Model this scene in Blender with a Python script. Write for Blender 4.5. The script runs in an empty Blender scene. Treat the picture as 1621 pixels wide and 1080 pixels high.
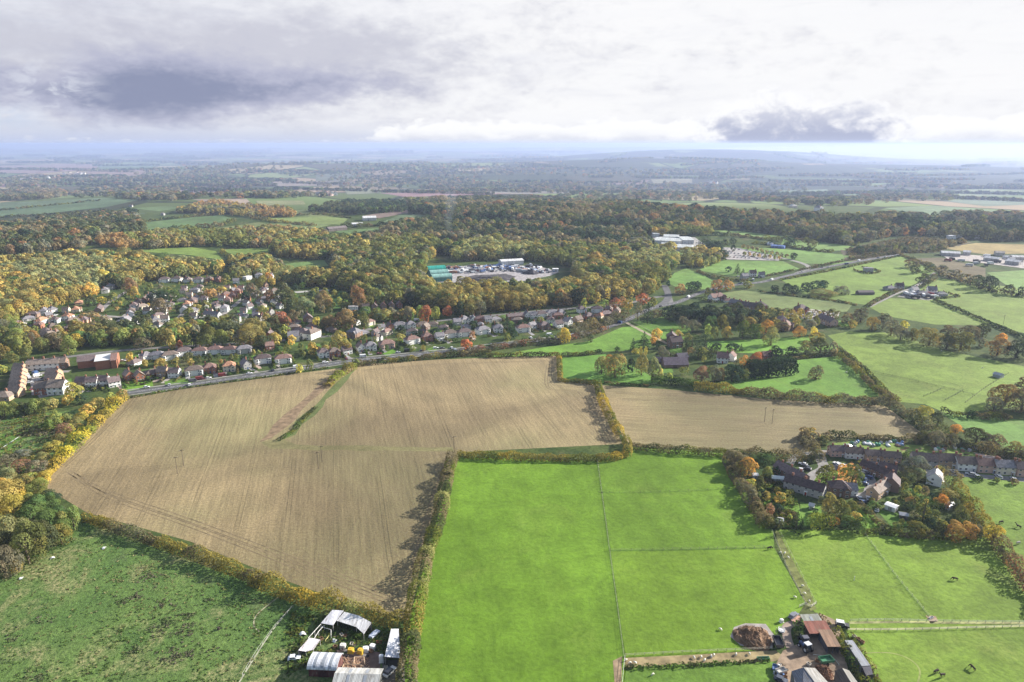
import bpy, bmesh, math, random
import numpy as np
from mathutils import Vector, Matrix
from mathutils.geometry import delaunay_2d_cdt

R = random.Random(11)
NR = np.random.default_rng(5)
sc = bpy.context.scene
COL = sc.collection
rad = math.radians

# ------------------------------------------------------------------ camera
CAM_H, PITCH, FPX, CX, CY = 160.0, rad(16.1), 1081.0, 810.5, 540.0
cam = bpy.data.cameras.new('camera')
cam.sensor_width, cam.lens = 36.0, 36.0 * FPX / 1621.0
cam.clip_start, cam.clip_end = 1.0, 120000.0
camo = bpy.data.objects.new('camera', cam)
COL.objects.link(camo)
camo.location = (0, 0, CAM_H)
camo.rotation_euler = (math.pi / 2 - PITCH, 0, 0)
sc.camera = camo
SP, CP = math.sin(PITCH), math.cos(PITCH)


def g2(x, y, cx, cy, sx, sy, a):
    return a * np.exp(-((x - cx) / sx) ** 2 - ((y - cy) / sy) ** 2)


def hgt(x, y):
    """height of the ground"""
    x = np.asarray(x, float); y = np.asarray(y, float)
    d = np.hypot(x, y)
    m = np.clip((d - 760.0) / 500.0, 0, 1); m = m * m * (3 - 2 * m)
    z = (g2(x, y, 420, 1560, 1000, 330, 20) + g2(x, y, -820, 1080, 330, 200, 16) + g2(x, y, 700, 2900, 1500, 700, -22)
         + g2(x, y, -900, 1900, 600, 260, 18) + g2(x, y, 100, 2300, 700, 300, 12)
         + g2(x, y, 1950, 7000, 1500, 900, 112) + g2(x, y, 900, 4700, 1700, 620, 62) + g2(x, y, -1500, 4300, 900, 450, 40) + g2(x, y, 300, 3500, 900, 300, 16)
         + g2(x, y, -7000, 16500, 7000, 2600, 66) + g2(x, y, 2500, 15000, 4500, 2300, 84) + g2(x, y, -1500, 11000, 3800, 1600, 50)
         + 5 * np.sin(x / 310.0 + 1.3) * np.sin(y / 420.0))
    return z * m


def ray(px, py):
    u, v = (px - CX) / FPX, (CY - py) / FPX
    return u, CP + v * SP, -SP + v * CP


def PH(px, py, z):
    """the point at height z seen at a pixel of the photograph"""
    a, b, c = ray(px, py)
    t = (CAM_H - z) / -c
    return Vector((a * t, b * t, z))


def P(px, py, off=0.0):
    a, b, c = ray(px, py)
    z = 0.0
    for i in range(30):
        t = min((CAM_H - z) / max(-c, 1e-4), 45000.0)
        zn = float(hgt(a * t, b * t))
        if abs(zn - z) < 1e-3:
            break
        z += (zn - z) * 0.6
    return Vector((a * t, b * t, float(hgt(a * t, b * t)) + off))


def depth(p):
    return p[1] * CP - (p[2] - CAM_H) * SP


def pix(p):
    d = depth(p)
    return CX + p[0] / d * FPX, CY - (p[1] * SP + (p[2] - CAM_H) * CP) / d * FPX


def ppm(p):
    return FPX / depth(p)


# ------------------------------------------------------------------ node helpers
class NT:
    def __init__(s, tree):
        s.t = tree; s.n = tree.nodes; s.l = tree.links

    def put(s, sock, v):
        if isinstance(v, bpy.types.NodeSocket):
            s.l.new(v, sock)
        elif v is not None:
            if isinstance(v, (tuple, list)) and sock.type == 'RGBA' and len(v) == 3:
                v = (*v, 1)
            sock.default_value = v

    def m(s, op, a, b=None, c=None, clamp=False):
        n = s.n.new('ShaderNodeMath'); n.operation = op; n.use_clamp = clamp
        for i, v in enumerate((a, b, c)):
            s.put(n.inputs[i], v)
        return n.outputs[0]

    def add(s, a, b): return s.m('ADD', a, b)
    def sub(s, a, b): return s.m('SUBTRACT', a, b)
    def mul(s, a, b): return s.m('MULTIPLY', a, b)

    def vm(s, op, a, b=None):
        n = s.n.new('ShaderNodeVectorMath'); n.operation = op
        s.put(n.inputs[0], a); s.put(n.inputs[1], b)
        return n.outputs['Value'] if op in ('DOT_PRODUCT', 'LENGTH') else n.outputs[0]

    def mr(s, v, a, b, c=0.0, d=1.0, smooth=True):
        n = s.n.new('ShaderNodeMapRange'); n.interpolation_type = 'SMOOTHSTEP' if smooth else 'LINEAR'
        s.put(n.inputs[0], v)
        for i, q in enumerate((a, b, c, d)):
            s.put(n.inputs[i + 1], q)
        return n.outputs[0]

    def mix(s, f, a, b, mode='MIX'):
        n = s.n.new('ShaderNodeMix'); n.data_type = 'RGBA'; n.blend_type = mode; n.clamp_factor = True
        s.put(n.inputs[0], f); s.put(n.inputs[6], a); s.put(n.inputs[7], b)
        return n.outputs[2]

    def noise(s, vec, scale, detail=3, rough=0.55, dist=0.0):
        n = s.n.new('ShaderNodeTexNoise')
        s.put(n.inputs['Vector'], vec)
        n.inputs['Scale'].default_value = scale; n.inputs['Detail'].default_value = detail
        n.inputs['Roughness'].default_value = rough; n.inputs['Distortion'].default_value = dist
        return n.outputs[0]

    def xyz(s, x=0.0, y=0.0, z=0.0):
        n = s.n.new('ShaderNodeCombineXYZ')
        for i, v in enumerate((x, y, z)):
            s.put(n.inputs[i], v)
        return n.outputs[0]

    def sep(s, v):
        n = s.n.new('ShaderNodeSeparateXYZ'); s.put(n.inputs[0], v)
        return n.outputs

    def ramp(s, f, stops):
        n = s.n.new('ShaderNodeValToRGB'); s.put(n.inputs[0], f)
        el = n.color_ramp.elements
        while len(el) < len(stops):
            el.new(0.5)
        for e, (p, c) in zip(el, stops):
            e.position = p; e.color = (*c, 1)
        return n.outputs[0]

    def pos(s): return s.n.new('ShaderNodeNewGeometry').outputs['Position']
    def ocol(s): return s.n.new('ShaderNodeObjectInfo').outputs['Color']
    def orand(s): return s.n.new('ShaderNodeObjectInfo').outputs['Random']

    def attr(s, name):
        n = s.n.new('ShaderNodeAttribute'); n.attribute_name = name
        return n.outputs['Color']

    def bump(s, h, strength=0.5, dist=1.0):
        n = s.n.new('ShaderNodeBump'); s.put(n.inputs['Height'], h)
        n.inputs['Strength'].default_value = strength; n.inputs['Distance'].default_value = dist
        return n.outputs[0]


def material(name, fn):
    m = bpy.data.materials.new(name); m.use_nodes = True
    t = NT(m.node_tree)
    b = t.n['Principled BSDF']
    b.inputs['Roughness'].default_value = 0.85
    b.inputs['Specular IOR Level'].default_value = 0.2
    r = fn(t, b)
    return m


MAT = {}


def simple(name, col=None, rough=0.85, var=0.12, scale=1.5, spec=0.2, metal=0.0):
    """one colour (the object's own when col is None) broken up by noise"""
    def fn(t, b):
        c = t.ocol() if col is None else (*col, 1)
        n = t.mr(t.noise(t.pos(), scale, 4), 0.3, 0.7, 1 - var, 1 + var)
        t.put(b.inputs['Base Color'], t.mix(1.0, c, t.xyz(n, n, n), 'MULTIPLY'))
        b.inputs['Roughness'].default_value = rough; b.inputs['Specular IOR Level'].default_value = spec
        b.inputs['Metallic'].default_value = metal
    MAT[name] = material(name, fn)


simple('wall', None, 0.9, 0.08, 0.8)
simple('brick', None, 0.9, 0.15, 2.5)
simple('asphalt', None, 0.9, 0.22, 0.25)
simple('dirt', None, 0.95, 0.35, 0.3)
simple('paint', None, 0.35, 0.03, 1.0, 0.5)
simple('timber', None, 0.85, 0.25, 1.5)
simple('plastic', None, 0.5, 0.06, 1.0, 0.4)
simple('white_frame', (0.75, 0.75, 0.74), 0.5)
simple('glass', (0.035, 0.045, 0.06), 0.12, 0.1, 1.0, 0.6)
simple('rubber', (0.02, 0.02, 0.02), 0.9)
simple('bark', (0.11, 0.085, 0.06), 0.95, 0.3, 2.0)
simple('hide', None, 0.8, 0.15, 2.0)
simple('line_paint', (0.7, 0.7, 0.68), 0.7)


def f_roof(t, b):
    c = t.ocol(); p = t.pos()
    n = t.mr(t.noise(p, 0.9, 4), 0.3, 0.7, 0.75, 1.25)
    n2 = t.mr(t.noise(p, 5.0, 2), 0.3, 0.7, 0.82, 1.18)
    n3 = t.mul(n, n2)
    z = t.sep(p)[2]
    rows = t.mr(t.m('FRACT', t.mul(z, 3.2)), 0.0, 0.35, 0.8, 1.0)
    n3 = t.mul(n3, rows)
    moss = t.mr(t.noise(p, 0.35, 3), 0.55, 0.75, 0, 0.35)
    cc = t.mix(1.0, c, t.xyz(n3, n3, n3), 'MULTIPLY')
    t.put(b.inputs['Base Color'], t.mix(moss, cc, (0.09, 0.09, 0.06, 1)))
    b.inputs['Roughness'].default_value = 0.8


MAT['roof_tile'] = material('roof_tile', f_roof)


def f_sheet(t, b):
    c = t.ocol()
    tc = t.n.new('ShaderNodeTexCoord').outputs['Object']
    x = t.sep(tc)[0]
    w = t.m('SINE', t.mul(x, 14.0))
    st = t.mr(t.noise(t.vm('MULTIPLY', tc, (1.2, 0.15, 0.15)), 1.2, 4), 0.35, 0.7, 0.7, 1.1)
    pan = t.mr(t.noise(t.xyz(t.m('FLOOR', t.mul(x, 0.9)), 0, 0), 3.7, 0), 0.3, 0.7, 0.86, 1.1)
    k = t.mul(st, pan)
    cc = t.mix(1.0, c, t.xyz(k, k, k), 'MULTIPLY')
    grime = t.mr(t.noise(t.vm('MULTIPLY', tc, (1.6, .5, .5)), 0.8, 5, .65), .5, .68)
    t.put(b.inputs['Base Color'], t.mix(t.mul(grime, .55), cc, (.16, .13, .1, 1)))
    t.put(b.inputs['Normal'], t.bump(w, 0.35, 0.04))
    b.inputs['Roughness'].default_value = 0.75; b.inputs['Specular IOR Level'].default_value = 0.15


MAT['corrugated_sheet'] = material('corrugated_sheet', f_sheet)


def leafmat(name, use_obj):
    m = bpy.data.materials.new(name); m.use_nodes = True
    t = NT(m.node_tree); t.n.clear()
    out = t.n.new('ShaderNodeOutputMaterial')
    c = t.attr('tint')
    if use_obj:
        c = t.mix(1.0, c, t.ocol(), 'MULTIPLY')
    d = t.n.new('ShaderNodeBsdfDiffuse'); t.put(d.inputs[0], c)
    tr = t.n.new('ShaderNodeBsdfTranslucent'); t.put(tr.inputs[0], t.mix(1.0, c, (1.12, 1.12, 0.7, 1), 'MULTIPLY'))
    mx = t.n.new('ShaderNodeMixShader'); mx.inputs[0].default_value = 0.38
    t.l.new(d.outputs[0], mx.inputs[1]); t.l.new(tr.outputs[0], mx.inputs[2]); t.l.new(mx.outputs[0], out.inputs[0])
    MAT[name] = m


leafmat('leaf', True)
leafmat('leaf_mass', False)


# grass: the object's colour, mottled at several scales, with tufts
def f_grass(rough, dry, bands=0.0):
    def fn(t, b):
        p = t.pos(); c = t.ocol()
        big = t.noise(p, 0.012, 4, 0.6)
        mid = t.noise(p, 0.09, 4, 0.6, 0.6)
        fine = t.noise(p, 0.55, 5, 0.7)
        k = t.mul(t.mr(big, 0.3, 0.7, 0.8, 1.2), t.mul(t.mr(mid, 0.3, 0.72, 1 - rough, 1 + rough), t.mr(fine, 0.3, 0.7, 1 - rough * 1.25, 1 + rough * 1.25)))
        cc = t.mix(1.0, c, t.xyz(k, k, k), 'MULTIPLY')
        if bands:
            u_ = t.vm('DOT_PRODUCT', p, (0.985, 0.17, 0))
            bd = t.mr(t.m('SINE', t.mul(u_, 0.52)), -0.7, 0.7, 1 - bands, 1 + bands)
            bd2 = t.mr(t.noise(t.xyz(t.mul(u_, 0.35), t.mul(t.sep(p)[1], 0.012), 0), 1.0, 4), 0.3, 0.7, 1 - bands, 1 + bands)
            kk = t.mul(bd, bd2)
            cc = t.mix(1.0, cc, t.xyz(kk, kk, kk), 'MULTIPLY')
        yel = t.mul(t.mr(t.noise(p, 0.03, 5, 0.65, 0.8), 0.5, 0.72), t.mr(fine, 0.35, 0.6))
        cc = t.mix(t.mul(yel, dry), cc, (0.22, 0.20, 0.07, 1))
        tuft = t.mr(t.noise(p, 0.16, 5, 0.75, 1.0), 0.60, 0.68)
        cc = t.mix(t.mul(tuft, 0.5 * rough + 0.1), cc, (0.025, 0.06, 0.012, 1))
        t.put(b.inputs['Base Color'], cc)
        t.put(b.inputs['Normal'], t.bump(t.add(t.mul(fine, 0.6), mid), 0.7, 0.35 + rough))
        b.inputs['Specular IOR Level'].default_value = 0.1
    return fn


MAT['pasture'] = material('pasture', f_grass(0.16, 0.25))
MAT['lush_pasture'] = material('lush_pasture', f_grass(0.13, 0.16, 0.03))


def f_meadow(t, b):
    p = t.pos()
    mid = t.noise(p, 0.045, 5, 0.62, 0.8)
    fine = t.noise(p, 0.7, 6, 0.75)
    dry = t.mul(t.mr(t.noise(p, 0.035, 5, 0.6, 1.0), 0.5, 0.66), t.mr(fine, 0.38, 0.6))
    bram = t.mr(t.noise(t.vm('ADD', p, (310, 90, 0)), 0.028, 5, 0.65, 0.7), 0.56, 0.66)
    c = t.mix(t.mr(mid, 0.3, 0.7), (0.066, 0.124, 0.028, 1), (0.104, 0.166, 0.04, 1))
    c = t.mix(t.mul(dry, 0.8), c, (0.25, 0.22, 0.11, 1))
    c = t.mix(t.mul(bram, 0.5), c, (0.085, 0.10, 0.05, 1))
    k = t.mr(fine, 0.3, 0.7, 0.6, 1.35)
    t.put(b.inputs['Base Color'], t.mix(1.0, c, t.xyz(k, k, k), 'MULTIPLY'))
    t.put(b.inputs['Normal'], t.bump(t.add(fine, t.mul(mid, 2)), 0.8, 0.8))


MAT['rough_meadow'] = material('rough_meadow', f_meadow)


def f_stubble(ang, base, alt, tram=True):
    ca, sa = math.cos(ang), math.sin(ang)

    def fn(t, b):
        p = t.pos()
        u = t.vm('DOT_PRODUCT', p, (sa, -ca, 0))      # across the rows
        v = t.vm('DOT_PRODUCT', p, (ca, sa, 0))       # along the rows
        wob = t.mul(t.sub(t.noise(p, 0.003, 1), 0.5), 9.0)
        u = t.add(u, wob)
        rows = t.noise(t.xyz(t.mul(u, 0.55), t.mul(v, 0.03), 0), 1.0, 4, 0.6)
        drill = t.noise(t.xyz(t.mul(u, 0.09), t.mul(v, 0.006), 3), 1.0, 3, 0.6)
        fine = t.noise(p, 0.8, 5, 0.75)
        big = t.noise(p, 0.006, 4, 0.55, 0.5)
        c = t.mix(t.mr(big, 0.32, 0.68), (*base, 1), (*alt, 1))
        green = t.mul(t.mr(t.noise(t.vm('ADD', p, (900, 40, 0)), 0.0065, 4), 0.42, 0.66), t.mr(fine, 0.3, 0.65))
        c = t.mix(t.mul(green, 0.6), c, (0.15, 0.16, 0.065, 1))
        k = t.mul(t.mr(rows, 0.3, 0.7, 0.86, 1.12), t.mul(t.mr(drill, 0.3, 0.7, 0.93, 1.06), t.mr(fine, 0.28, 0.72, 0.7, 1.3)))
        pat = t.noise(t.vm('ADD', p, (55, 430, 0)), 0.0075, 5, 0.6, 0.8)
        k = t.mul(k, t.mr(pat, 0.34, 0.66, 0.70, 1.2))
        if tram:
            f = t.m('FRACT', t.mul(u, 1 / 21.0))
            a = t.m('ABSOLUTE', t.sub(f, 0.5))
            line = t.mr(t.m('ABSOLUTE', t.sub(a, 0.045)), 0.0, 0.022, 1.0, 0.0)
            line = t.mul(line, t.mr(t.noise(t.xyz(t.mul(u, 0.05), t.mul(v, 0.012), 9), 1.0, 3), 0.36, 0.6))
            k = t.mul(k, t.mr(line, 0, 1, 1.0, 0.68))
        t.put(b.inputs['Base Color'], t.mix(1.0, c, t.xyz(k, k, k), 'MULTIPLY'))
        t.put(b.inputs['Normal'], t.bump(t.add(t.mul(rows, 0.8), fine), 0.6, 0.35))
    return fn


_a, _b = P(540, 900), P(534.5, 640)
ROW_ANG = math.atan2(_b.y - _a.y, _b.x - _a.x)
MAT['stubble'] = material('stubble', f_stubble(ROW_ANG, (0.196, 0.149, 0.080), (0.260, 0.202, 0.108)))
_a, _b = P(1000, 640), P(1400, 660)
MAT['pale_stubble'] = material('pale_stubble', f_stubble(math.atan2(_b.y - _a.y, _b.x - _a.x), (0.225, 0.173, 0.092), (0.272, 0.213, 0.113), False))


# the open country: gardens near by, a patchwork of fields far off
def f_ground(t, b):
    p = t.pos()
    q = t.vm('MULTIPLY', p, (1.0, 1.0, 0.0))
    d = t.vm('LENGTH', q)
    vn = t.n.new('ShaderNodeTexVoronoi'); vn.inputs['Scale'].default_value = 0.0031
    t.put(vn.inputs['Vector'], t.vm('MULTIPLY', q, (1.0, 0.8, 0.0)))
    rnd = t.sep(vn.outputs['Color'])[0]
    ve = t.n.new('ShaderNodeTexVoronoi'); ve.feature = 'DISTANCE_TO_EDGE'; ve.inputs['Scale'].default_value = 0.0031
    t.put(ve.inputs['Vector'], t.vm('MULTIPLY', q, (1.0, 0.8, 0.0)))
    hedge = t.mr(ve.outputs['Distance'], 0.02, 0.035, 1, 0)
    far = t.ramp(rnd, [(0.0, (0.13, 0.18, 0.06)), (0.2, (0.19, 0.23, 0.09)), (0.36, (0.09, 0.12, 0.04)), (0.5, (0.34, 0.28, 0.17)), (0.58, (0.045, 0.05, 0.025)), (0.72, (0.16, 0.21, 0.07)), (0.83, (0.085, 0.08, 0.05)), (0.9, (0.3, 0.23, 0.15))])
    far.node.color_ramp.interpolation = 'CONSTANT'
    wood = t.mr(t.noise(q, 0.0011, 4, 0.6), 0.55, 0.62)
    xs, ys, _z = t.sep(q)[:3]
    zone = t.mul(t.mul(t.mr(xs, -1100, 100), t.mr(ys, 2300, 2800)), t.mr(ys, 9500, 8000))
    wood2 = t.mul(zone, t.mr(t.noise(t.vm('ADD', q, (3000, 0, 0)), 0.0016, 4, 0.6), 0.40, 0.46))
    far = t.mix(t.mul(t.m('MAXIMUM', wood, wood2), 0.9), far, (0.04, 0.047, 0.03, 1))
    far = t.mix(hedge, far, (0.03, 0.04, 0.018, 1))
    n = t.noise(p, 0.06, 5, 0.65); f = t.noise(p, 0.6, 4, 0.7)
    near = t.mix(t.mr(n, 0.35, 0.65), (0.035, 0.06, 0.018, 1), (0.075, 0.10, 0.03, 1))
    near = t.mix(t.mul(t.mr(t.noise(p, 0.035, 4), 0.55, 0.7), 0.6), near, (0.13, 0.11, 0.06, 1))
    k = t.mr(f, 0.3, 0.7, 0.65, 1.3)
    near = t.mix(1.0, near, t.xyz(k, k, k), 'MULTIPLY')
    t.put(b.inputs['Base Color'], t.mix(t.mr(d, 1500, 2000), near, far))
    b.inputs['Specular IOR Level'].default_value = 0.05


MAT['countryside'] = material('countryside', f_ground)


# ------------------------------------------------------------------ mesh building
class MB:
    def __init__(s):
        s.v = []; s.f = []; s.mi = []

    def poly(s, pts, mi=0):
        i = len(s.v); s.v += [tuple(p) for p in pts]; s.f.append(tuple(range(i, i + len(pts)))); s.mi.append(mi)
        return s

    def box(s, x0, y0, z0, x1, y1, z1, mi=0, top=True, bottom=True):
        i = len(s.v)
        s.v += [(x0, y0, z0), (x1, y0, z0), (x1, y1, z0), (x0, y1, z0), (x0, y0, z1), (x1, y0, z1), (x1, y1, z1), (x0, y1, z1)]
        q = [(0, 1, 5, 4), (1, 2, 6, 5), (2, 3, 7, 6), (3, 0, 4, 7)]
        if top: q.append((4, 5, 6, 7))
        if bottom: q.append((3, 2, 1, 0))
        for a in q:
            s.f.append(tuple(i + k for k in a)); s.mi.append(mi)
        return s

    def prism(s, prof, axis, a, b, mi=0):
        """profile in the two other axes, extruded along axis from a to b"""
        def pt(u, v, w):
            return {'x': (w, u, v), 'y': (u, w, v), 'z': (u, v, w)}[axis]
        n = len(prof); i = len(s.v)
        s.v += [pt(u, v, a) for u, v in prof] + [pt(u, v, b) for u, v in prof]
        for k in range(n):
            k2 = (k + 1) % n
            s.f.append((i + k, i + k2, i + n + k2, i + n + k)); s.mi.append(mi)
        s.f.append(tuple(i + k for k in reversed(range(n)))); s.mi.append(mi)
        s.f.append(tuple(i + n + k for k in range(n))); s.mi.append(mi)
        return s

    def tube(s, p0, p1, r0, r1=None, n=8, mi=0, caps=True):
        p0, p1 = Vector(p0), Vector(p1); r1 = r0 if r1 is None else r1
        d = (p1 - p0).normalized()
        a = d.orthogonal().normalized(); c = d.cross(a)
        i = len(s.v)
        for p, r in ((p0, r0), (p1, r1)):
            for k in range(n):
                t = 2 * math.pi * k / n
                s.v.append(tuple(p + a * (r * math.cos(t)) + c * (r * math.sin(t))))
        for k in range(n):
            k2 = (k + 1) % n
            s.f.append((i + k, i + k2, i + n + k2, i + n + k)); s.mi.append(mi)
        if caps:
            s.f.append(tuple(i + k for k in reversed(range(n)))); s.mi.append(mi)
            s.f.append(tuple(i + n + k for k in range(n))); s.mi.append(mi)
        return s

    def mesh(s, name, mats):
        me = bpy.data.meshes.new(name)
        me.from_pydata(s.v, [], s.f)
        for m in mats if isinstance(mats, (list, tuple)) else [mats]:
            me.materials.append(MAT[m])
        me.polygons.foreach_set('material_index', s.mi)
        bm = bmesh.new(); bm.from_mesh(me); bmesh.ops.recalc_face_normals(bm, faces=bm.faces); bm.to_mesh(me); bm.free()
        return me


def link(name, me, parent=None, col=None, loc=None, rot=None, scale=None):
    o = bpy.data.objects.new(name, me)
    COL.objects.link(o)
    if parent is not None: o.parent = parent
    if col is not None: o.color = (*col[:3], 1)
    if loc is not None: o.location = loc
    if rot is not None: o.rotation_euler = (0, 0, rot) if not isinstance(rot, (tuple, list)) else rot
    if scale is not None: o.scale = scale
    return o


THINGS = []      # (object, base label, photo pixel) - labels are finished at the end


def tag(o, label, cat, group=None, auto=None):
    o['category'] = cat
    if group: o['group'] = group
    if auto is not None:
        THINGS.append((o, label, auto))
    else:
        o['label'] = label
    return o


def struct(o):
    o['kind'] = 'structure'
    return o


# ------------------------------------------------------------------ the ground
def build_ground():
    rr = [0.0, 40.0]
    while rr[-1] < 46000:
        rr.append(rr[-1] * 1.028 + 3)
    aa = list(np.arange(-62, 62.01, 0.7)) + list(np.arange(66, 298, 4.0))
    aa = np.radians(np.array(aa)); rr = np.array(rr)
    X = rr[:, None] * np.sin(aa)[None]; Y = rr[:, None] * np.cos(aa)[None]
    Z = hgt(X, Y)
    nr, na = X.shape
    V = np.stack([X, Y, Z], -1).reshape(-1, 3)
    i, j = np.meshgrid(np.arange(nr - 1), np.arange(na), indexing='ij')
    j2 = (j + 1) % na
    F = np.stack([i * na + j, i * na + j2, (i + 1) * na + j2, (i + 1) * na + j], -1).reshape(-1, 4)
    me = bpy.data.meshes.new('ground')
    me.from_pydata(V.tolist(), [], F.tolist())
    bm = bmesh.new(); bm.from_mesh(me); bmesh.ops.remove_doubles(bm, verts=bm.verts, dist=0.01)
    bmesh.ops.recalc_face_normals(bm, faces=bm.faces)
    if sum(f.normal.z for f in bm.faces) < 0:
        bmesh.ops.reverse_faces(bm, faces=bm.faces)
    bm.to_mesh(me); bm.free()
    me.materials.append(MAT['countryside'])
    me.polygons.foreach_set('use_smooth', [True] * len(me.polygons))
    struct(link('ground', me))


build_ground()


def inpoly(x, y, poly):
    c = np.zeros(np.shape(x), bool)
    n = len(poly)
    for i in range(n):
        (x1, y1), (x2, y2) = poly[i], poly[i - 1]
        if y1 == y2: continue
        c ^= ((y1 > y) != (y2 > y)) & (x < (x2 - x1) * (y - y1) / (y2 - y1) + x1)
    return c


LAYER = [0]


def off_at(p, lv):
    d = math.hypot(p[0], p[1])
    return 0.02 + lv * 0.012 + max(0.0, d - 600) * 0.00028 * (1 + 0.25 * lv)


def sheet(name, pxs, mat, col=(1, 1, 1), lv=0, wav=0.0, ground=None):
    """a flat piece of ground (field, yard, road) laid on the terrain; pxs is its outline"""
    g = ground if ground is not None else [P(*q) for q in pxs]
    g = [(p[0], p[1]) for p in g]
    ext = max(max(a[0] for a in g) - min(a[0] for a in g), max(a[1] for a in g) - min(a[1] for a in g))
    dmin = min(math.hypot(*a) for a in g)
    step = max(12.0, dmin * 0.02, ext / 45)
    out = []
    for a, b in zip(g, g[1:] + g[:1]):
        n = max(1, int(math.hypot(b[0] - a[0], b[1] - a[1]) / step))
        for k in range(n):
            t = k / n
            q = (a[0] + (b[0] - a[0]) * t, a[1] + (b[1] - a[1]) * t)
            if wav: q = (q[0] + R.uniform(-wav, wav), q[1] + R.uniform(-wav, wav))
            out.append(q)
    nb = len(out)
    xs = np.arange(min(a[0] for a in g), max(a[0] for a in g), step)
    ys = np.arange(min(a[1] for a in g), max(a[1] for a in g), step)
    pts = list(out)
    if len(xs) and len(ys):
        XX, YY = np.meshgrid(xs, ys)
        XX = XX + NR.uniform(-.2, .2, XX.shape) * step; YY = YY + NR.uniform(-.2, .2, YY.shape) * step
        k = inpoly(XX, YY, out)
        pts += list(zip(XX[k].tolist(), YY[k].tolist()))
    vs, es, fs, *_ = delaunay_2d_cdt([Vector(q) for q in pts], [(i, (i + 1) % nb) for i in range(nb)], [list(range(nb))], 1, 1e-4)
    V = []
    for v in vs:
        z = float(hgt(v.x, v.y))
        V.append((v.x, v.y, z + off_at((v.x, v.y), lv)))
    F = []
    for f in fs:
        a, b, c = (vs[i] for i in f[:3])
        F.append(tuple(f) if (b - a).cross(c - a) > 0 else tuple(reversed(f)))
    me = bpy.data.meshes.new(name); me.from_pydata(V, [], F); me.materials.append(MAT[mat])
    return struct(link(name, me, None, col))


def smooth_line(pts, n=6):
    out = []
    for i in range(len(pts) - 1):
        p0 = pts[max(i - 1, 0)]; p1 = pts[i]; p2 = pts[i + 1]; p3 = pts[min(i + 2, len(pts) - 1)]
        for k in range(n):
            t = k / n
            out.append(0.5 * ((2 * p1) + (p2 - p0) * t + (2 * p0 - 5 * p1 + 4 * p2 - p3) * t * t + (3 * p1 - p0 - 3 * p2 + p3) * t ** 3))
    return out + [pts[-1]]


ROADS = []


def ribbon(name, pxs, w, mat, col, lv=2, shift=0.0, keep=True, pts=None):
    g = [Vector((p.x, p.y)) for p in ([P(*q) for q in pxs] if pts is None else pts)]
    g = smooth_line(g) if len(g) > 2 else [g[0] + (g[1] - g[0]) * t / 12 for t in range(13)]
    V, F = [], []
    for i, p in enumerate(g):
        t = (g[min(i + 1, len(g) - 1)] - g[max(i - 1, 0)]).normalized(); n = Vector((-t.y, t.x))
        for s in (-1, 1):
            q = p + n * (shift + s * w / 2)
            V.append((q.x, q.y, float(hgt(q.x, q.y)) + off_at(q, lv)))
        if i: F.append((2 * i - 2, 2 * i - 1, 2 * i + 1, 2 * i))
    me = bpy.data.meshes.new(name); me.from_pydata(V, [], F); me.materials.append(MAT[mat])
    bm = bmesh.new(); bm.from_mesh(me)
    if sum(f.normal.z for f in bm.faces) < 0: bmesh.ops.reverse_faces(bm, faces=bm.faces)
    bm.to_mesh(me); bm.free()
    if keep: ROADS.append((g, w))
    return struct(link(name, me, None, col)), g

# ------------------------------------------------------------------ fields
G_BRIGHT, G_MID, G_PALE, G_DULL = (0.106, 0.192, 0.018), (0.10, 0.185, 0.03), (0.15, 0.215, 0.05), (0.12, 0.15, 0.05)
sheet('stubble_field', [(58, 764), (90, 738), (130, 698), (165, 662), (205, 628), (330, 610), (480, 590), (530, 584), (575, 577), (700, 569), (885, 563), (888, 604), (947, 609), (965, 650), (985, 703), (724, 716), (700, 770), (672, 860), (655, 950), (646, 982), (560, 958), (440, 915), (300, 857), (138, 812)], 'stubble', lv=0)
sheet('pale_stubble_field', [(952, 610), (1050, 616), (1216, 632), (1400, 642), (1465, 690), (1420, 697), (1330, 692), (1292, 688), (1278, 722), (1210, 716), (1000, 706), (985, 690), (966, 640)], 'pale_stubble', lv=0)
sheet('ploughed_strip', [(530, 586), (546, 587), (508, 622), (466, 664), (428, 694), (414, 699), (436, 672), (486, 628)], 'dirt', (0.19, 0.135, 0.082), 2, 1.6)
sheet('grass_strip', [(552, 590), (566, 583), (520, 632), (466, 688), (440, 700), (470, 668)], 'pasture', (0.115, 0.14, 0.05), 3, 1.4)
sheet('grass_headland', [(415, 700), (440, 695), (470, 705), (720, 708), (720, 715), (430, 712)], 'pasture', (0.165, 0.15, 0.07), 1, 1.2)
sheet('lush_field', [(720, 724), (946, 730), (956, 800), (966, 872), (992, 1050), (984, 1110), (628, 1110), (650, 975), (690, 830)], 'lush_pasture', G_BRIGHT, 1)
sheet('upper_paddock', [(946, 730), (1000, 708), (1145, 718), (1158, 745), (1224, 840), (1226, 868), (966, 872), (956, 800)], 'lush_pasture', (0.104, 0.186, 0.019), 2)
sheet('middle_paddock', [(966, 872), (1226, 868), (1275, 955), (1262, 975), (1200, 1030), (990, 1044)], 'lush_pasture', (0.118, 0.20, 0.02), 1)
sheet('lower_paddock', [(990, 1056), (1224, 1044), (1230, 1110), (984, 1110)], 'pasture', (0.095, 0.17, 0.026), 1)
sheet('rough_meadow', [(-80, 905), (0, 890), (90, 845), (138, 826), (440, 940), (520, 960), (640, 985), (628, 1110), (-140, 1110)], 'rough_meadow', lv=1)
sheet('horse_paddock', [(1226, 838), (1400, 840), (1570, 850), (1621, 930), (1720, 1040), (1720, 1110), (1385, 1110), (1340, 1000), (1290, 970), (1275, 950)], 'pasture', (0.128, 0.20, 0.026), 1)
sheet('side_pasture', [(1488, 748), (1640, 752), (1760, 760), (1760, 1000), (1650, 940), (1580, 860), (1530, 800)], 'pasture', (0.125, 0.20, 0.028), 1)
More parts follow.
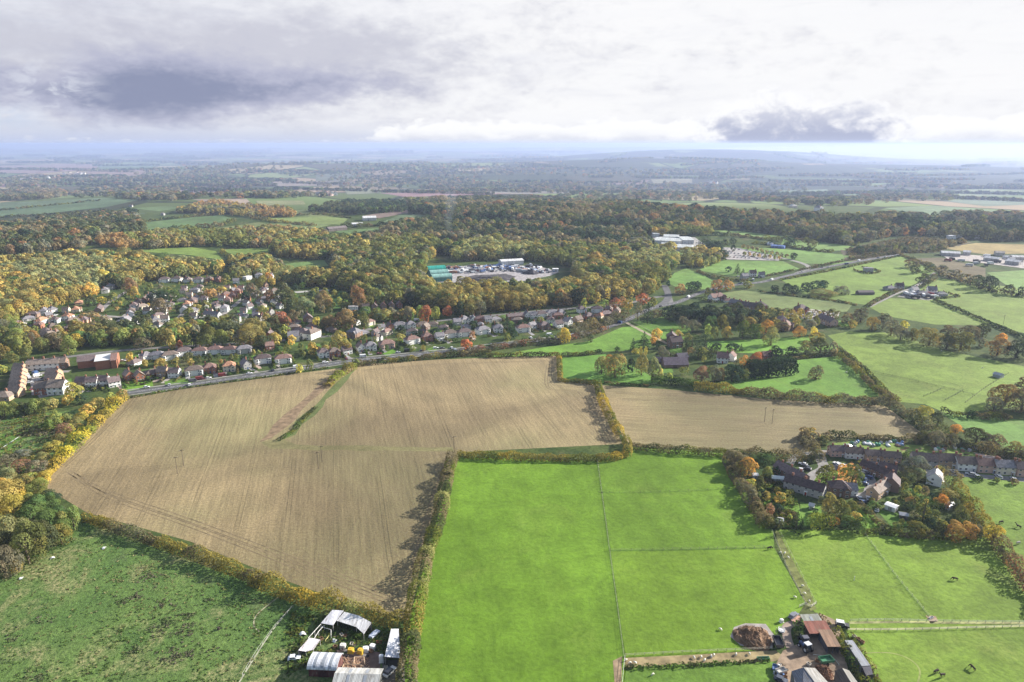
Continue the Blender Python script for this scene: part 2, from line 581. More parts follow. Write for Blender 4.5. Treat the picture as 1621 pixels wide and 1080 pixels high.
sheet('sports_field', [(-40, 712), (0, 688), (40, 681), (45, 690), (20, 712), (-20, 740)], 'lush_pasture', (0.095, 0.18, 0.03), 2)
sheet('scrub_grass', [(-60, 662), (60, 655), (140, 648), (120, 690), (60, 750), (-60, 770)], 'rough_meadow', lv=1)
sheet('churchless_green', [(770, 565), (860, 550), (930, 541), (985, 518), (1013, 516), (1035, 532), (1030, 548), (985, 556), (945, 557), (890, 563)], 'pasture', (0.115, 0.215, 0.035), 1).name = 'hillside_field'
sheet('corner_field', [(1002, 511), (1060, 500), (1096, 522), (1086, 538), (1056, 541), (1038, 530)], 'pasture', (0.11, 0.205, 0.035), 1)
sheet('garden_paddock', [(890, 566), (958, 561), (1000, 580), (1050, 604), (1000, 611), (948, 606), (891, 601)], 'lush_pasture', (0.095, 0.19, 0.034), 1)
sheet('hedged_field', [(1110, 612), (1160, 600), (1254, 584), (1262, 570), (1330, 564), (1356, 580), (1396, 626), (1370, 630), (1220, 624)], 'lush_pasture', (0.105, 0.20, 0.034), 1)
sheet('wide_pasture', [(1310, 531), (1345, 525), (1410, 527), (1500, 556), (1621, 580), (1700, 590), (1660, 640), (1500, 655), (1464, 640), (1420, 636), (1395, 612), (1345, 560)], 'pasture', (0.135, 0.195, 0.036), 0)
sheet('shaded_pasture', [(1492, 655), (1560, 660), (1660, 668), (1700, 720), (1600, 712), (1535, 684)], 'lush_pasture', (0.10, 0.18, 0.04), 1)
sheet('lawn_field', [(1120, 541), (1190, 538), (1290, 532), (1272, 548), (1210, 560), (1150, 558), (1120, 552)], 'lush_pasture', (0.12, 0.23, 0.034), 1)
sheet('lawn_field', [(1215, 555), (1330, 545), (1325, 552), (1230, 562)], 'lush_pasture', (0.105, 0.2, 0.034), 1)
sheet('thistle_field', [(1120, 467), (1175, 460), (1262, 468), (1350, 482), (1340, 494), (1230, 491), (1150, 481)], 'pasture', (0.135, 0.175, 0.06), 1)
sheet('central_pasture', [(1235, 442), (1330, 424), (1424, 404), (1486, 428), (1484, 436), (1448, 450), (1420, 462), (1376, 484), (1352, 480), (1270, 465)], 'pasture', (0.138, 0.205, 0.04), 0)
sheet('road_corner_field', [(1054, 447), (1068, 432), (1086, 425), (1116, 437), (1136, 449), (1120, 458), (1078, 458)], 'pasture', (0.115, 0.205, 0.045), 0)
sheet('triangle_field', [(1106, 428), (1140, 412), (1240, 414), (1266, 426), (1200, 438), (1150, 436)], 'pasture', (0.125, 0.215, 0.05), 0)
sheet('car_park_field', [(1165, 392), (1215, 393), (1290, 398), (1370, 408), (1330, 420), (1270, 417), (1190, 404)], 'pasture', (0.12, 0.205, 0.05), 0)
sheet('ridge_field', [(1118, 364), (1170, 366), (1250, 376), (1270, 381), (1200, 376)], 'pasture', (0.13, 0.2, 0.06), 0)
sheet('upper_field', [(1240, 379), (1300, 383), (1352, 391), (1348, 397), (1290, 397), (1236, 388)], 'pasture', (0.13, 0.21, 0.055), 0)
sheet('farm_field', [(1376, 486), (1410, 472), (1478, 476), (1530, 497), (1580, 516), (1480, 514), (1400, 500)], 'pasture', (0.142, 0.2, 0.042), 0)
sheet('far_right_field', [(1442, 468), (1482, 440), (1540, 446), (1621, 458), (1700, 470), (1700, 548), (1600, 522), (1500, 482)], 'pasture', (0.138, 0.195, 0.04), 0)
sheet('far_right_field', [(1562, 432), (1621, 428), (1700, 430), (1700, 466), (1600, 456)], 'pasture', (0.125, 0.2, 0.055), 1)
sheet('rough_ground', [(1440, 410), (1490, 408), (1560, 425), (1560, 440), (1520, 446), (1485, 432)], 'pasture', (0.12, 0.10, 0.055), 1)
sheet('tawny_field', [(1490, 393), (1545, 385), (1640, 388), (1700, 400), (1560, 403)], 'pasture', (0.26, 0.20, 0.08), 0)
sheet('scrubland', [(1330, 395), (1440, 374), (1540, 384), (1480, 400), (1424, 402), (1340, 416)], 'pasture', (0.085, 0.075, 0.045), 0)
# fields of the middle distance, on the left
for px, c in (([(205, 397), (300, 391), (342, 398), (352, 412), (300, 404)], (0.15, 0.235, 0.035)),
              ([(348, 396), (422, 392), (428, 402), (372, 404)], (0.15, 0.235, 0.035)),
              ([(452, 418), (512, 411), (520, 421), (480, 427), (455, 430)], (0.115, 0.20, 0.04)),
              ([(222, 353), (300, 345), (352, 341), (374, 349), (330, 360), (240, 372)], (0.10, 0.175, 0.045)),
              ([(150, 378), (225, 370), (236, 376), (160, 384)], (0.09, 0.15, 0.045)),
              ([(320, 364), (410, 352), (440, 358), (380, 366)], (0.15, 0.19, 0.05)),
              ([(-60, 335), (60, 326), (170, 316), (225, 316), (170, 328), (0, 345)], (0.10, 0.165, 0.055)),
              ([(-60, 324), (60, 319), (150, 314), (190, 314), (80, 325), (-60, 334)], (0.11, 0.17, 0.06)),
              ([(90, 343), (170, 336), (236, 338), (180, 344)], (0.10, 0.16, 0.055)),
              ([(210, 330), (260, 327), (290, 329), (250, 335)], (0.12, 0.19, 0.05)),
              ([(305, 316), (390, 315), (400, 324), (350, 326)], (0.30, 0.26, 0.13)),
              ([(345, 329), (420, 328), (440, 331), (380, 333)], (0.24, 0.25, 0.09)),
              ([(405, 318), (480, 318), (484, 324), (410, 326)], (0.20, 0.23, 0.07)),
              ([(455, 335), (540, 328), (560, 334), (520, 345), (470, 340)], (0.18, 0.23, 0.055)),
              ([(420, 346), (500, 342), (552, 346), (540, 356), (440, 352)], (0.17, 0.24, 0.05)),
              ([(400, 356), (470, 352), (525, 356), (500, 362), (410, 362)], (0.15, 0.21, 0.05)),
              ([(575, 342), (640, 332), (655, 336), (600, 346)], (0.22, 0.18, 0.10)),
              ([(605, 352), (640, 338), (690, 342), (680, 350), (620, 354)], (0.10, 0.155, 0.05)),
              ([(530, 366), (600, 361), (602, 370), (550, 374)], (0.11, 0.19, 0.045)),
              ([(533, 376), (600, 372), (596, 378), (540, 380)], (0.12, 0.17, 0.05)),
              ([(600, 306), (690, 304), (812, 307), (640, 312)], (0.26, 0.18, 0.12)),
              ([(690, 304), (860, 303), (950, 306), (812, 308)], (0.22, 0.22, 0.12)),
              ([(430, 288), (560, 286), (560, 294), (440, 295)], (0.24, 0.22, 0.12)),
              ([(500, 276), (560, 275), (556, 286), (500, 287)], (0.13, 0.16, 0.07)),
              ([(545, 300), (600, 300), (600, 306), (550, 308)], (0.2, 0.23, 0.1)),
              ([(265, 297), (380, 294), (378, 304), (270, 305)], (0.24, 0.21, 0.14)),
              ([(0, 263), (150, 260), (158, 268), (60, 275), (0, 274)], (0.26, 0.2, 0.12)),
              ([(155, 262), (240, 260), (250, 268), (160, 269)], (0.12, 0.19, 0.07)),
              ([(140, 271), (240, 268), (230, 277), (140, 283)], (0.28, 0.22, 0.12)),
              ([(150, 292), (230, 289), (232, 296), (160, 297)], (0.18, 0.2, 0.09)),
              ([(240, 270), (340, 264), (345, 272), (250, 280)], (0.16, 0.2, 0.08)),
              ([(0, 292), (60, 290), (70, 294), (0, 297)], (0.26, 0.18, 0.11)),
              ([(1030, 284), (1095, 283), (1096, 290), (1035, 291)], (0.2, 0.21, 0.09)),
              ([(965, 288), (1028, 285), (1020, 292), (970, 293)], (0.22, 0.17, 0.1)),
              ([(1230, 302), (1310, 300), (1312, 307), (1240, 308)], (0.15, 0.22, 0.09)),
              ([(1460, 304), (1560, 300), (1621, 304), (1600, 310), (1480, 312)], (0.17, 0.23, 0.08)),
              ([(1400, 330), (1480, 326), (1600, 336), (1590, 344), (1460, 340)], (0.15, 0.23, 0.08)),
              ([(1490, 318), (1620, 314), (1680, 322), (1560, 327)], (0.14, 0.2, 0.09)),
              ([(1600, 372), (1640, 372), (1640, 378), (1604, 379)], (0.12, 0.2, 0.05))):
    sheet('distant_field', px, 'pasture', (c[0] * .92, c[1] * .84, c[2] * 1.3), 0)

# ------------------------------------------------------------------ roads, yards, tracks
TAR, PALE, DIRT = (0.10, 0.10, 0.105), (0.22, 0.21, 0.195), (0.25, 0.17, 0.11)
MAIN = [(196, 623), (240, 617), (300, 609), (355, 601), (440, 589), (500, 580), (560, 571), (620, 565), (700, 557), (740, 553), (800, 545), (880, 536), (935, 526), (985, 510), (1012, 497), (1036, 487), (1072, 479), (1108, 464), (1150, 453), (1204, 447), (1246, 437), (1320, 421), (1424, 403)]
_, MAING = ribbon('main_road', MAIN, 7.2, 'asphalt', TAR, 3)
ribbon('pavement', MAIN[:13], 2.2, 'asphalt', PALE, 4, 5.8, False)
ribbon('pavement', MAIN[:9], 1.6, 'asphalt', PALE, 4, -5.4, False)
me = bpy.data.meshes.new('road_markings'); V, F = [], []
acc = 0.0
for a, b in zip(MAING, MAING[1:]):
    L = (b - a).length; t = (b - a) / max(L, 1e-6); n = Vector((-t.y, t.x)); k = 0.0
    while k < L:
        for q, w in ((a + t * k, 1), ):
            i = len(V)
            for s, e in ((-1, 0), (1, 0), (1, 1), (-1, 1)):
                r = q + n * s * 0.12 + t * e * 3.0
                V.append((r.x, r.y, float(hgt(r.x, r.y)) + off_at(r, 4.4)))
            F.append((i, i + 1, i + 2, i + 3))
        k += 9.0
me.from_pydata(V, [], F); me.materials.append(MAT['line_paint']); struct(link('road_markings', me))
BACK = [(40, 573), (80, 568), (125, 563), (203, 554), (300, 548), (420, 541), (500, 534), (560, 528), (600, 517), (650, 512), (695, 508), (735, 503), (797, 498), (870, 491), (942, 486), (1000, 479), (1030, 472), (1056, 470), (1062, 480)]
ribbon('back_road', BACK, 6.0, 'asphalt', (0.155, 0.15, 0.145), 2)
ribbon('slip_road', [(1036, 488), (1052, 479), (1058, 468), (1052, 452)], 7.5, 'asphalt', TAR, 4)
ribbon('car_park_road', [(1262, 433), (1280, 424), (1272, 418), (1252, 412), (1236, 409)], 7.0, 'asphalt', PALE, 2)
ribbon('farm_lane', [(1376, 486), (1400, 474), (1424, 463), (1440, 458), (1462, 446), (1480, 432)], 4.0, 'asphalt', PALE, 3)
ribbon('field_track', [(992, 511), (1012, 522), (1036, 534), (1060, 546)], 3.5, 'dirt', (0.30, 0.26, 0.18), 4)
for q in ([(70, 629), (55, 608), (62, 592), (110, 588)], [(152, 500), (175, 478), (200, 462)], [(176, 520), (200, 498), (226, 476)], [(282, 505), (300, 485), (325, 462), (400, 452)], [(340, 508), (366, 488), (392, 466)], [(30, 524), (70, 508), (140, 500), (200, 503), (300, 512), (420, 513)]):
    ribbon('estate_road', q, 5.0, 'asphalt', (0.24, 0.225, 0.21), 2)
sheet('courtyard', [(50, 600), (74, 596), (62, 625), (50, 626)], 'asphalt', (0.30, 0.29, 0.28), 3)
ribbon('village_road', [(1420, 742), (1372, 728), (1302, 716), (1300, 728), (1304, 742), (1288, 752), (1284, 762), (1298, 777), (1330, 781), (1372, 784), (1378, 768), (1372, 752), (1350, 738), (1304, 742)], 5.5, 'asphalt', (0.22, 0.21, 0.2), 2)
ribbon('village_road', [(1302, 716), (1262, 722), (1250, 734)], 4.0, 'asphalt', (0.26, 0.25, 0.23), 3)
ribbon('village_road', [(1420, 742), (1480, 747), (1560, 755), (1660, 762)], 5.0, 'asphalt', (0.22, 0.21, 0.2), 2)
sheet('village_green', [(1288, 762), (1296, 750), (1330, 745), (1366, 756), (1370, 772), (1340, 780), (1302, 776)], 'lush_pasture', (0.12, 0.2, 0.03), 4)
sheet('leaf_litter', [(1322, 764), (1328, 740), (1352, 732), (1362, 745), (1356, 776), (1334, 778)], 'dirt', (0.42, 0.19, 0.05), 6, 0.8)
sheet('garden_lawn', [(1190, 775), (1235, 768), (1262, 790), (1272, 830), (1236, 836), (1215, 810)], 'lush_pasture', (0.11, 0.2, 0.03), 2)
sheet('garden_lawn', [(1266, 795), (1300, 802), (1302, 832), (1270, 834)], 'lush_pasture', (0.1, 0.18, 0.03), 2)
sheet('garden_lawn', [(1356, 804), (1376, 806), (1402, 838), (1366, 842)], 'lush_pasture', (0.12, 0.22, 0.03), 2)
sheet('garden_lawn', [(1386, 806), (1420, 812), (1440, 832), (1414, 838)], 'lush_pasture', (0.1, 0.19, 0.03), 2)
sheet('garden_lawn', [(1430, 770), (1480, 784), (1486, 800), (1440, 795)], 'lush_pasture', (0.1, 0.19, 0.03), 2)
sheet('allotment_ground', [(1318, 702), (1350, 698), (1440, 704), (1540, 712), (1562, 728), (1480, 726), (1400, 720), (1330, 712)], 'lush_pasture', (.15, .215, .045), 2)
sheet('gravel_yard', [(1540, 716), (1582, 724), (1600, 734), (1566, 732)], 'dirt', (0.3, 0.25, 0.23), 3)
for i in range(26):
    x, y = R.uniform(1325, 1545), R.uniform(703, 724)
    if not inpoly(np.array(x), np.array(y), [(1318, 702), (1440, 704), (1540, 712), (1558, 727), (1400, 719)]): continue
    c = R.choice([(0.13, 0.085, 0.05), (0.2, 0.14, 0.09), (0.14, 0.23, 0.04), (0.09, 0.15, 0.03), (0.2, 0.22, 0.06)])
    w, h = R.uniform(5, 10), R.uniform(1.5, 3)
    sheet('allotment_bed', [(x, y), (x + w, y + .3), (x + w + 2, y + h), (x + 1.5, y + h)], 'dirt', c, 4)
for q, c in (([(190, 622), (196, 604), (240, 600), (243, 612)], (0.12, 0.22, 0.03)), ([(260, 604), (300, 600), (305, 606), (262, 611)], (0.1, 0.18, 0.03)),
             ([(606, 560), (622, 553), (632, 558), (612, 565)], (0.11, 0.22, 0.03)), ([(676, 553), (690, 548), (696, 554), (680, 558)], (0.11, 0.2, 0.03)),
             ([(755, 549), (778, 545), (780, 549), (757, 552)], (0.08, 0.19, 0.05)), ([(0, 533), (12, 530), (10, 541), (0, 543)], (0.1, 0.2, 0.03)),
             ([(395, 470), (425, 466), (424, 482), (398, 486)], (0.07, 0.14, 0.035)), ([(525, 462), (545, 460), (545, 488), (528, 490)], (0.08, 0.16, 0.04)),
             ([(1030, 574), (1060, 572), (1066, 590), (1032, 592)], (0.1, 0.19, 0.035)), ([(1060, 552), (1078, 550), (1080, 560), (1062, 562)], (0.12, 0.22, 0.04)),
             ([(104, 602), (113, 599), (114, 612), (104, 613)], (0.09, 0.2, 0.03)), ([(483, 548), (506, 544), (510, 552), (486, 556)], (0.09, 0.17, 0.03)),
             ([(372, 492), (400, 486), (420, 492), (384, 500)], (0.08, 0.15, 0.035)), ([(60, 505), (80, 500), (84, 514), (62, 518)], (0.11, 0.2, 0.035))):
    sheet('garden_lawn', q, 'lush_pasture', c, 3)
ribbon('tennis_lane', [(466, 463), (510, 460), (520, 459)], 9, 'asphalt', (0.34, 0.33, 0.31), 3)[0].name = 'back_lane'
# the scrapyard and the garden centre
sheet('scrapyard_ground', [(682, 447), (684, 424), (760, 420), (850, 421), (886, 431), (870, 437), (830, 445), (760, 448)], 'dirt', (0.29, 0.27, 0.27), 2)
sheet('cinder_ground', [(728, 441), (752, 436), (800, 434), (816, 438), (810, 444), (760, 447), (728, 445)], 'dirt', (0.06, 0.055, 0.058), 5, 0.8)
sheet('car_park', [(1145, 392), (1170, 393), (1200, 400), (1240, 408), (1232, 413), (1150, 411), (1138, 402)], 'asphalt', (0.30, 0.28, 0.27), 2)
sheet('garden_centre_yard', [(1030, 374), (1100, 376), (1120, 390), (1118, 399), (1060, 398)], 'asphalt', (0.27, 0.26, 0.25), 1)
sheet('works_yard', [(1488, 402), (1540, 404), (1621, 412), (1660, 420), (1640, 428), (1580, 420), (1500, 410)], 'dirt', (0.32, 0.29, 0.27), 3)
sheet('hamlet_yard', [(1420, 470), (1440, 460), (1480, 462), (1500, 468), (1470, 476)], 'dirt', (0.2, 0.19, 0.16), 3)
sheet('car_yard', [(1242, 498), (1285, 490), (1330, 494), (1326, 503), (1290, 508)], 'dirt', (0.36, 0.33, 0.3), 3)
# farm ground
sheet('farmyard', [(1226, 1056), (1240, 1030), (1262, 1020), (1276, 1008), (1282, 990), (1300, 972), (1326, 985), (1332, 1005), (1318, 1014), (1340, 1045), (1350, 1110), (1240, 1110)], 'dirt', (0.25, 0.185, 0.13), 4, 0.4)
ribbon('farm_track', [(1262, 986), (1246, 992), (1246, 1010), (1252, 1026)], 3.0, 'dirt', (0.27, 0.21, 0.17), 5)
sheet('farm_track', [(988, 1042), (1100, 1036), (1226, 1030), (1240, 1040), (1224, 1048), (1100, 1050), (990, 1056)], 'dirt', (0.24, 0.19, 0.10), 3, 0.4)
sheet('worn_track', [(1223, 838), (1232, 842), (1263, 900), (1291, 966), (1279, 966), (1252, 905)], 'dirt', (0.135, 0.15, 0.045), 3, 0.8)
sheet('worn_patch', [(968, 1048), (986, 1040), (986, 1090), (976, 1090)], 'dirt', (0.26, 0.19, 0.12), 3, 0.5)
sheet('worn_patch', [(1465, 974), (1480, 975), (1484, 984), (1474, 987)], 'dirt', (0.28, 0.2, 0.14), 3, 0.3)
sheet('concrete_pad', [(1156, 1008), (1162, 993), (1180, 987), (1212, 988), (1226, 1006), (1222, 1026), (1200, 1030), (1172, 1022)], 'asphalt', (0.30, 0.27, 0.25), 3)
ribbon('cart_track', [(1344, 986), (1420, 985), (1500, 986), (1621, 987), (1720, 988)], 1.2, 'dirt', (0.30, 0.30, 0.13), 3)
ribbon('cart_track', [(1338, 996), (1420, 996), (1500, 994), (1621, 991), (1720, 990)], 1.0, 'dirt', (0.28, 0.29, 0.12), 3)
ribbon('cart_track', [(1368, 1034), (1410, 1034), (1440, 1044), (1456, 1062), (1450, 1090)], 0.5, 'dirt', (0.2, 0.23, 0.07), 3)
sheet('yard_ground', [(538, 1040), (556, 1033), (600, 1032), (602, 1066), (540, 1068)], 'dirt', (0.15, 0.10, 0.08), 4, 0.4)
sheet('yard_ground', [(604, 1046), (640, 1046), (640, 1090), (606, 1090)], 'dirt', (0.12, 0.11, 0.09), 4, 0.4)
ribbon('unmown_strip', [(946, 732), (954, 790), (965, 872), (976, 950), (988, 1042)], 0.9, 'pasture', (.075, .14, .018), 4)
ribbon('unmown_strip', [(966, 872), (1050, 871), (1150, 869), (1224, 867)], 1.0, 'pasture', (.078, .145, .02), 4)
ribbon('unmown_strip', [(948, 780), (1030, 780), (1120, 776), (1170, 772)], 0.9, 'pasture', (.085, .155, .02), 4)
ribbon('unmown_strip', [(1367, 844), (1420, 915), (1470, 976)], 0.8, 'pasture', (.092, .155, .022), 4)
for q in ([(118, 752), (170, 786), (300, 832), (440, 886), (560, 932), (622, 955)], [(108, 746), (168, 778), (300, 824), (440, 876), (560, 920), (624, 944)], [(100, 740), (150, 694), (196, 650), (226, 632)], [(655, 900), (668, 850), (690, 780), (706, 735)], [(575, 586), (700, 577), (872, 571)], [(872, 571), (876, 608), (928, 616), (950, 665), (968, 700)], [(868, 577), (868, 614), (918, 622), (940, 668), (956, 704)], [(975, 622), (1100, 628), (1220, 640), (1390, 652)], [(985, 632), (1100, 637), (1220, 650), (1380, 661)]):
    g_ = [P(*a) for a in q]
    for s_ in (-1.0, 1.0): ribbon('wheel_track', None, .5, 'dirt', (.16, .122, .07), 2, s_, False, g_)
ribbon('meadow_path', [(462, 960), (430, 1000), (400, 1046), (376, 1085)], 0.5, 'dirt', (0.3, 0.3, 0.22), 4)
ribbon('meadow_path', [(440, 946), (408, 972), (402, 990), (412, 1002)], 0.5, 'dirt', (0.26, 0.25, 0.16), 4)
ribbon('white_touchline', [(-4, 714), (34, 689)], 0.5, 'line_paint', (1, 1, 1), 6)

# ------------------------------------------------------------------ foliage
C = {'olive': (.125, .135, .032), 'ochre': (.215, .18, .048), 'gold': (.33, .245, .05), 'yellow': (.37, .31, .04), 'lime': (.185, .21, .04), 'russet': (.215, .125, .06),
     'orange': (.40, .215, .045), 'red': (.31, .115, .055), 'brown': (.15, .125, .068), 'grey': (.15, .14, .09), 'green': (.075, .125, .03), 'dark': (.03, .052, .026),
     'pink': (.24, .13, .08), 'pale': (.20, .20, .075), 'darkolive': (.07, .082, .034), 'rust': (.245, .16, .058)}
CN = {'olive': 'olive green', 'ochre': 'ochre', 'gold': 'golden', 'yellow': 'yellow', 'lime': 'lime green', 'russet': 'russet', 'orange': 'orange', 'red': 'red', 'brown': 'brown',
      'grey': 'greyish', 'green': 'green', 'dark': 'dark green', 'pink': 'pinkish brown', 'pale': 'pale olive', 'darkolive': 'dark olive', 'rust': 'rusty'}


def tpl(kind, nq, seed):
    """crown of leaf sprays in a unit box: centres, normals, sizes, tints"""
    r = np.random.default_rng(seed)
    n = nq * 3
    if kind in ('broad', 'tall', 'bush', 'bare', 'low'):
        L = int(r.integers(12, 19))
        th = r.uniform(0, 2 * np.pi, L); ph = np.linspace(0.02, 0.98, L); r.shuffle(ph)
        z0, z1 = {'broad': (.22, .80), 'tall': (.18, .84), 'bush': (.14, .70), 'bare': (.28, .82), 'low': (.14, .6)}[kind]
        prof = np.sin(np.pi * np.clip(ph * 0.82 + 0.12, 0, 1)) ** 0.7
        rr = r.uniform(.5, 1.0, L) * .33 * prof
        cz = z0 + (z1 - z0) * ph
        c = np.stack([np.cos(th) * rr, np.sin(th) * rr, cz], 1)
        lr = r.uniform(.15, .24, L) * (0.75 + 0.35 * prof)
        c = np.vstack([c, [[0, 0, (z0 + z1) / 2]]]); lr = np.append(lr, .27); L += 1
        w = lr ** 2 / np.sum(lr ** 2)
        k = r.choice(L, n, p=w)
        d = r.normal(size=(n, 3)); d /= np.linalg.norm(d, axis=1)[:, None]
        d[:, 2] = np.where((d[:, 2] < -0.45), -d[:, 2], d[:, 2])
        zs = 1.0 if kind != 'tall' else 1.25
        p = c[k] + d * (lr[k] * r.uniform(.86, 1.06, n))[:, None] * np.array([1, 1, .85 * zs])
        dist = np.linalg.norm((p[:, None] - c[None]) / np.array([1, 1, .85 * zs]), axis=2) / lr[None]
        keep = (dist.min(1) > .80) & (p[:, 2] > .03)
        p, d, k = p[keep][:nq], d[keep][:nq], k[keep][:nq]
        N = d + r.normal(size=p.shape) * .22
        q = np.quantile(np.hypot(p[:, 0], p[:, 1]), .96); p[:, :2] *= .5 / q
        zb = {'broad': .10, 'tall': .06, 'bare': .14}.get(kind, 0.0)
        za, zc = np.quantile(p[:, 2], .02), np.quantile(p[:, 2], .985)
        p[:, 2] = np.clip(zb + (p[:, 2] - za) / (zc - za) * (1 - zb), .01, 1.03)
        lt = r.uniform(.78, 1.22, L)[k]
        lh = r.normal(0, .07, L)[k]
        area = 2.6
        fill = {'bare': .7}.get(kind, 1.35)
    else:
        z = r.uniform(0, 1, n) ** 1.3
        if kind == 'conifer':
            R0 = .48 * (1 - z) ** .8 * (1 + .22 * np.sin(z * 38)) + .015
            zz = .05 + .95 * z
        elif kind == 'cedar':
            R0 = .5 * np.sqrt(np.clip(1 - ((z - .42) / .6) ** 2, 0, 1)) * (1 + .18 * np.sin(z * 26)); zz = .06 + .92 * z
        else:
            R0 = .5 * np.sin(np.pi * np.clip(z * .94 + .05, 0, 1)) ** .55; zz = .04 + .96 * z
        th = r.uniform(0, 2 * np.pi, n)
        lob = 1 + .13 * np.sin(th * 5 + z * 9 + r.uniform(0, 6)) + .1 * np.sin(th * 3 - z * 17)
        R0 = R0 * lob * r.uniform(.84, 1.08, n)
        acc = r.uniform(0, 1, n) < R0 / R0.max() + .08
        th, R0, zz = th[acc][:nq], R0[acc][:nq], zz[acc][:nq]
        p = np.stack([np.cos(th) * R0, np.sin(th) * R0, zz], 1)
        N = np.stack([np.cos(th), np.sin(th), np.full_like(th, .35)], 1) + r.normal(size=p.shape) * .35
        lt = 1 + .15 * np.sin(th * 5 + zz * 20); lh = np.zeros_like(lt)
        area, fill = 1.5, 1.3
    N /= np.linalg.norm(N, axis=1)[:, None]
    m = len(p)
    S = math.sqrt(area * fill / max(m, 1)) * r.uniform(.75, 1.3, m)
    T = lt * r.uniform(.88, 1.12, m)
    tint = np.stack([T * (1 + lh * 1.4), T, T * (1 - lh)], 1)
    return p, N, S, tint


def quads(p, N, S, r):
    n = len(p)
    a = r.normal(size=(n, 3)); a -= N * np.sum(a * N, 1)[:, None]; a /= np.linalg.norm(a, axis=1)[:, None]
    b = np.cross(N, a)
    a = a * (S * r.uniform(.8, 1.1, n))[:, None] * .5; b = b * (S * r.uniform(.6, 1.0, n))[:, None] * .5
    bend = N * (S * .12)[:, None]
    V = np.stack([p - a - b * .6 - bend, p + a * .7 - b, p + a + b * .7 - bend, p - a * .6 + b], 1)
    return V.reshape(-1, 3)


def quad_mesh(name, V, tint, mat):
    n = len(V) // 4
    me = bpy.data.meshes.new(name)
    me.vertices.add(4 * n); me.loops.add(4 * n); me.polygons.add(n)
    me.vertices.foreach_set('co', np.ascontiguousarray(V, dtype=np.float32).ravel())
    me.loops.foreach_set('vertex_index', np.arange(4 * n, dtype=np.int32))
    me.polygons.foreach_set('loop_start', np.arange(0, 4 * n, 4, dtype=np.int32))
    me.update(calc_edges=True)
    at = me.color_attributes.new('tint', 'FLOAT_COLOR', 'POINT')
    cc = np.ones((4 * n, 4), np.float32); cc[:, :3] = np.repeat(np.clip(tint, 0, 2), 4, 0)
    at.data.foreach_set('color', cc.ravel())
    me.materials.append(MAT[mat])
    return me


def trunk_mesh(kind, seed):
    r = random.Random(seed); b = MB()
    top = {'broad': .5, 'tall': .6, 'bare': .55, 'bush': .35, 'low': .3}.get(kind, .8)
    b.tube((0, 0, -.02), (0, 0, top * .55), .045, .032, 7).tube((0, 0, top * .55), (r.uniform(-.03, .03), r.uniform(-.03, .03), top), .032, .012, 6)
    if kind in ('broad', 'tall', 'bare', 'bush', 'low'):
        for i in range(7 if kind == 'bare' else 5):
            a = i * 1.3 + r.uniform(-.3, .3); q = r.uniform(.18, .33)
            z = top * r.uniform(.45, .85)
            m = (math.cos(a) * q * .5, math.sin(a) * q * .5, z + .1)
            b.tube((0, 0, z), m, .02, .014, 5).tube(m, (math.cos(a) * q, math.sin(a) * q, min(.86, z + .3)), .014, .004, 5)
    return b.mesh('trunk', 'bark')


KINDNAME = {'broad': ('broadleaf_tree', 'broadleaf tree', 'tree'), 'tall': ('broadleaf_tree', 'tall broadleaf tree', 'tree'), 'bare': ('thinning_tree', 'thinly leaved tree', 'tree'), 'bush': ('shrub', 'shrub', 'shrub'), 'low': ('shrub', 'low spreading shrub', 'shrub'),
            'conifer': ('conifer_tree', 'pointed conifer', 'conifer'), 'cedar': ('evergreen_tree', 'rounded evergreen', 'evergreen'), 'poplar': ('poplar_tree', 'narrow upright tree', 'tree')}
PROTO = {}


def proto(kind, i, nq):
    k = (kind, i, nq)
    if k not in PROTO:
        p, N, S, T = tpl(kind, nq, 100 + i * 7 + len(kind))
        PROTO[k] = (quad_mesh('crown', quads(p, N, S, np.random.default_rng(i)), T, 'leaf'), trunk_mesh(kind, i))
    return PROTO[k]


TREES = []       # candidates: pos, height, width, colour key, kind, wood


def tint_of(c, v=.14, f=1.72):
    g = .2 * c[0] + .7 * c[1] + .1 * c[2]
    c = tuple(q + (g - q) * .13 for q in c)
    k = f * R.uniform(1 - v, 1 + v); h = R.uniform(-.09, .09)
    return (c[0] * k * (1 + h), c[1] * k, c[2] * k * (1 - h))


def tree_px(x, y, w, h, c, kind='broad'):
    p = P(x, y); s = ppm(p)
    TREES.append((p, h / s * 1.04, w / s * 1.08, c, kind, None, w))


def trees_px(txt):
    for ln in txt.strip().split(';'):
        q = ln.split()
        if q:
            tree_px(*map(float, q[:4]), q[4], q[5] if len(q) > 5 else 'broad')


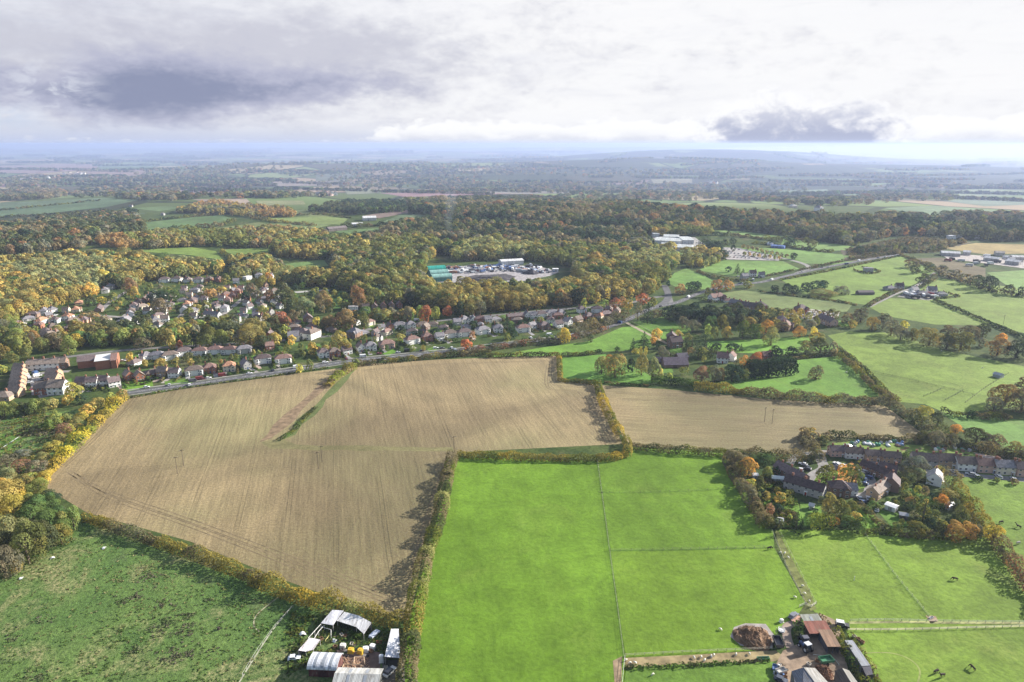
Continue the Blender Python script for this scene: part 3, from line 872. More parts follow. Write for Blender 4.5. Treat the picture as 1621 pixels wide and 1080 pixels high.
trees_px('''78 808 36 28 green;58 786 36 28 lime;112 828 26 20 olive;42 774 30 24 ochre;72 764 26 18 yellow low;18 768 36 28 pale;100 820 26 20 darkolive;56 816 40 34 olive;1345 743 10 9 olive;1380 746 9 9 dark;1403 746 10 10 olive;1428 750 16 13 grey;1520 758 10 8 brown;1550 761 12 8 dark;1578 764 10 8 olive;1606 767 12 9 brown;1488 750 13 13 dark;1300 796 12 10 darkolive;1362 735 8 8 olive;1421 770 12 10 darkolive;1380 796 10 8 olive;1405 795 9 8 green;1260 775 8 8 olive;1244 762 10 9 darkolive;1252 785 12 10 olive;1290 812 10 8 dark;1470 765 16 10 olive;1456 775 12 9 darkolive;1440 785 14 10 green;1418 800 10 8 olive;1475 790 12 10 dark;1465 798 10 8 ochre;567 488 28 35 russet;583 487 20 18 olive;514 490 24 29 rust;505 488 16 22 grey;449 479 34 30 darkolive;428 479 18 20 russet;445 519 29 24 red;451 531 16 17 lime;502 516 13 14 yellow;521 521 27 21 rust;
548 521 34 30 rust;540 519 20 24 pink;577 523 21 29 olive;536 553 26 28 gold;548 559 19 20 gold;462 546 14 15 gold;434 546 21 19 gold;471 534 8 15 dark conifer;474 590 12 13 yellow;490 586 12 17 olive;
405 534 36 29 ochre;480 496 36 24 pale;415 500 18 16 olive;572 551 18 14 dark;517 561 21 14 ochre;495 561 16 19 ochre;545 586 7 19 olive poplar;563 581 14 13 olive;467 511 18 20 brown;
674 509 22 25 red;666 506 14 22 lime;690 506 14 20 lime;708 501 17 16 red;728 501 22 23 dark;743 500 18 22 ochre;760 499 18 24 grey bare;803 523 17 22 dark conifer;713 528 12 15 dark conifer;738 553 18 16 red;734 563 10 9 gold bush;
748 539 10 15 pink;803 541 12 14 olive;893 542 22 22 yellow;884 545 9 10 brown bush;935 542 11 13 darkolive;896 509 14 20 dark conifer;932 515 8 12 dark;940 517 8 14 gold poplar;1025 511 19 31 dark conifer;
1009 507 18 28 grey bare;971 491 19 19 red;954 490 20 16 lime;924 488 10 15 lime;985 486 15 16 russet;994 491 16 16 ochre;1018 481 22 16 red;1034 485 12 14 olive;1002 556 11 21 dark conifer;1019 552 18 27 dark conifer;
977 557 9 8 dark bush;1014 563 5 15 yellow poplar;1022 563 5 15 yellow poplar;973 597 35 34 ochre;967 588 22 26 orange;952 592 20 28 pale;981 576 18 15 rust;1015 594 22 34 pale;1033 602 23 36 pale;998 589 13 22 dark;
1006 560 12 9 yellow bush;1038 538 18 18 gold;1034 544 10 10 orange;1095 553 20 26 dark cedar;1115 556 22 30 dark cedar;1105 569 16 20 dark cedar;1125 567 14 18 dark conifer;1086 556 12 20 dark cedar;1134 557 16 14 dark;1160 557 22 13 dark;
1173 556 7 12 dark conifer;1047 571 22 22 grey;1042 556 8 12 dark;1197 578 24 21 red;1177 579 16 16 orange;1110 605 26 26 pink;1131 605 20 27 grey;1140 603 14 20 brown;1158 604 34 26 dark;1178 602 16 18 olive;1191 600 18 18 dark;
1125 523 24 22 green;1142 521 22 22 olive;1175 535 26 27 green;1195 536 22 23 green;1212 529 20 22 orange;1222 532 16 16 ochre;1220 547 27 26 pale;1150 536 20 19 gold;1130 536 14 18 olive;1120 532 12 18 lime;1095 526 24 20 grey;1080 520 20 18 grey;1110 508 20 16 dark;
1065 508 22 16 darkolive;1090 510 22 18 dark;1128 506 24 22 dark;1150 512 22 22 dark;1172 510 24 20 dark;1195 510 22 18 dark;1160 497 18 14 darkolive;1040 503 20 12 grey;1228 571 27 23 dark;1073 536 14 13 gold;1088 538 14 10 ochre bush;1060 602 8 12 lime;1045 603 9 20 pale;
1252 564 20 15 dark;1275 561 24 21 pale;1298 559 28 24 darkolive;1319 561 14 20 grey;1265 534 20 18 orange;1288 531 11 13 yellow;1293 541 24 14 ochre;1240 524 20 14 brown;1282 520 20 14 grey;1291 601 22 22 brown bush;1350 519 14 12 ochre;1380 523 19 21 gold;
1340 512 20 16 brown;1362 510 30 22 brown;1397 521 24 24 grey;1410 531 24 24 grey;1425 538 24 22 grey;1431 521 13 13 yellow;1444 539 23 18 olive;1470 547 38 27 ochre;1498 553 24 22 darkolive;1520 554 42 28 olive;1500 532 26 16 brown;1535 537 30 20 brown;1555 534 24 22 darkolive;
1578 563 32 27 rust;1608 567 38 27 dark;1586 541 16 13 orange;1554 549 16 14 grey;1590 642 42 34 rust;1616 652 44 38 brown;1572 652 28 24 grey;1621 622 34 24 brown;1640 650 40 36 rust;
1461 453 22 19 darkolive;1475 446 15 12 brown;1565 461 24 23 dark;1549 456 22 20 darkolive;1597 466 19 15 darkolive;1530 449 22 15 brown;1510 441 22 14 brown;1490 434 16 14 grey;1442 424 20 13 brown;1470 430 18 14 darkolive;1448 433 16 14 darkolive;1618 468 14 14 dark;
1245 463 16 14 dark;1258 466 16 14 dark;1275 463 17 15 dark;1293 459 22 14 dark;1304 456 14 12 dark;1226 463 14 11 dark;1300 468 40 10 pale low;1332 466 26 12 grey low;1420 402 12 8 brown;
1461 665 27 22 yellow;1484 674 22 22 darkolive;1512 687 24 15 orange;1545 702 36 25 darkolive;1480 706 30 24 grey;1458 702 22 20 darkolive;1503 707 26 22 brown;1577 710 32 21 brown;1605 722 32 22 ochre;1630 735 32 24 brown;1563 706 22 18 grey;
1272 694 16 18 brown;1290 702 18 18 grey;1302 704 20 14 darkolive;1310 696 18 12 brown;1282 690 18 14 ochre;1308 764 30 30 olive;1348 767 33 32 olive;1333 752 14 18 orange;1310 816 32 36 ochre;1330 823 28 34 olive;1349 812 21 18 olive;1352 826 18 16 gold;1340 836 30 20 green;1358 842 24 24 green;
1320 832 18 14 orange;1185 753 28 28 orange;1163 737 36 24 brown;1172 752 24 22 ochre;1188 771 17 14 yellow;1178 776 18 14 brown;1260 840 20 32 dark conifer;1270 838 10 16 green conifer;1205 787 11 14 dark;1222 796 6 17 dark poplar;1234 796 17 17 gold;1213 757 18 18 olive;1208 732 34 12 green;1228 752 16 14 dark;
1212 792 14 14 ochre;1218 815 14 18 pink;1215 835 22 18 olive;1204 828 16 16 grey;1196 805 18 20 brown;1190 790 18 18 grey;1230 835 20 14 darkolive;1232 810 16 12 dark;1384 806 18 12 green;
1571 859 32 29 yellow;1507 853 36 29 orange;1530 852 30 26 orange;1492 852 20 22 darkolive;1545 850 20 20 brown;1490 802 23 19 orange;1510 805 16 18 darkolive;1460 826 36 42 dark cedar;1470 840 26 22 dark;1452 781 13 13 lime;1520 826 26 26 olive;1532 812 14 18 gold;1450 752 42 28 grey;1447 758 34 18 pale;
1432 729 14 17 dark conifer;1484 757 17 20 ochre;1495 751 15 14 brown;1447 848 34 23 olive;1440 800 18 14 rust;1437 808 20 14 dark;1500 790 30 16 ochre low;1431 766 14 10 olive;1473 850 5 10 gold poplar;1480 845 14 14 dark;1395 840 8 7 grey;
46 892 54 66 olive;30 872 46 58 pale;5 870 46 56 ochre;66 872 46 50 darkolive;100 848 34 38 olive;50 838 44 38 green;-8 820 46 46 gold;25 822 44 40 yellow;95 826 36 26 green;20 888 32 50 darkolive;10 914 46 52 brown;27 908 18 24 gold;82 852 60 46 green;118 838 28 38 lime;75 802 44 24 dark;15 802 50 40 gold;8 782 34 26 gold;36 798 28 22 yellow;15 852 40 36 darkolive;-15 870 50 60 olive;60 820 40 36 green;98 862 30 34 olive;-20 910 50 50 darkolive;-22 840 44 50 ochre;
115 633 31 27 yellow;108 640 18 14 gold;130 639 19 15 dark;155 647 24 17 gold;176 636 18 14 lime;194 629 14 13 rust;8 658 22 22 lime;24 659 20 24 olive;40 658 20 22 darkolive;55 656 20 24 lime;70 653 20 22 olive;83 648 18 18 ochre;-10 660 24 24 olive;88 674 24 24 lime;78 682 18 18 green;120 677 24 16 ochre;106 668 18 14 olive;
103 692 22 22 pink bare;94 700 20 14 ochre low;60 747 34 18 grey low;30 748 34 20 pink bare;12 742 34 22 grey bare;50 762 20 14 lime;85 712 26 14 yellow low;70 730 22 14 ochre low;140 655 22 15 gold;130 664 20 12 yellow low;110 684 18 12 yellow low;38 722 26 10 grey low;
10 546 24 28 olive;30 562 24 30 lime;45 569 20 24 olive;55 546 22 22 rust;85 553 28 26 brown;110 561 24 29 lime;95 556 18 20 brown;122 551 22 22 yellow;140 546 18 20 dark;160 549 26 26 lime;178 546 20 22 darkolive;196 546 26 26 lime;215 541 24 24 olive;5 592 16 14 lime;208 577 12 19 gold;70 558 20 24 olive;20 575 20 18 olive;2 570 24 26 ochre;
204 541 16 22 lime;222 546 20 24 olive;233 543 16 18 dark;245 537 14 14 lime;263 546 25 27 ochre;273 553 14 22 gold;285 553 10 14 red;284 520 22 17 gold;300 531 18 19 lime;297 546 20 16 olive;328 521 15 12 red;340 522 14 12 orange;332 549 36 30 olive;352 546 24 24 lime;366 540 18 18 ochre;382 543 24 20 grey;397 546 44 32 ochre;420 551 30 20 darkolive;438 546 14 18 gold;
310 548 18 24 dark;250 481 34 20 dark;270 478 34 18 green;256 501 34 28 grey;207 467 22 26 russet;214 472 18 18 ochre;238 441 13 13 orange;249 437 13 13 orange;228 551 30 16 grey bare;332 474 20 17 rust;350 466 16 12 gold;358 449 16 15 olive;271 442 30 18 olive;320 474 16 12 ochre;326 490 16 14 olive;312 494 16 12 ochre;390 480 14 18 dark;398 470 18 22 grey;408 480 16 20 brown;
161 480 13 10 yellow;145 484 18 14 darkolive;180 480 16 16 olive;52 492 34 28 gold;62 490 22 20 ochre;30 502 30 26 gold;95 482 30 26 gold;112 478 26 24 ochre;82 478 26 22 olive;5 512 24 22 olive;20 520 22 22 lime;32 538 16 24 pale;35 527 14 16 ochre;135 506 18 10 rust;150 506 18 10 rust;145 500 12 8 brown;165 512 12 12 brown;
55 526 12 10 olive;85 525 8 8 lime;300 500 18 12 olive;240 500 12 8 green;415 455 20 18 olive;425 446 14 14 orange;432 452 12 12 gold;468 452 22 20 dark cedar;485 450 20 22 dark;500 452 22 18 dark;450 446 18 16 darkolive;530 452 26 20 ochre;545 456 26 20 olive;475 452 9 18 green conifer;540 478 9 14 dark conifer;545 484 10 12 dark conifer;
610 505 20 16 ochre;630 507 20 14 brown;595 507 16 18 olive;645 506 22 20 grey;600 525 14 10 olive;634 540 16 12 ochre;660 535 30 9 dark bush;690 530 16 10 dark bush;728 531 14 10 olive;750 520 16 12 dark;785 522 16 12 dark;840 515 16 10 dark;855 512 14 10 olive;870 540 14 10 green;830 545 14 10 green;812 536 14 14 dark;652 556 10 10 lime bush;670 556 7 10 gold poplar;612 556 6 10 green bush''')

PAL = {'golden': [('ochre', 6), ('gold', 5), ('pale', 2), ('olive', 3), ('yellow', 1), ('darkolive', 1), ('green', 1)],
       'mixed': [('olive', 8), ('ochre', 4), ('pale', 3), ('darkolive', 3), ('grey', 2), ('dark', 2), ('gold', 1), ('rust', 1), ('green', 3)],
       'front': [('olive', 4), ('ochre', 4), ('pale', 3), ('darkolive', 2), ('grey', 3), ('gold', 2), ('rust', 2), ('dark', 2), ('lime', 1)],
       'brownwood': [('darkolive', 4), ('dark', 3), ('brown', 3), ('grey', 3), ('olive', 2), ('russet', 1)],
       'evergreen': [('dark', 5), ('darkolive', 4), ('green', 2)],
       'gardens': [('olive', 4), ('ochre', 2), ('darkolive', 3), ('dark', 3), ('green', 3), ('gold', 1), ('grey', 2), ('lime', 1), ('rust', 1)],
       'ochrewood': [('ochre', 4), ('olive', 3), ('rust', 2), ('brown', 3), ('gold', 1), ('pale', 2)]}


def pick(pal):
    k, w = zip(*PAL[pal])
    return R.choices(k, w)[0]


WOODS = {}


def poly_ground(pxs):
    return [(p.x, p.y) for p in (P(*q) for q in pxs)]


def wood(key, name, label, pxs, sp, hr, pal, con=0.0, wf=(0.85, 1.2), kind=None):
    g = poly_ground(pxs)
    WOODS.setdefault(key, (name, label))
    x0, x1 = min(a[0] for a in g), max(a[0] for a in g); y0, y1 = min(a[1] for a in g), max(a[1] for a in g)
    y = y0
    while y < y1:
        d = max(y, 300); s = sp * max(1.0, d / 1500.0) ** 0.8
        n = int((x1 - x0) / s) + 1
        xs = x0 + (np.arange(n) + NR.uniform(-.42, .42, n)) * s + R.uniform(-.5, .5) * s; ys = y + NR.uniform(-.42, .42, n) * s
        k = inpoly(xs, ys, g)
        zs = hgt(xs, ys)
        # colour drifts in stands rather than tree by tree
        for a, b, z in zip(xs[k], ys[k], zs[k]):
            f = s / sp
            st = math.sin(a / 47 + 1.3 * math.sin(b / 61)) * math.cos(b / 53 + math.sin(a / 83))
            kd = kind or ('conifer' if R.random() < con else R.choice(('broad', 'broad', 'broad', 'tall', 'bare')))
            c = ('dark' if kd == 'conifer' else pick(pal))
            if kd != 'conifer' and st > .3: c = PAL[pal][0][0] if R.random() < .8 else c
            elif kd != 'conifer' and st < -.3: c = PAL[pal][1 if math.sin(a / 120 + b / 95) > 0 else 2][0]
            h = R.uniform(*hr)
            if R.random() < .12: h *= 1.18; sz_ = 1.35
            else: sz_ = R.uniform(.72, 1.12)
            w = sz_ * (h * R.uniform(*wf) if kd != 'conifer' else h * R.uniform(.4, .5)) * (0.75 + 0.25 * f) * (1.0 if f < 1.2 else 1.25)
            TREES.append((Vector((a, b, z)), h, w, c, kd, key, 0))
        y += s
    return g


wood('golden', 'golden_wood', 'golden autumn wood on the slope behind the houses at the left', [(-120, 430), (0, 420), (110, 412), (195, 412), (245, 418), (330, 424), (362, 432), (240, 446), (225, 450), (196, 460), (168, 454), (150, 470), (120, 476), (60, 496), (-10, 520), (-120, 540)], 9.0, (11, 16), 'golden')
wood('golden', '', '', [(365, 416), (430, 414), (452, 430), (420, 440), (372, 446), (360, 434)], 9.5, (10, 15), 'front')
wood('dusky', 'dusky_wood', 'dark brown wood beyond the golden wood, cloud shade painted into its colour', [(-150, 372), (0, 362), (120, 345), (215, 340), (228, 362), (222, 372), (150, 380), (140, 392), (60, 402), (-150, 420)], 12, (11, 16), 'brownwood')  # cloud shade put into the dark tree colours; no cloud casts it
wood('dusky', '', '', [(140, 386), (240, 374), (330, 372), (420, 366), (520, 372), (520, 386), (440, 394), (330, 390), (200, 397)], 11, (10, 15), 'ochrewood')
wood('middle', 'mixed_wood', 'broad mixed autumn wood around the scrapyard', [(430, 400), (520, 384), (600, 384), (690, 386), (720, 398), (685, 408), (670, 422), (668, 450), (690, 463), (760, 462), (830, 461), (880, 459), (916, 449), (906, 422), (850, 415), (800, 412), (720, 414), (700, 400), (760, 388), (850, 392), (950, 400), (1010, 398), (1060, 400), (1075, 418), (1060, 430), (1050, 446), (1042, 458), (1030, 466), (990, 474), (940, 482), (870, 487), (800, 494), (735, 498), (690, 494), (640, 486), (590, 482), (556, 462), (520, 458), (470, 452), (440, 446), (456, 443), (530, 440), (530, 412), (440, 408)], 8.6, (11, 17), 'mixed')
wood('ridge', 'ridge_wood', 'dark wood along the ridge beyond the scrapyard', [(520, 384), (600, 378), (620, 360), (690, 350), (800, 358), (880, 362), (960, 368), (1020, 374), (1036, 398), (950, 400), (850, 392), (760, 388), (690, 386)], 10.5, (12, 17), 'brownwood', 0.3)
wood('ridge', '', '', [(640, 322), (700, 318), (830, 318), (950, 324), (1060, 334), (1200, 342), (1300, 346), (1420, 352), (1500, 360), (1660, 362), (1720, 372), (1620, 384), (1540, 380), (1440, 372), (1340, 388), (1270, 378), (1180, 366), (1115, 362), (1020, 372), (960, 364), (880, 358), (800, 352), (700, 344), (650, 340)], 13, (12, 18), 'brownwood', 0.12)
wood('ridge', '', '', [(1020, 360), (1120, 362), (1125, 374), (1030, 374)], 10, (12, 15), 'ochrewood')
wood('ridge', '', '', [(1340, 404), (1400, 392), (1460, 384), (1530, 386), (1470, 400), (1424, 401)], 13, (5, 9), 'brownwood')
wood('ridge', '', '', [(480, 336), (560, 322), (640, 322), (640, 336), (570, 341)], 12, (10, 15), 'evergreen')
wood('ridge', '', '', [(275, 336), (340, 320), (400, 330), (460, 334), (470, 344), (390, 344), (340, 340)], 13, (9, 14), 'ochrewood')
wood('ridge', '', '', [(-150, 320), (-20, 306), (70, 302), (110, 306), (80, 315), (-150, 326)], 14, (11, 16), 'brownwood')
wood('gardencentre', 'garden_centre_trees', 'trees screening the white roofed garden centre', [(1080, 400), (1130, 404), (1150, 412), (1120, 424), (1090, 424), (1076, 412)], 9, (8, 13), 'mixed')
for px, sp, hr, pal in (([(0, 526), (60, 528), (130, 524), (205, 518), (300, 516), (420, 516), (470, 520), (560, 506), (560, 524), (470, 540), (330, 538), (210, 545), (80, 552), (-40, 560), (-40, 526)], 10, (8, 13), 'gardens'),
                        ([(440, 455), (560, 462), (590, 486), (540, 500), (440, 506), (420, 480)], 12, (5, 9), 'gardens'),
                        ([(560, 500), (700, 500), (690, 505), (560, 515)], 11, (6, 10), 'gardens'),
                        ([(200, 450), (440, 440), (430, 520), (200, 515), (150, 495)], 13, (2.5, 5), 'gardens'),
                        ([(230, 574), (400, 562), (480, 552), (560, 540), (600, 534), (600, 545), (480, 566), (300, 583), (230, 589)], 9, (3, 7), 'gardens'),
                        ([(600, 528), (720, 520), (860, 508), (910, 504), (905, 510), (800, 523), (640, 538)], 10, (3, 7), 'evergreen'),
                        ([(1040, 505), (1180, 496), (1250, 505), (1230, 520), (1120, 515), (1060, 508)], 12, (8, 13), 'evergreen'),
                        ([(1180, 500), (1330, 500), (1340, 516), (1240, 528), (1180, 530)], 12, (5, 10), 'gardens'),
                        ([(1180, 770), (1240, 760), (1260, 800), (1255, 835), (1210, 830)], 8, (2, 5), 'gardens'),
                        ([(1400, 760), (1480, 765), (1520, 820), (1500, 840), (1420, 845), (1380, 800)], 8, (2.5, 6), 'gardens'),
                        ([(905, 504), (980, 500), (975, 514), (905, 522)], 9, (3, 6), 'gardens'),
                        ([(1050, 560), (1170, 558), (1180, 590), (1060, 598)], 15, (3, 7), 'gardens')):
    wood('town', 'garden_trees', 'distant small trees between the houses and gardens', px, sp, hr, pal)

# hedges: (name label pixels width height palette)
HEDGES = []


def hedge(label, pxs, w, h, cols, lump=0.25, name='hedge', sz=None, zlow=0.0, smooth=True, dense=1.0, auto=None, group=None, tone=1.2):
    g = [Vector((p.x, p.y)) for p in (P(*q) if not isinstance(q, Vector) else q for q in pxs)]
    g = smooth_line(g, 5) if smooth and len(g) > 2 else g
    seg = [(b - a).length for a, b in zip(g, g[1:])]
    L = sum(seg)
    o = g[0]; z0 = float(hgt(o.x, o.y))
    d = math.hypot(*(sum(g, Vector((0, 0))) / len(g)))
    sz = sz or max(0.55, d / 620.0)
    n = int(min(26000, max(60, L * (w + 2 * h) / (sz * sz) * 1.25 * dense)))
    r = np.random.default_rng(len(label) + int(abs(o.x)))
    cum = np.concatenate([[0], np.cumsum(seg)])
    s = r.uniform(0, L, n)
    i = np.clip(np.searchsorted(cum, s) - 1, 0, len(seg) - 1)
    G = np.array([tuple(q) for q in g])
    t = (s - cum[i]) / np.maximum(np.array(seg)[i], 1e-6)
    base = G[i] + (G[i + 1] - G[i]) * t[:, None]
    tg = (G[i + 1] - G[i]); tg /= np.linalg.norm(tg, axis=1)[:, None]
    nm = np.stack([-tg[:, 1], tg[:, 0]], 1)
    ph = r.uniform(0, 6, 4)
    env = 1 + lump * (.5 * np.sin(s / w * 1.7 + ph[0]) + .45 * np.sin(s / w * .63 + ph[1]) + .5 * np.sin(s / w * 3.1 + ph[2]) + .35 * np.sin(s / w * .21 + ph[3]))
    env = np.clip(env, .35, 2.0)
    a = r.uniform(0, np.pi, n)
    sh = .65
    ca = np.sign(np.cos(a)) * np.abs(np.cos(a)) ** sh; sa = np.abs(np.sin(a)) ** sh
    rr = r.uniform(.82, 1.05, n)
    off = ca * w / 2 * (.7 + .3 * env) * rr; z = sa * h * env * rr
    low = r.uniform(0, 1, n) < .12
    z = np.where(low, z * r.uniform(0.2, 1, n), z) + .1
    xy = base + nm * off[:, None] + r.normal(size=(n, 2)) * .12 * sz
    p = np.stack([xy[:, 0] - o.x, xy[:, 1] - o.y, hgt(xy[:, 0], xy[:, 1]) - z0 + z], 1)
    N = np.stack([nm[:, 0] * ca, nm[:, 1] * ca, sa], 1) + r.normal(size=(n, 3)) * .42
    N /= np.linalg.norm(N, axis=1)[:, None]
    S = sz * r.uniform(.8, 1.35, n)
    pal = np.array([C[c] for c in cols])
    m = len(cols)
    zone = (s / (w * 1.6) + r.normal(0, .18, n)).astype(int)
    ci = np.array([random.Random(int(q) * 31 + len(label)).randrange(m) for q in zone])
    tint = tone * pal[ci] * r.uniform(.78, 1.22, n)[:, None] * (1 + .12 * np.sin(s / w * 2.3 + ph[1]))[:, None]
    me = quad_mesh(name, quads(p, N, S, r), tint, 'leaf_mass')
    ob = link(name, me, loc=(o.x, o.y, z0))
    tag(ob, label, 'hedge', group, auto)
    HEDGES.append(g)
    return ob


BR = ['brown', 'grey', 'brown', 'ochre']; DK = ['darkolive', 'dark', 'olive', 'brown']; GD = ['gold', 'ochre', 'olive', 'gold']; OL = ['olive', 'ochre', 'darkolive']
hedge('brown hedge with golden tops along the rough meadow', [(136, 822), (200, 846), (300, 880), (390, 915), (420, 926)], 5.0, 4.2, ['brown', 'ochre', 'brown', 'grey', 'ochre'], .3)
hedge('golden lit hedge bushes above the derelict white sheds', [(402, 922), (440, 938), (500, 958), (545, 968)], 6.5, 6.0, ['gold', 'ochre', 'gold', 'darkolive'], .45)
hedge('tangled brown hedge behind the derelict L-shaped shed', [(540, 966), (580, 978), (620, 990), (640, 996)], 5.5, 4.5, ['brown', 'pale', 'ochre', 'brown'], .4)
hedge('tall lumpy hedgerow between stubble and bright green field', [(716, 728), (706, 770), (694, 830), (676, 880), (664, 940), (655, 990), (648, 1046), (642, 1100)], 6.5, 5.6, ['olive', 'brown', 'ochre', 'pale', 'brown', 'darkolive'], .38)
hedge('yellow brown clipped hedge along the top of the bright field', [(724, 724), (800, 727), (880, 729), (960, 729), (992, 722)], 4.6, 3.6, ['ochre', 'olive', 'ochre', 'gold'], .2)
hedge('short corner hedge glowing ochre beside the field gate', [(992, 724), (994, 712), (990, 700)], 5.0, 4.4, ['ochre', 'gold', 'olive'], .25)
hedge('golden hedge dividing the two stubble fields', [(946, 610), (954, 640), (968, 668), (984, 698)], 5.4, 4.4, ['gold', 'ochre', 'gold', 'olive', 'ochre'], .35)
hedge('low ochre hedge stepping along the garden paddock', [(886, 604), (916, 606), (948, 610)], 3.6, 2.6, ['ochre', 'olive', 'ochre'], .2)
hedge('short upright ochre hedge at the end of the long field', [(887, 604), (886, 584), (885, 565)], 4.0, 3.2, ['ochre', 'gold', 'olive'], .2)
hedge('long dark hedge above the stubble field', [(770, 566), (830, 565), (885, 564)], 4.4, 3.4, OL, .2)
hedge('dark green hedge behind the garden paddock', [(889, 565), (920, 563), (952, 559)], 4.4, 3.2, DK, .2)
hedge('dark roadside hedge between main road and stubble field', [(562, 580), (620, 574), (690, 567), (740, 563), (778, 562)], 5.0, 4.2, ['brown', 'darkolive', 'brown', 'ochre'], .3)
hedge('brown roadside hedge below the terrace gardens', [(735, 560), (780, 554), (840, 546), (880, 542), (930, 532), (960, 522)], 5.0, 4.4, ['brown', 'grey', 'pink', 'brown'], .3)
hedge('ragged grey tree belt beside the last roadside houses', [(905, 532), (935, 522), (965, 513), (990, 504)], 9.0, 7.5, ['grey', 'grey', 'brown', 'ochre'], .5)
hedge('low green verge hedge under the main road', [(200, 632), (300, 614), (420, 598), (520, 583)], 1.6, 1.1, ['darkolive', 'green', 'olive'], .3)
hedge('yellow bushes splitting the stubble fields near the road', [(518, 614), (530, 602), (548, 590), (562, 584)], 6.0, 5.0, ['ochre', 'lime', 'ochre', 'gold'], .5)
hedge('dark tussocky strip along the plough mark', [(440, 698), (462, 684), (480, 664), (500, 645)], 3.2, 0.9, ['green', 'darkolive', 'olive'], .5)
hedge('sprawling yellow bramble hedge at the left end of the stubble', [(62, 764), (90, 736), (120, 706), (150, 676), (178, 648), (196, 632)], 7.0, 4.2, ['yellow', 'lime', 'ochre', 'gold'], .6)
hedge('dark hedge across the top of the bright paddock', [(1000, 710), (1060, 716), (1120, 720), (1150, 722)], 4.4, 3.8, ['darkolive', 'brown', 'olive'], .2)
hedge('dark hedge behind the orange tree by the estate', [(1150, 722), (1200, 724), (1245, 728), (1276, 732), (1296, 728)], 5.0, 4.4, ['brown', 'darkolive', 'brown'], .35)
hedge('brown bushy hedge down the left of the estate gardens', [(1150, 730), (1162, 756), (1180, 784), (1196, 812), (1212, 838)], 6.0, 5.0, ['brown', 'grey', 'brown', 'darkolive'], .45)
hedge('brown hedge curling round the estate entrance', [(1270, 694), (1278, 708), (1292, 722), (1298, 730)], 5.5, 4.6, ['brown', 'grey', 'brown'], .4)
hedge('lime green trimmed hedge along the estate boundary', [(1279, 837), (1300, 838), (1314, 834)], 6.0, 6.0, ['green', 'lime', 'green'], .25)
hedge('low hedge under the estate lawns facing the horses', [(1360, 844), (1400, 845), (1440, 850), (1480, 852), (1500, 854)], 3.6, 2.6, ['brown', 'olive', 'darkolive'], .4)
hedge('ochre hedge up the right side of the estate', [(1566, 850), (1548, 824), (1530, 800), (1514, 780), (1500, 766)], 6.5, 5.5, ['ochre', 'brown', 'olive', 'ochre'], .45)
hedge('brown hedge running down from the yellow tree', [(1574, 858), (1590, 880), (1610, 908), (1634, 940), (1670, 980)], 6.0, 5.0, ['brown', 'pink', 'brown', 'ochre'], .35)
hedge('dark garden hedge beside the estate lawns', [(1360, 800), (1385, 825), (1406, 842)], 3.0, 2.2, DK, .3)
hedge('clipped dark green hedge by the barn house garden', [(1030, 606), (1060, 608), (1090, 612), (1110, 614)], 6.0, 4.6, ['green', 'dark', 'green'], .2)
hedge('tall brown hedge over the pale stubble field', [(1098, 616), (1140, 620), (1200, 626), (1260, 634), (1330, 638), (1400, 642), (1416, 646)], 7.0, 6.0, ['brown', 'grey', 'brown', 'ochre', 'darkolive'], .35)
hedge('low dark bank hedge below the garden paddock', [(956, 606), (990, 610), (1030, 612)], 2.4, 1.5, DK, .3)
hedge('small trimmed garden hedge near the barn house', [(1040, 600), (1060, 601), (1082, 604)], 2.8, 2.4, ['green', 'dark'], .15)
hedge('massive clipped dark conifer hedge', [(1184, 597), (1210, 594.5), (1232, 592), (1254, 589)], 13, 11.5, ['dark', 'dark'], .03, sz=1.0, smooth=False, dense=2.2)
hedge('double hedge lane running past the hedged field', [(1316, 562), (1340, 574), (1364, 596), (1390, 622), (1414, 640)], 5.0, 3.8, ['brown', 'olive', 'brown', 'ochre'], .35)
hedge('second hedge of the lane beside the wide pasture', [(1328, 556), (1352, 572), (1378, 596), (1402, 622), (1424, 638)], 3.2, 2.8, DK, .25)
hedge('hedge along the upper edge of the hedged field', [(1236, 572), (1270, 568), (1300, 564), (1322, 562)], 3.2, 2.4, ['brown', 'olive', 'darkolive'], .25)
hedge('overgrown dark hedge between lane end and allotments', [(1408, 646), (1436, 660), (1462, 680), (1484, 694), (1500, 700)], 7.0, 5.5, ['darkolive', 'grey', 'brown'], .45)
hedge('hedge over the allotments at the stubble edge', [(1310, 692), (1350, 694), (1390, 696), (1430, 698), (1470, 702)], 5.0, 3.4, ['brown', 'darkolive', 'brown'], .4)
hedge('brown hedge below the shaded pasture', [(1500, 700), (1540, 712), (1580, 722), (1630, 736), (1680, 750)], 8.0, 6.0, ['brown', 'ochre', 'darkolive', 'brown'], .4)
hedge('hedge between the wide pasture and shaded pasture', [(1488, 654), (1520, 660), (1560, 663), (1600, 664)], 4.0, 3.4, DK, .3)
hedge('green hedge between allotments and the estate gardens', [(1350, 716), (1400, 722), (1450, 726), (1500, 730), (1560, 736)], 3.0, 2.2, ['dark', 'green'], .15)
hedge('dark hedge along the road by the central pasture', [(1236, 444), (1290, 434), (1340, 424), (1424, 406)], 3.0, 2.2, DK, .3)
hedge('dark hedge on the far side of the pasture road', [(1262, 430), (1330, 415), (1418, 399)], 4.0, 2.6, ['darkolive', 'brown'], .35)
hedge('hedge falling right from the top of the pasture road', [(1424, 404), (1450, 414), (1476, 424), (1490, 434)], 5.0, 3.4, ['darkolive', 'brown'], .4)
hedge('tree lined hedge right of the hamlet', [(1488, 436), (1510, 443), (1540, 452), (1570, 462), (1600, 468), (1650, 474)], 5.5, 4.0, ['darkolive', 'brown', 'grey'], .4)
hedge('straight dark hedge running right from the hamlet', [(1478, 476), (1512, 490), (1560, 510), (1621, 536), (1680, 560)], 3.4, 2.8, ['dark', 'darkolive'], .2)
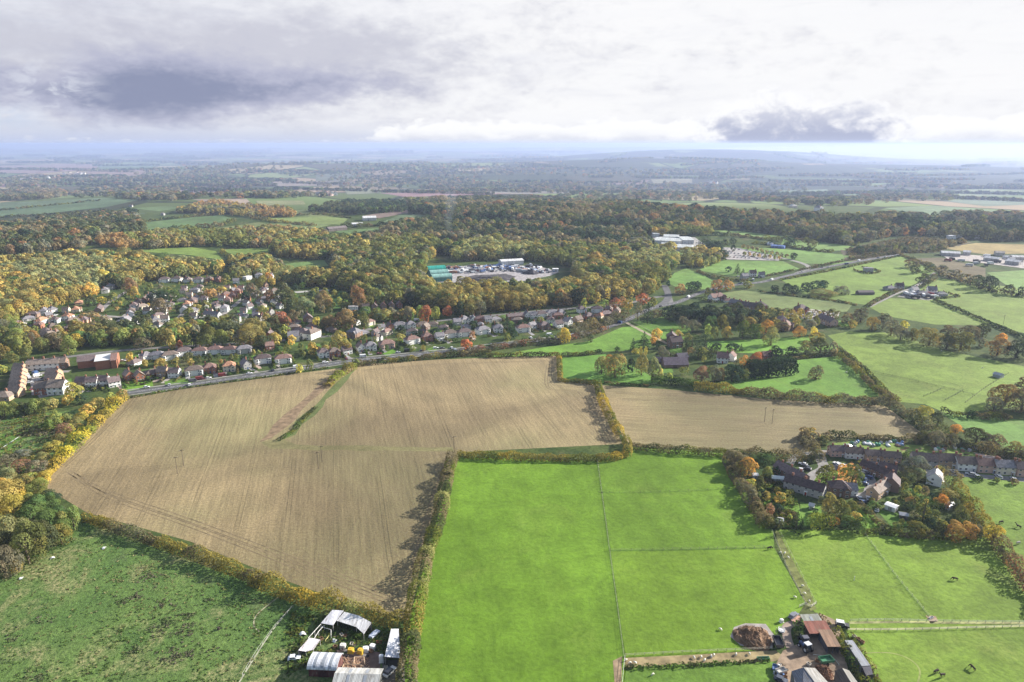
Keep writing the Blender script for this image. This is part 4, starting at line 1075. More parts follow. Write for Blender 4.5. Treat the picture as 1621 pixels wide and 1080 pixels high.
hedge('hedge beside the lane up to the hamlet', [(1372, 486), (1396, 473), (1424, 460)], 5.0, 3.0, ['brown', 'darkolive'], .35)
hedge('hedge below the thistle field', [(1150, 482), (1230, 492), (1330, 496)], 3.4, 2.2, ['brown', 'olive'], .4)
hedge('dark hedge over the thistle field', [(1200, 462), (1262, 470), (1320, 477), (1356, 484)], 3.2, 2.0, DK, .4)
hedge('hedge curving through the junction fields', [(1104, 430), (1120, 437), (1150, 443), (1185, 447)], 4.0, 3.0, DK, .4)
hedge('roadside hedge below the triangle field', [(1200, 440), (1232, 434), (1258, 428)], 3.2, 2.4, DK, .3)
hedge('hedge along the wood beside the garden centre field', [(1125, 372), (1180, 376), (1240, 382), (1300, 384), (1360, 390)], 8.0, 6.0, DK, .5)
hedge('belt of dark bushes across the upper pastures', [(1190, 386), (1240, 390), (1290, 398), (1320, 400)], 6.0, 4.0, DK, .5)
hedge('hedge enclosing the hamlet paddock', [(1470, 462), (1500, 465), (1518, 470), (1480, 474)], 2.6, 1.8, DK, .3)
hedge('hedge round the lone grey yard', [(1350, 428), (1375, 434), (1392, 430), (1364, 424)], 3.0, 2.2, DK, .3)
hedge('ivy clad hedge beside the long farm shed', [(1322, 1004), (1336, 1030), (1352, 1056), (1372, 1090)], 3.6, 2.6, ['green', 'olive', 'darkolive'], .3)
hedge('bramble bank above the green farm shed', [(1262, 988), (1280, 980), (1298, 980), (1312, 990)], 3.0, 1.6, ['brown', 'olive', 'grey'], .5)
hedge('scruffy hedge around the tractor yard entrance', [(1262, 996), (1266, 1006), (1262, 1016)], 3.0, 2.4, ['green', 'darkolive'], .5)
hedge('grassy bank hedge under the farm track', [(990, 1058), (1080, 1055), (1160, 1050), (1222, 1046)], 1.4, 0.8, ['green', 'darkolive'], .6)
hedge('weedy growth right of the long farm shed', [(1346, 1008), (1362, 1032), (1380, 1060), (1392, 1085)], 2.0, 1.2, ['pale', 'olive', 'brown'], .7)
for i, (q, w, h, c) in enumerate((([(225, 352), (290, 345), (350, 340)], 6, 5, DK), ([(230, 372), (290, 362), (340, 360), (372, 350)], 8, 6, DK), ([(0, 345), (90, 340), (170, 334)], 6, 4, DK), ([(0, 334), (70, 327), (160, 318)], 6, 4, DK),
                                  ([(395, 345), (440, 352), (500, 358)], 6, 5, BR), ([(430, 344), (500, 340), (555, 346)], 6, 4, DK), ([(350, 400), (366, 410), (360, 420)], 6, 5, OL), ([(540, 362), (600, 358), (640, 356)], 10, 8, DK), ([(540, 376), (600, 374)], 9, 7, DK))):
    hedge(('bushy', 'thick', 'long', 'thin', 'brown', 'dark', 'short', 'dense', 'low')[i] + ' far hedge ' + ('above the hazy green field', 'below the hazy green field', 'under the striped fields at left', 'between the striped fields at left', 'among the sunlit far fields', 'over the sunlit far fields', 'between two bright clearings', 'beside the white farm barns', 'in the clearing under the barns')[i], q, w, h, c, .5)

# sparse hedgerow and spinney trees of the far plain
def far_line(px0, px1, n, pal, hr=(8, 13)):
    a, b = P(*px0), P(*px1)
    for i in range(n):
        t = (i + R.uniform(-.4, .4)) / n
        q = a.lerp(b, t); q.x += R.uniform(-5, 5)
        h = R.uniform(*hr) * max(1, q.length / 4500)
        TREES.append((Vector((q.x, q.y, float(hgt(q.x, q.y)))), h, h * R.uniform(1.0, 1.9), pick(pal), 'broad', 'plain', 0))


WOODS['plain'] = ('distant_trees', 'hazy hedgerow trees and spinneys scattered over the far plain')
for i in range(300):
    y = 238 + 100 * R.random() ** 1.5; x = R.uniform(-150, 1770)
    if y > 318 and 560 < x < 1700 or y > 305 and x < 600: continue
    L = R.uniform(30, 160) * (0.5 + (y - 232) / 90)
    far_line((x, y), (x + L, y + R.uniform(-.07, .07) * L * (y - 228) / 100), int(8 + L / 3.2), 'brownwood' if R.random() < .6 else 'evergreen')
for x, y, w, h, n in ((290, 276, 150, 20, 420), (380, 268, 200, 18, 420), (560, 268, 320, 26, 700), (640, 290, 300, 20, 500), (760, 268, 300, 22, 520), (1000, 275, 260, 14, 300), (900, 298, 300, 16, 420), (1120, 300, 300, 20, 420), (1040, 312, 330, 14, 400), (100, 285, 200, 12, 260), (30, 292, 160, 16, 260), (300, 288, 260, 8, 200),
                      (1130, 268, 170, 18, 420), (1300, 320, 200, 12, 240), (1500, 296, 260, 8, 200), (1420, 315, 240, 8, 200), (210, 304, 160, 12, 300), (120, 308, 160, 10, 220), (420, 310, 200, 9, 260), (250, 312, 130, 12, 220), (350, 336, 160, 6, 120), (1560, 346, 160, 12, 200), (1420, 346, 100, 6, 100)):
    for i in range(int(n * .7)):
        a, b = R.gauss(0, .33), R.gauss(0, .33)
        if a * a + b * b > .28 or y + b * h < 240: continue
        p = P(x + a * w, y + b * h); hh = R.uniform(9, 14) * max(1, p.length / 4500)
        TREES.append((p, hh, hh * R.uniform(1.1, 2.0), pick('brownwood'), R.choice(('broad', 'tall')), 'plain', 0))


def near_road(p, m=1.5):
    for g, w in ROADS:
        for q in g:
            if abs(q.x - p.x) < 14 and abs(q.y - p.y) < 14 and (q - Vector((p.x, p.y))).length < w / 2 + m + 2: return True
    return False


HOUSEPTS = []


def plant_trees():
    grid = {}
    for hx, hy, hr in HOUSEPTS:
        grid.setdefault((int(hx // 40), int(hy // 40)), []).append((hx, hy, hr))
    cand = []
    for t in TREES:
        p, h, w, c, kind, key, wp = t
        if key is not None:
            if key == 'town' or p.length < 1100:
                bad = False
                gx, gy = int(p.x // 40), int(p.y // 40)
                for a in (-1, 0, 1):
                    for b in (-1, 0, 1):
                        for hx, hy, hr in grid.get((gx + a, gy + b), ()):
                            # keep clear of the house and of the view of its front
                            if abs(p.x - hx) < hr * .9 + w * .3 and -(hr * .8 + 3 + h * .7) < p.y - hy < hr * .8 + w * .3: bad = True
                if bad or near_road(p, w * .35): continue
        s = ppm(p)
        x, y = pix(p)
        if not (-60 < x < 1690 and y < 1130): 
            if key is not None and p.length > 400: pass
            elif key is not None: continue
        cand.append((w * h * s * s * (1.6 if key is None else 1.0), t, x, y, w * s))
    cand.sort(key=lambda q: -q[0])
    count = {}
    mass = {}
    for ar, (p, h, w, c, kind, key, wp), x, y, wpx in cand:
        nm, lab, cat = KINDNAME[kind]
        infr = -20 < x < 1641
        lim = {'broadleaf_tree': 296, 'thinning_tree': 110}.get(nm, 90)
        if infr and count.get(nm, 0) < lim and y > 380 and wpx > 5:
            count[nm] = count.get(nm, 0) + 1
            nq = 2600 if wpx > 38 else 1100 if wpx > 20 else 600
            cm, tm = proto(kind, R.randrange(7 if nq < 2000 else 5), nq)
            root = link(nm, None, loc=p, rot=R.uniform(0, 6.28), scale=(w, w, h)); root.empty_display_size = .1
            link('trunk', tm, root)
            link('crown', cm, root, tint_of(C[c], f=1.25))
            size = 'big' if w > 13 else 'small' if w < 6 else ''
            tag(root, f"{size} {CN[c]} {lab}".strip(), cat, {'shrub': 'shrubs and bushes', 'conifer_tree': 'conifers', 'evergreen_tree': 'rounded evergreens', 'poplar_tree': 'narrow upright trees'}.get(nm, 'autumn trees'), (x, y))
        else:
            mass.setdefault(key or 'town', []).append((p, h, w, c, kind, wpx))
    TP = {}
    for key, L in mass.items():
        name, label = WOODS[key]
        Vs, Ts = [], []
        r = np.random.default_rng(3)
        for p, h, w, c, kind, wpx in L:
            nq = 24 if wpx < 4 else 44 if wpx < 7 else 100 if wpx < 11 else 190 if wpx < 16 else 300
            v = int(r.integers(0, 6))
            k = (kind, nq, v)
            if k not in TP:
                a, N, S, T = tpl(kind, nq, 900 + v)
                TP[k] = (quads(a, N, S * 1.1, np.random.default_rng(v)), T)
            V, T = TP[k]
            an = r.uniform(0, 6.28); ca, sa = math.cos(an), math.sin(an)
            q = np.empty_like(V)
            q[:, 0] = (V[:, 0] * ca - V[:, 1] * sa) * w + p.x; q[:, 1] = (V[:, 0] * sa + V[:, 1] * ca) * w + p.y; q[:, 2] = V[:, 2] * h + p.z
            Vs.append(q); Ts.append(T * np.array(tint_of(C[c])))
        V = np.concatenate(Vs); T = np.concatenate(Ts)
        o = V.mean(0); o[2] = 0
        ob = link(name, quad_mesh(name, V - o, T, 'leaf_mass'), loc=tuple(o))
        ob['kind'] = 'stuff'; tag(ob, label, 'trees')
    print('trees', count, {k: len(v) for k, v in mass.items()})

# ------------------------------------------------------------------ houses
def window_mesh(w, h):
    b = MB()
    b.box(-w / 2, -.05, -h / 2, w / 2, .06, h / 2, 0)
    n = max(1, round(w / .7)); g = .09
    cw = (w - g * (n + 1)) / n
    for i in range(n):
        x = -w / 2 + g + i * (cw + g)
        b.box(x, -.075, -h / 2 + g, x + cw, -.052, h / 2 - g, 1)
    return b.mesh('window', ['white_frame', 'glass'])


WIN = {}


def gable_roof(w, d, e, rh, o=.45, th=.22):
    s = rh / (d / 2); b = MB()
    prof = [(-d / 2 - o, e - o * s), (0, e + rh), (d / 2 + o, e - o * s), (d / 2 + o, e - o * s - th), (0, e + rh - th), (-d / 2 - o, e - o * s - th)]
    b.prism(prof, 'x', -w / 2 - .3, w / 2 + .3)
    return b


def hip_roof(w, d, e, rh, o=.5):
    b = MB(); x, y = w / 2 + o, d / 2 + o; r = max(.4, w / 2 - d / 2)
    lo = [(-x, -y, e), (x, -y, e), (x, y, e), (-x, y, e)]; up = [(a, c, e + .18) for a, c, _ in lo]
    A, B = (-r, 0, e + rh), (r, 0, e + rh)
    b.poly(lo[::-1])
    for i in range(4):
        b.poly([lo[i], lo[(i + 1) % 4], up[(i + 1) % 4], up[i]])
    b.poly([up[0], up[1], B, A]).poly([up[2], up[3], A, B]).poly([up[1], up[2], B]).poly([up[3], up[0], A])
    return b


def walls_gable(w, d, e, rh):
    b = MB(); t = e + rh - .24
    b.prism([(-d / 2, -.3), (d / 2, -.3), (d / 2, e - .02), (0, t), (-d / 2, e - .02)], 'x', -w / 2, w / 2)
    return b


HP = {}
# kind: (w, d, eave, rise, roof, chimneys [(x,y)], window columns front, storeys, extras)
HK = {'semi_detached_house': (15.0, 8.5, 5.3, 3.3, 'hip', [(0, .6)], [-6, -3.6, 3.6, 6], 2, 'bays'),
      'detached_house': (10.5, 8.5, 5.2, 3.6, 'hip', [(-3.2, 1.0)], [-3.4, 0, 3.4], 2, 'gable'),
      'gabled_house': (9.0, 8.0, 5.1, 3.4, 'gable', [(3.6, 0)], [-3, 0, 3], 2, 'porch'),
      'bungalow': (13.0, 9.0, 2.8, 3.0, 'hip', [(2.5, .8)], [-4.5, -1.5, 4.2], 1, 'porch'),
      'terraced_house': (21.0, 7.6, 5.2, 2.9, 'gable', [(-7, 0), (0, 0), (7, 0)], [-8.8, -5.4, -1.8, 1.8, 5.4, 8.8], 2, 'porch'),
      'cottage_pair': (13.0, 7.6, 5.0, 2.9, 'gable', [(-4.4, 0), (4.4, 0)], [-5, -2, 2, 5], 2, 'porch'),
      'gable_fronted_house': (7.2, 9.0, 5.2, 3.6, 'front', [(1.5, 2.0)], [-1.8, 1.8], 2, ''),
      'flat_roofed_house': (12.0, 8.0, 5.4, 0, 'flat', [], [-4.2, -1.4, 1.4, 4.2], 2, ''),
      'garage': (5.5, 5.5, 2.4, 1.4, 'gable', [], [], 1, 'door')}


def house_parts(kind):
    if kind in HP: return HP[kind]
    w, d, e, rh, rt, ch, cols, st, ex = HK[kind]
    L = []
    if rt == 'gable':
        L.append(('wall', walls_gable(w, d, e, rh).mesh('wall', 'wall'), -1, 'wall', None))
        rb = gable_roof(w, d, e, rh)
    elif rt == 'front':
        b = MB(); b.prism([(-w / 2, -.3), (w / 2, -.3), (w / 2, e - .02), (0, e + rh - .24), (-w / 2, e - .02)], 'y', -d / 2, d / 2)
        L.append(('wall', b.mesh('wall', 'wall'), -1, 'wall', None))
        rb = gable_roof(d, w, e, rh); rb.v = [(-y, x, z) for x, y, z in rb.v]
    elif rt == 'flat':
        b = MB().box(-w / 2, -d / 2, -.3, w / 2, d / 2, e - .02, top=False)
        L.append(('wall', b.mesh('wall', 'wall'), -1, 'wall', None))
        rb = MB().box(-w / 2 - .3, -d / 2 - .3, e, w / 2 + .3, d / 2 + .3, e + .3)
    else:
        b = MB().box(-w / 2, -d / 2, -.3, w / 2, d / 2, e - .02, top=False)
        L.append(('wall', b.mesh('wall', 'wall'), -1, 'wall', None))
        rb = hip_roof(w, d, e, rh)
    ri = len(L); L.append(('roof', rb.mesh('roof', 'roof_tile'), -1, 'roof', None))
    for x, y in ch:
        z = e + rh
        cb = MB().box(x - .55, y - .4, e + rh * .55, x + .55, y + .4, z + 1.1).box(x - .65, y - .5, z + 1.1, x + .65, y + .5, z + 1.28)
        for q in (-.28, .28): cb.tube((x + q, y, z + 1.28), (x + q, y, z + 1.7), .14, .11, 6)
        L.append(('chimney', cb.mesh('chimney', 'brick'), ri, 'chim', None))
    if ex in ('bays', 'gable'):
        for sx in ((-1, 1) if ex == 'bays' else (1,)):
            x = sx * (w / 2 - 2.2); bw = 3.0 if ex == 'bays' else 3.8; bd = .9 if ex == 'bays' else 1.6
            b = MB()
            if ex == 'bays':
                b.prism([(x - bw / 2, -d / 2 + .1), (x - bw / 2 + .6, -d / 2 - bd), (x + bw / 2 - .6, -d / 2 - bd), (x + bw / 2, -d / 2 + .1)], 'z', -.3, e - .25)
                L.append(('bay', b.mesh('bay', 'wall'), -1, 'wall', None))
            else:
                b.prism([(x - bw / 2, -.3), (x + bw / 2, -.3), (x + bw / 2, e - .3), (x, e + 1.5), (x - bw / 2, e - .3)], 'y', -d / 2 - bd, -d / 2 + .6)
                L.append(('gable_bay', b.mesh('gable_bay', 'wall'), -1, 'wall', None))
                g = gable_roof(bd + 3.2, bw, e - .25, 1.95, .35); g.v = [(x - yy, xx - d / 2 - bd + (bd + 3.2) / 2, zz) for xx, yy, zz in g.v]
                L.append(('gable_roof', g.mesh('gable_roof', 'roof_tile'), -1, 'roof', None))
            for k in range(2):
                wm = WIN.setdefault((1.7, 1.3), window_mesh(1.7, 1.3))
                L.append(('window', wm, -1, '', (x, -d / 2 - bd - .03, 1.35 + 2.6 * k, 0)))
    wm = WIN.setdefault((1.3, 1.25), window_mesh(1.3, 1.25))
    for k in range(st):
        for x in cols:
            if ex in ('bays',) and abs(abs(x) - 6) < .5: continue
            if ex == 'gable' and x > 3: continue
            if k == 0 and x == cols[len(cols) // 2] and ex != '': continue
            L.append(('window', wm, -1, '', (x, -d / 2 - .04, 1.4 + 2.6 * k, 0)))
    for k in range(st):     # a window in each end wall
        for sx in (-1, 1):
            if kind != 'garage': L.append(('window', wm, -1, '', (sx * (w / 2 + .04), .8, 1.4 + 2.6 * k, sx * math.pi / 2)))
    if ex == 'door':
        L.append(('door', MB().box(-2, -.06, 0, 2, .06, 2.1).mesh('door', 'white_frame'), -1, '', (0, -d / 2 - .05, 0, 0)))
    elif cols:
        x = cols[len(cols) // 2] if ex else 0
        L.append(('door', MB().box(-.5, -.06, 0, .5, .06, 2.1).mesh('door', 'timber'), -1, 'door', (x, -d / 2 - .05, 0, 0)))
        if ex == 'porch':
            L.append(('porch', MB().box(x - .9, -d / 2 - 1.1, 2.25, x + .9, -d / 2 + .05, 2.42).box(x - .85, -d / 2 - 1.05, -.2, x - .7, -d / 2 - .9, 2.25).box(x + .7, -d / 2 - 1.05, -.2, x + .85, -d / 2 - .9, 2.25).mesh('porch', 'white_frame'), -1, '', None))
    HP[kind] = L
    return L


W_ = {'white': (.74, .73, .70), 'cream': (.62, .55, .43), 'brick': (.30, .13, .08), 'brown': (.23, .15, .11), 'grey': (.38, .37, .36), 'tan': (.42, .30, .20), 'pink': (.5, .34, .28)}
R_ = {'brown': (.155, .122, .105), 'red': (.205, .13, .112), 'orange': (.36, .195, .125), 'grey': (.20, .19, .205), 'dark': (.10, .075, .075), 'tan': (.235, .19, .16), 'pale': (.42, .39, .37), 'plum': (.155, .12, .118), 'white': (.66, .65, .66)}
WN = {'white': 'white rendered', 'cream': 'cream', 'brick': 'red brick', 'brown': 'brown brick', 'grey': 'grey', 'tan': 'tan', 'pink': 'pinkish'}
KN = {'cottage_pair': 'cottage pair', 'semi_detached_house': 'semi-detached house', 'detached_house': 'detached house', 'gabled_house': 'gabled house', 'bungalow': 'bungalow', 'terraced_house': 'terrace', 'gable_fronted_house': 'gable-fronted house', 'flat_roofed_house': 'flat-roofed house', 'garage': 'garage'}
DOORC = [(.3, .05, .04), (.05, .09, .2), (.5, .5, .48), (.06, .14, .08), (.14, .08, .05)]


def place_house(kind, p, rot, wc, rc, label=None, group=None, auto=None, s=1.0, cat='house'):
    root = link(kind, None, loc=p, rot=rot, scale=(s, s, s)); root.empty_display_size = .1
    obs = []
    jw, jr = R.uniform(.9, 1.08), R.uniform(.82, 1.15)
    dc = R.choice(DOORC)
    for name, me, par, role, tr in house_parts(kind):
        o = link(name, me, root if par < 0 else obs[par])
        if tr: o.location = tr[:3]; o.rotation_euler = (0, 0, tr[3])
        if role == 'wall': o.color = (*[q * jw for q in W_[wc]], 1)
        elif role == 'roof': o.color = (*[min(.8, q * jr) for q in R_[rc]], 1)
        elif role == 'chim': o.color = (.26, .13, .09, 1)
        elif role == 'door': o.color = (*dc, 1)
        obs.append(o)
    w, d = HK[kind][:2]
    HOUSEPTS.append((p.x, p.y, max(w, d) * .5 * s))
    lb = label or f"{WN[wc]} {KN[kind]} with {rc} roof"
    tag(root, lb, cat, group, auto if auto is not None else None)
    return root


K1 = {'S': 'semi_detached_house', 'D': 'detached_house', 'G': 'gabled_house', 'B': 'bungalow', 'T': 'terraced_house', 'F': 'gable_fronted_house', 'L': 'flat_roofed_house', 'A': 'garage'}
ORD = 'first second third fourth fifth sixth seventh eighth ninth tenth eleventh twelfth thirteenth fourteenth fifteenth sixteenth seventeenth eighteenth nineteenth twentieth twenty-first twenty-second twenty-third twenty-fourth twenty-fifth twenty-sixth twenty-seventh twenty-eighth twenty-ninth thirtieth'.split()


PLOTS = []


def row(txt, where, group, s=1.0, turn=0.0):
    it = [q.split() for q in txt.strip().split(';') if q.strip()]
    pts = [P(float(q[0]), float(q[1])) for q in it]
    for i, (q, p) in enumerate(zip(it, pts)):
        a, b = pts[max(i - 1, 0)], pts[min(i + 1, len(pts) - 1)]
        r = math.atan2(b.y - a.y, b.x - a.x) + turn + (float(q[5]) if len(q) > 5 else 0) + R.uniform(-.05, .05)
        k = K1[q[2]]; wc, rc = q[3], q[4]
        p = p + Vector((0, HK[k][1] * .5, 0))
        p.z = float(hgt(p.x, p.y))
        place_house(k, p, r, wc, rc, f"{WN[wc]} {KN[k]} with {rc} roof, {ORD[i]} from left {where}", group, s=s)
        PLOTS.append((p.copy(), r, HK[k][0] * s, HK[k][1] * s, where, q))


row('''126 614 G brown plum;142 614 G white plum;160 612 G white plum;176 614 G white plum;199 604 F brick tan;216 605 F brick tan;237 597 B brick brown;255 597 G tan tan;273 599 G white plum;
304 596 S white brown;329 592 D brick red;360 589 D cream orange;386 586 F grey grey;413 577 S white dark;446 577 S white red;510 567 D white plum;527 566 D brick brown;547 562 G white dark;
569 558 F white plum;585 556 D white grey;611 553 S pink red;651 546 S white red;675 541 D brick red;695 540 G white grey;711 536 S white brown;734 534 S white plum;764 530 S white grey;788 527 D white grey;
828 527 S white red;842 523 G white grey''', 'in the main-road row', 'houses facing the main road', .81)
row('''861 523 D brown plum;884 520 G white dark;899 517 F white grey;915 513 G tan brown;932 508 D brick plum;960 505 S brown plum''', 'by the golden poplar', 'houses facing the main road', .85)
row('''209 580 B white plum;228 572 D white grey;246 571 S white grey;265 571 S white brown;287 565 S white plum;314 564 S white red;338 562 S white red;361 562 S white red;384 561 S grey grey;424 555 G brick red''', 'in the white second row', 'houses of the second row', .76)
row('''572 532 B white grey;602 526 G white grey;616 524 F brick plum;631 522 S white grey;649 521 D white grey;667 518 B tan brown;684 518 B cream brown;723 516 G grey grey;735 513 D white grey;749 512 F white grey;760 512 S brick red;772 512 G white grey;784 510 B cream grey;
815 507 T brick plum;834 505 F white grey;845 505 G white grey;857 504 S white dark;874 502 S white grey;888 502 D white grey;921 496 D white plum;946 496 S white plum;964 496 D brick brown;977 498 G pink brown;951 507 D cream orange''', 'below the back road', 'houses of the second row', .76)
row('''558 493 L white pale;578 492 G white brown;592 492 F brown plum;606 491 F brown red;619 490 F brown plum;631 489 F brick plum''', 'in the short tree-backed row', 'houses among the town trees', .78)
row('''258 448 S white plum;278 447 S white brown;295 448 D white plum;312 448 S white plum;329 447 D brick brown;345 447 D brick red;372 450 G white grey;390 444 L white white;408 441 D white grey;426 442 F white grey''', 'in the uppermost row', 'houses of the hillside estate', .78)
row('''203 504 G white grey;204 496 B grey brown;209 490 D white plum;217 484 D brown brown;227 480 G brick brown;235 474 D white grey''', 'up the left hillside lane', 'houses of the hillside estate', .78)
row('''288 496 G white grey;294 488 D white orange;302 482 S brown plum;309 477 D white grey;316 472 G white grey''', 'up the middle hillside lane', 'houses of the hillside estate', .78)
row('''353 494 S white grey;358 481 D pink red;366 474 D brick red;374 467 D brick red''', 'up the right hillside lane', 'houses of the hillside estate', .78)
row('''197 513 G white grey;231 498 G white brown;241 513 S grey grey;258 511 G white brown;314 508 B white pale;334 504 T grey grey;372 512 G grey brown;380 504 B white grey;408 514 G white plum;422 510 D pink plum;440 506 D white grey''', 'above the tree belt', 'houses of the hillside estate', .78)
row('''28 520 B white pale;40 509 B grey grey;62 515 S white orange;66 499 S white grey;79 497 D white grey;104 508 D white orange;117 497 D cream orange;121 483 B tan orange;108 526 D brick brown;118 518 D brick brown;130 514 D tan plum;154 495 T brown plum;163 465 D white grey;171 459 D grey grey''', 'in the far-left cluster', 'houses of the hillside estate', .78)
row('''474 536 S white plum;492 537 S white brown;463 541 G white grey;425 541 G brick plum;486 512 G brown plum;420 512 G white plum;408 514 G grey plum;560 536 D brown grey''', 'amid the middle trees', 'houses among the town trees')
row('''17 541 G white grey;72 540 G white tan;80 541 F white tan''', 'under the left trees', 'houses among the town trees')
row('''1131 478 G white red;1140 477 D brown red''', 'by the thistle field corner', 'houses right of the junction')
row('''1172 489 T brown grey;1186 492 T brown dark;1206 492 D brick plum;1240 516 D brick plum;1246 524 D brown red;1270 497 D brick plum;1312 515 T pink plum''', 'behind the dark conifers', 'houses right of the junction')
# stepped brick terraces of the estate at the left edge
for i, (x, y) in enumerate(((33, 589), (32, 595), (31, 601), (30, 607), (29, 613), (28, 620), (27, 627))):
    place_house('gabled_house', P(x, y), rad(-4), 'tan', 'tan', f"tan stepped terrace house, {ORD[i]} from the back of the long stepped row", 'stepped terrace houses', s=.82)
for i, (x, y) in enumerate(((87, 599), (86, 606))):
    place_house('gabled_house', P(x, y), rad(-4), 'tan', 'tan', f"tan stepped house beside the court, {('farther', 'nearer')[i]} one of the pair", 'stepped terrace houses', s=.92)
place_house('terraced_house', P(72, 584), rad(12), 'white', 'tan', 'long pale terrace with tan roof closing the parking court', 'estate court blocks')
place_house('gabled_house', P(97, 582), rad(12), 'brown', 'tan', 'brown gabled house at the right end of the pale court terrace', 'estate court blocks')
place_house('gabled_house', P(71, 622), rad(5), 'brick', 'tan', 'brick house with tan roof left of the big yellow tree', 'estate court blocks')
place_house('gabled_house', P(94, 622), rad(5), 'white', 'tan', 'white house with tan roof against the big yellow tree', 'estate court blocks', s=1.15)
place_house('bungalow', P(5, 632), rad(5), 'tan', 'tan', 'low tan-roofed house cut by the left edge of the picture', 'estate court blocks')
# the village by the bright fields
V = [('terraced_house', 1255, 762, -63, 'brown', 'plum', 'long brown terrace running away left of the village green', .95), ('terraced_house', 1277, 783, -38, 'grey', 'dark', 'long dark-roofed terrace with grey dormers below the village green', 1.0),
     ('terraced_house', 1330, 724, -4, 'pink', 'plum', 'purple-roofed terrace behind the green, left of its twin', .62), ('terraced_house', 1354, 727, -6, 'white', 'brown', 'purple-roofed terrace with white walls behind the orange tree', .75),
     ('terraced_house', 1386, 731, -7, 'tan', 'brown', 'brown-roofed terrace right of the white-walled terrace', .8), ('terraced_house', 1413, 734, -9, 'tan', 'brown', 'brown-roofed terrace left of the small dark conifer', .75),
     ('terraced_house', 1390, 755, -58, 'brown', 'dark', 'dark terrace running away right of the parked cars', .8), ('gabled_house', 1409, 758, -30, 'brick', 'dark', 'dark brick house joined to the dark terrace', 1.0),
     ('terraced_house', 1396, 786, 40, 'tan', 'tan', 'broad terrace with pale tan roof right of the village green', .85), ('gabled_house', 1415, 778, 60, 'brown', 'plum', 'purple-roofed house behind the pale tan terrace', 1.0),
     ('detached_house', 1331, 786, -8, 'brown', 'dark', 'dark low house directly below the village green', .95), ('gabled_house', 1348, 786, -8, 'white', 'grey', 'white-walled house joined to the dark house below the green', .8),
     ('terraced_house', 1466, 740, -16, 'grey', 'brown', 'brown-roofed terrace half hidden behind the big grey tree', .7), ('terraced_house', 1503, 741, -7, 'tan', 'brown', 'long brown terrace first in the lane above the side pasture', .95),
     ('terraced_house', 1535, 746, -7, 'white', 'brown', 'long brown terrace second in the lane above the side pasture', .95), ('terraced_house', 1567, 749, -6, 'pink', 'red', 'reddish terrace in the lane above the side pasture', .95),
     ('terraced_house', 1596, 752, -6, 'cream', 'grey', 'grey-roofed terrace in the lane above the side pasture', .85), ('terraced_house', 1629, 755, -6, 'pink', 'plum', 'purple-roofed terrace cut by the right edge of the picture', .9),
     ('gabled_house', 1484, 769, 55, 'white', 'pale', 'small white gabled house alone above the orange tree', .95)]
for k, x, y, a, w, r, lb, s in V:
    p = P(x, y) + Vector((0, 3, 0)); kk = 'cottage_pair' if k == 'terraced_house' and abs(a) < 20 else k; place_house(kk, p, rad(a), w, r, lb, 'village houses by the green', s=(.72 if kk == 'cottage_pair' and x < 1440 else .88 if kk == 'cottage_pair' else s * .85))
V = [('gabled_house', 1068, 549, 14, 'brown', 'dark', 'dark timber house with white gable trim among conifers', 1.1), ('gabled_house', 1063, 541, 80, 'brown', 'plum', 'tall dark house right behind the timber gabled house', 1.0),
     ('gabled_house', 1143, 573, -12, 'white', 'red', 'white cottage with red tiled roof behind the grey tree', .9), ('gabled_house', 1157, 570, 60, 'white', 'red', 'white wing with red roof joined to the cottage', .8), ('gabled_house', 1212, 569, 10, 'brick', 'red', 'small red outbuilding right of the red maple', .8),
     ('bungalow', 1408, 459, 10, 'grey', 'grey', 'grey bungalow first on the left of the pasture hamlet', .9), ('gabled_house', 1423, 458, -10, 'grey', 'dark', 'dark-roofed house at the lane of the pasture hamlet', .9), ('gabled_house', 1446, 464, 20, 'white', 'grey', 'grey house in the middle of the pasture hamlet', .9),
     ('bungalow', 1458, 468, 0, 'brown', 'grey', 'low barn-like house at the front of the hamlet', 1.0), ('gabled_house', 1474, 465, -15, 'white', 'grey', 'grey house at the right end of the pasture hamlet', 1.0), ('bungalow', 1490, 468, -8, 'grey', 'pale', 'pale-roofed shed in the hamlet paddock', .8),
     ('gabled_house', 1191, 437, 0, 'white', 'dark', 'dark house among conifers by the triangle field', .9), ('gabled_house', 1178, 442, 15, 'grey', 'grey', 'grey house left of the conifers by the triangle field', .9), ('gabled_house', 1205, 439, -5, 'white', 'grey', 'small white house right of the triangle field conifers', .8),
     ('flat_roofed_house', 1374, 430, -10, 'grey', 'grey', 'lone grey hut in its hedged yard on the pasture', .9), ('bungalow', 1152, 478, 0, 'white', 'red', 'red-roofed house on the thistle field edge', .7),
     ('flat_roofed_house', 1505, 378, 0, 'white', 'white', 'white building in the dark wood at far right', 1.0), ('flat_roofed_house', 1516, 376, 0, 'white', 'pale', 'second white building in the far right wood', .9), ('gabled_house', 1555, 373, 0, 'white', 'white', 'bright white house on the far right wood edge', 1.0), ('gabled_house', 1545, 378, 0, 'white', 'pale', 'pale house left of the bright white wood house', .9),
     ('gabled_house', 208, 328, 0, 'grey', 'grey', 'tiny white house in the striped far fields', .7), ('detached_house', 258, 341, 0, 'grey', 'grey', 'tiny white house against the dusky wood', .7)]
for k, x, y, a, w, r, lb, s in V:
    place_house(k, P(x, y), rad(a), w, r, lb, 'scattered country houses', s=s)
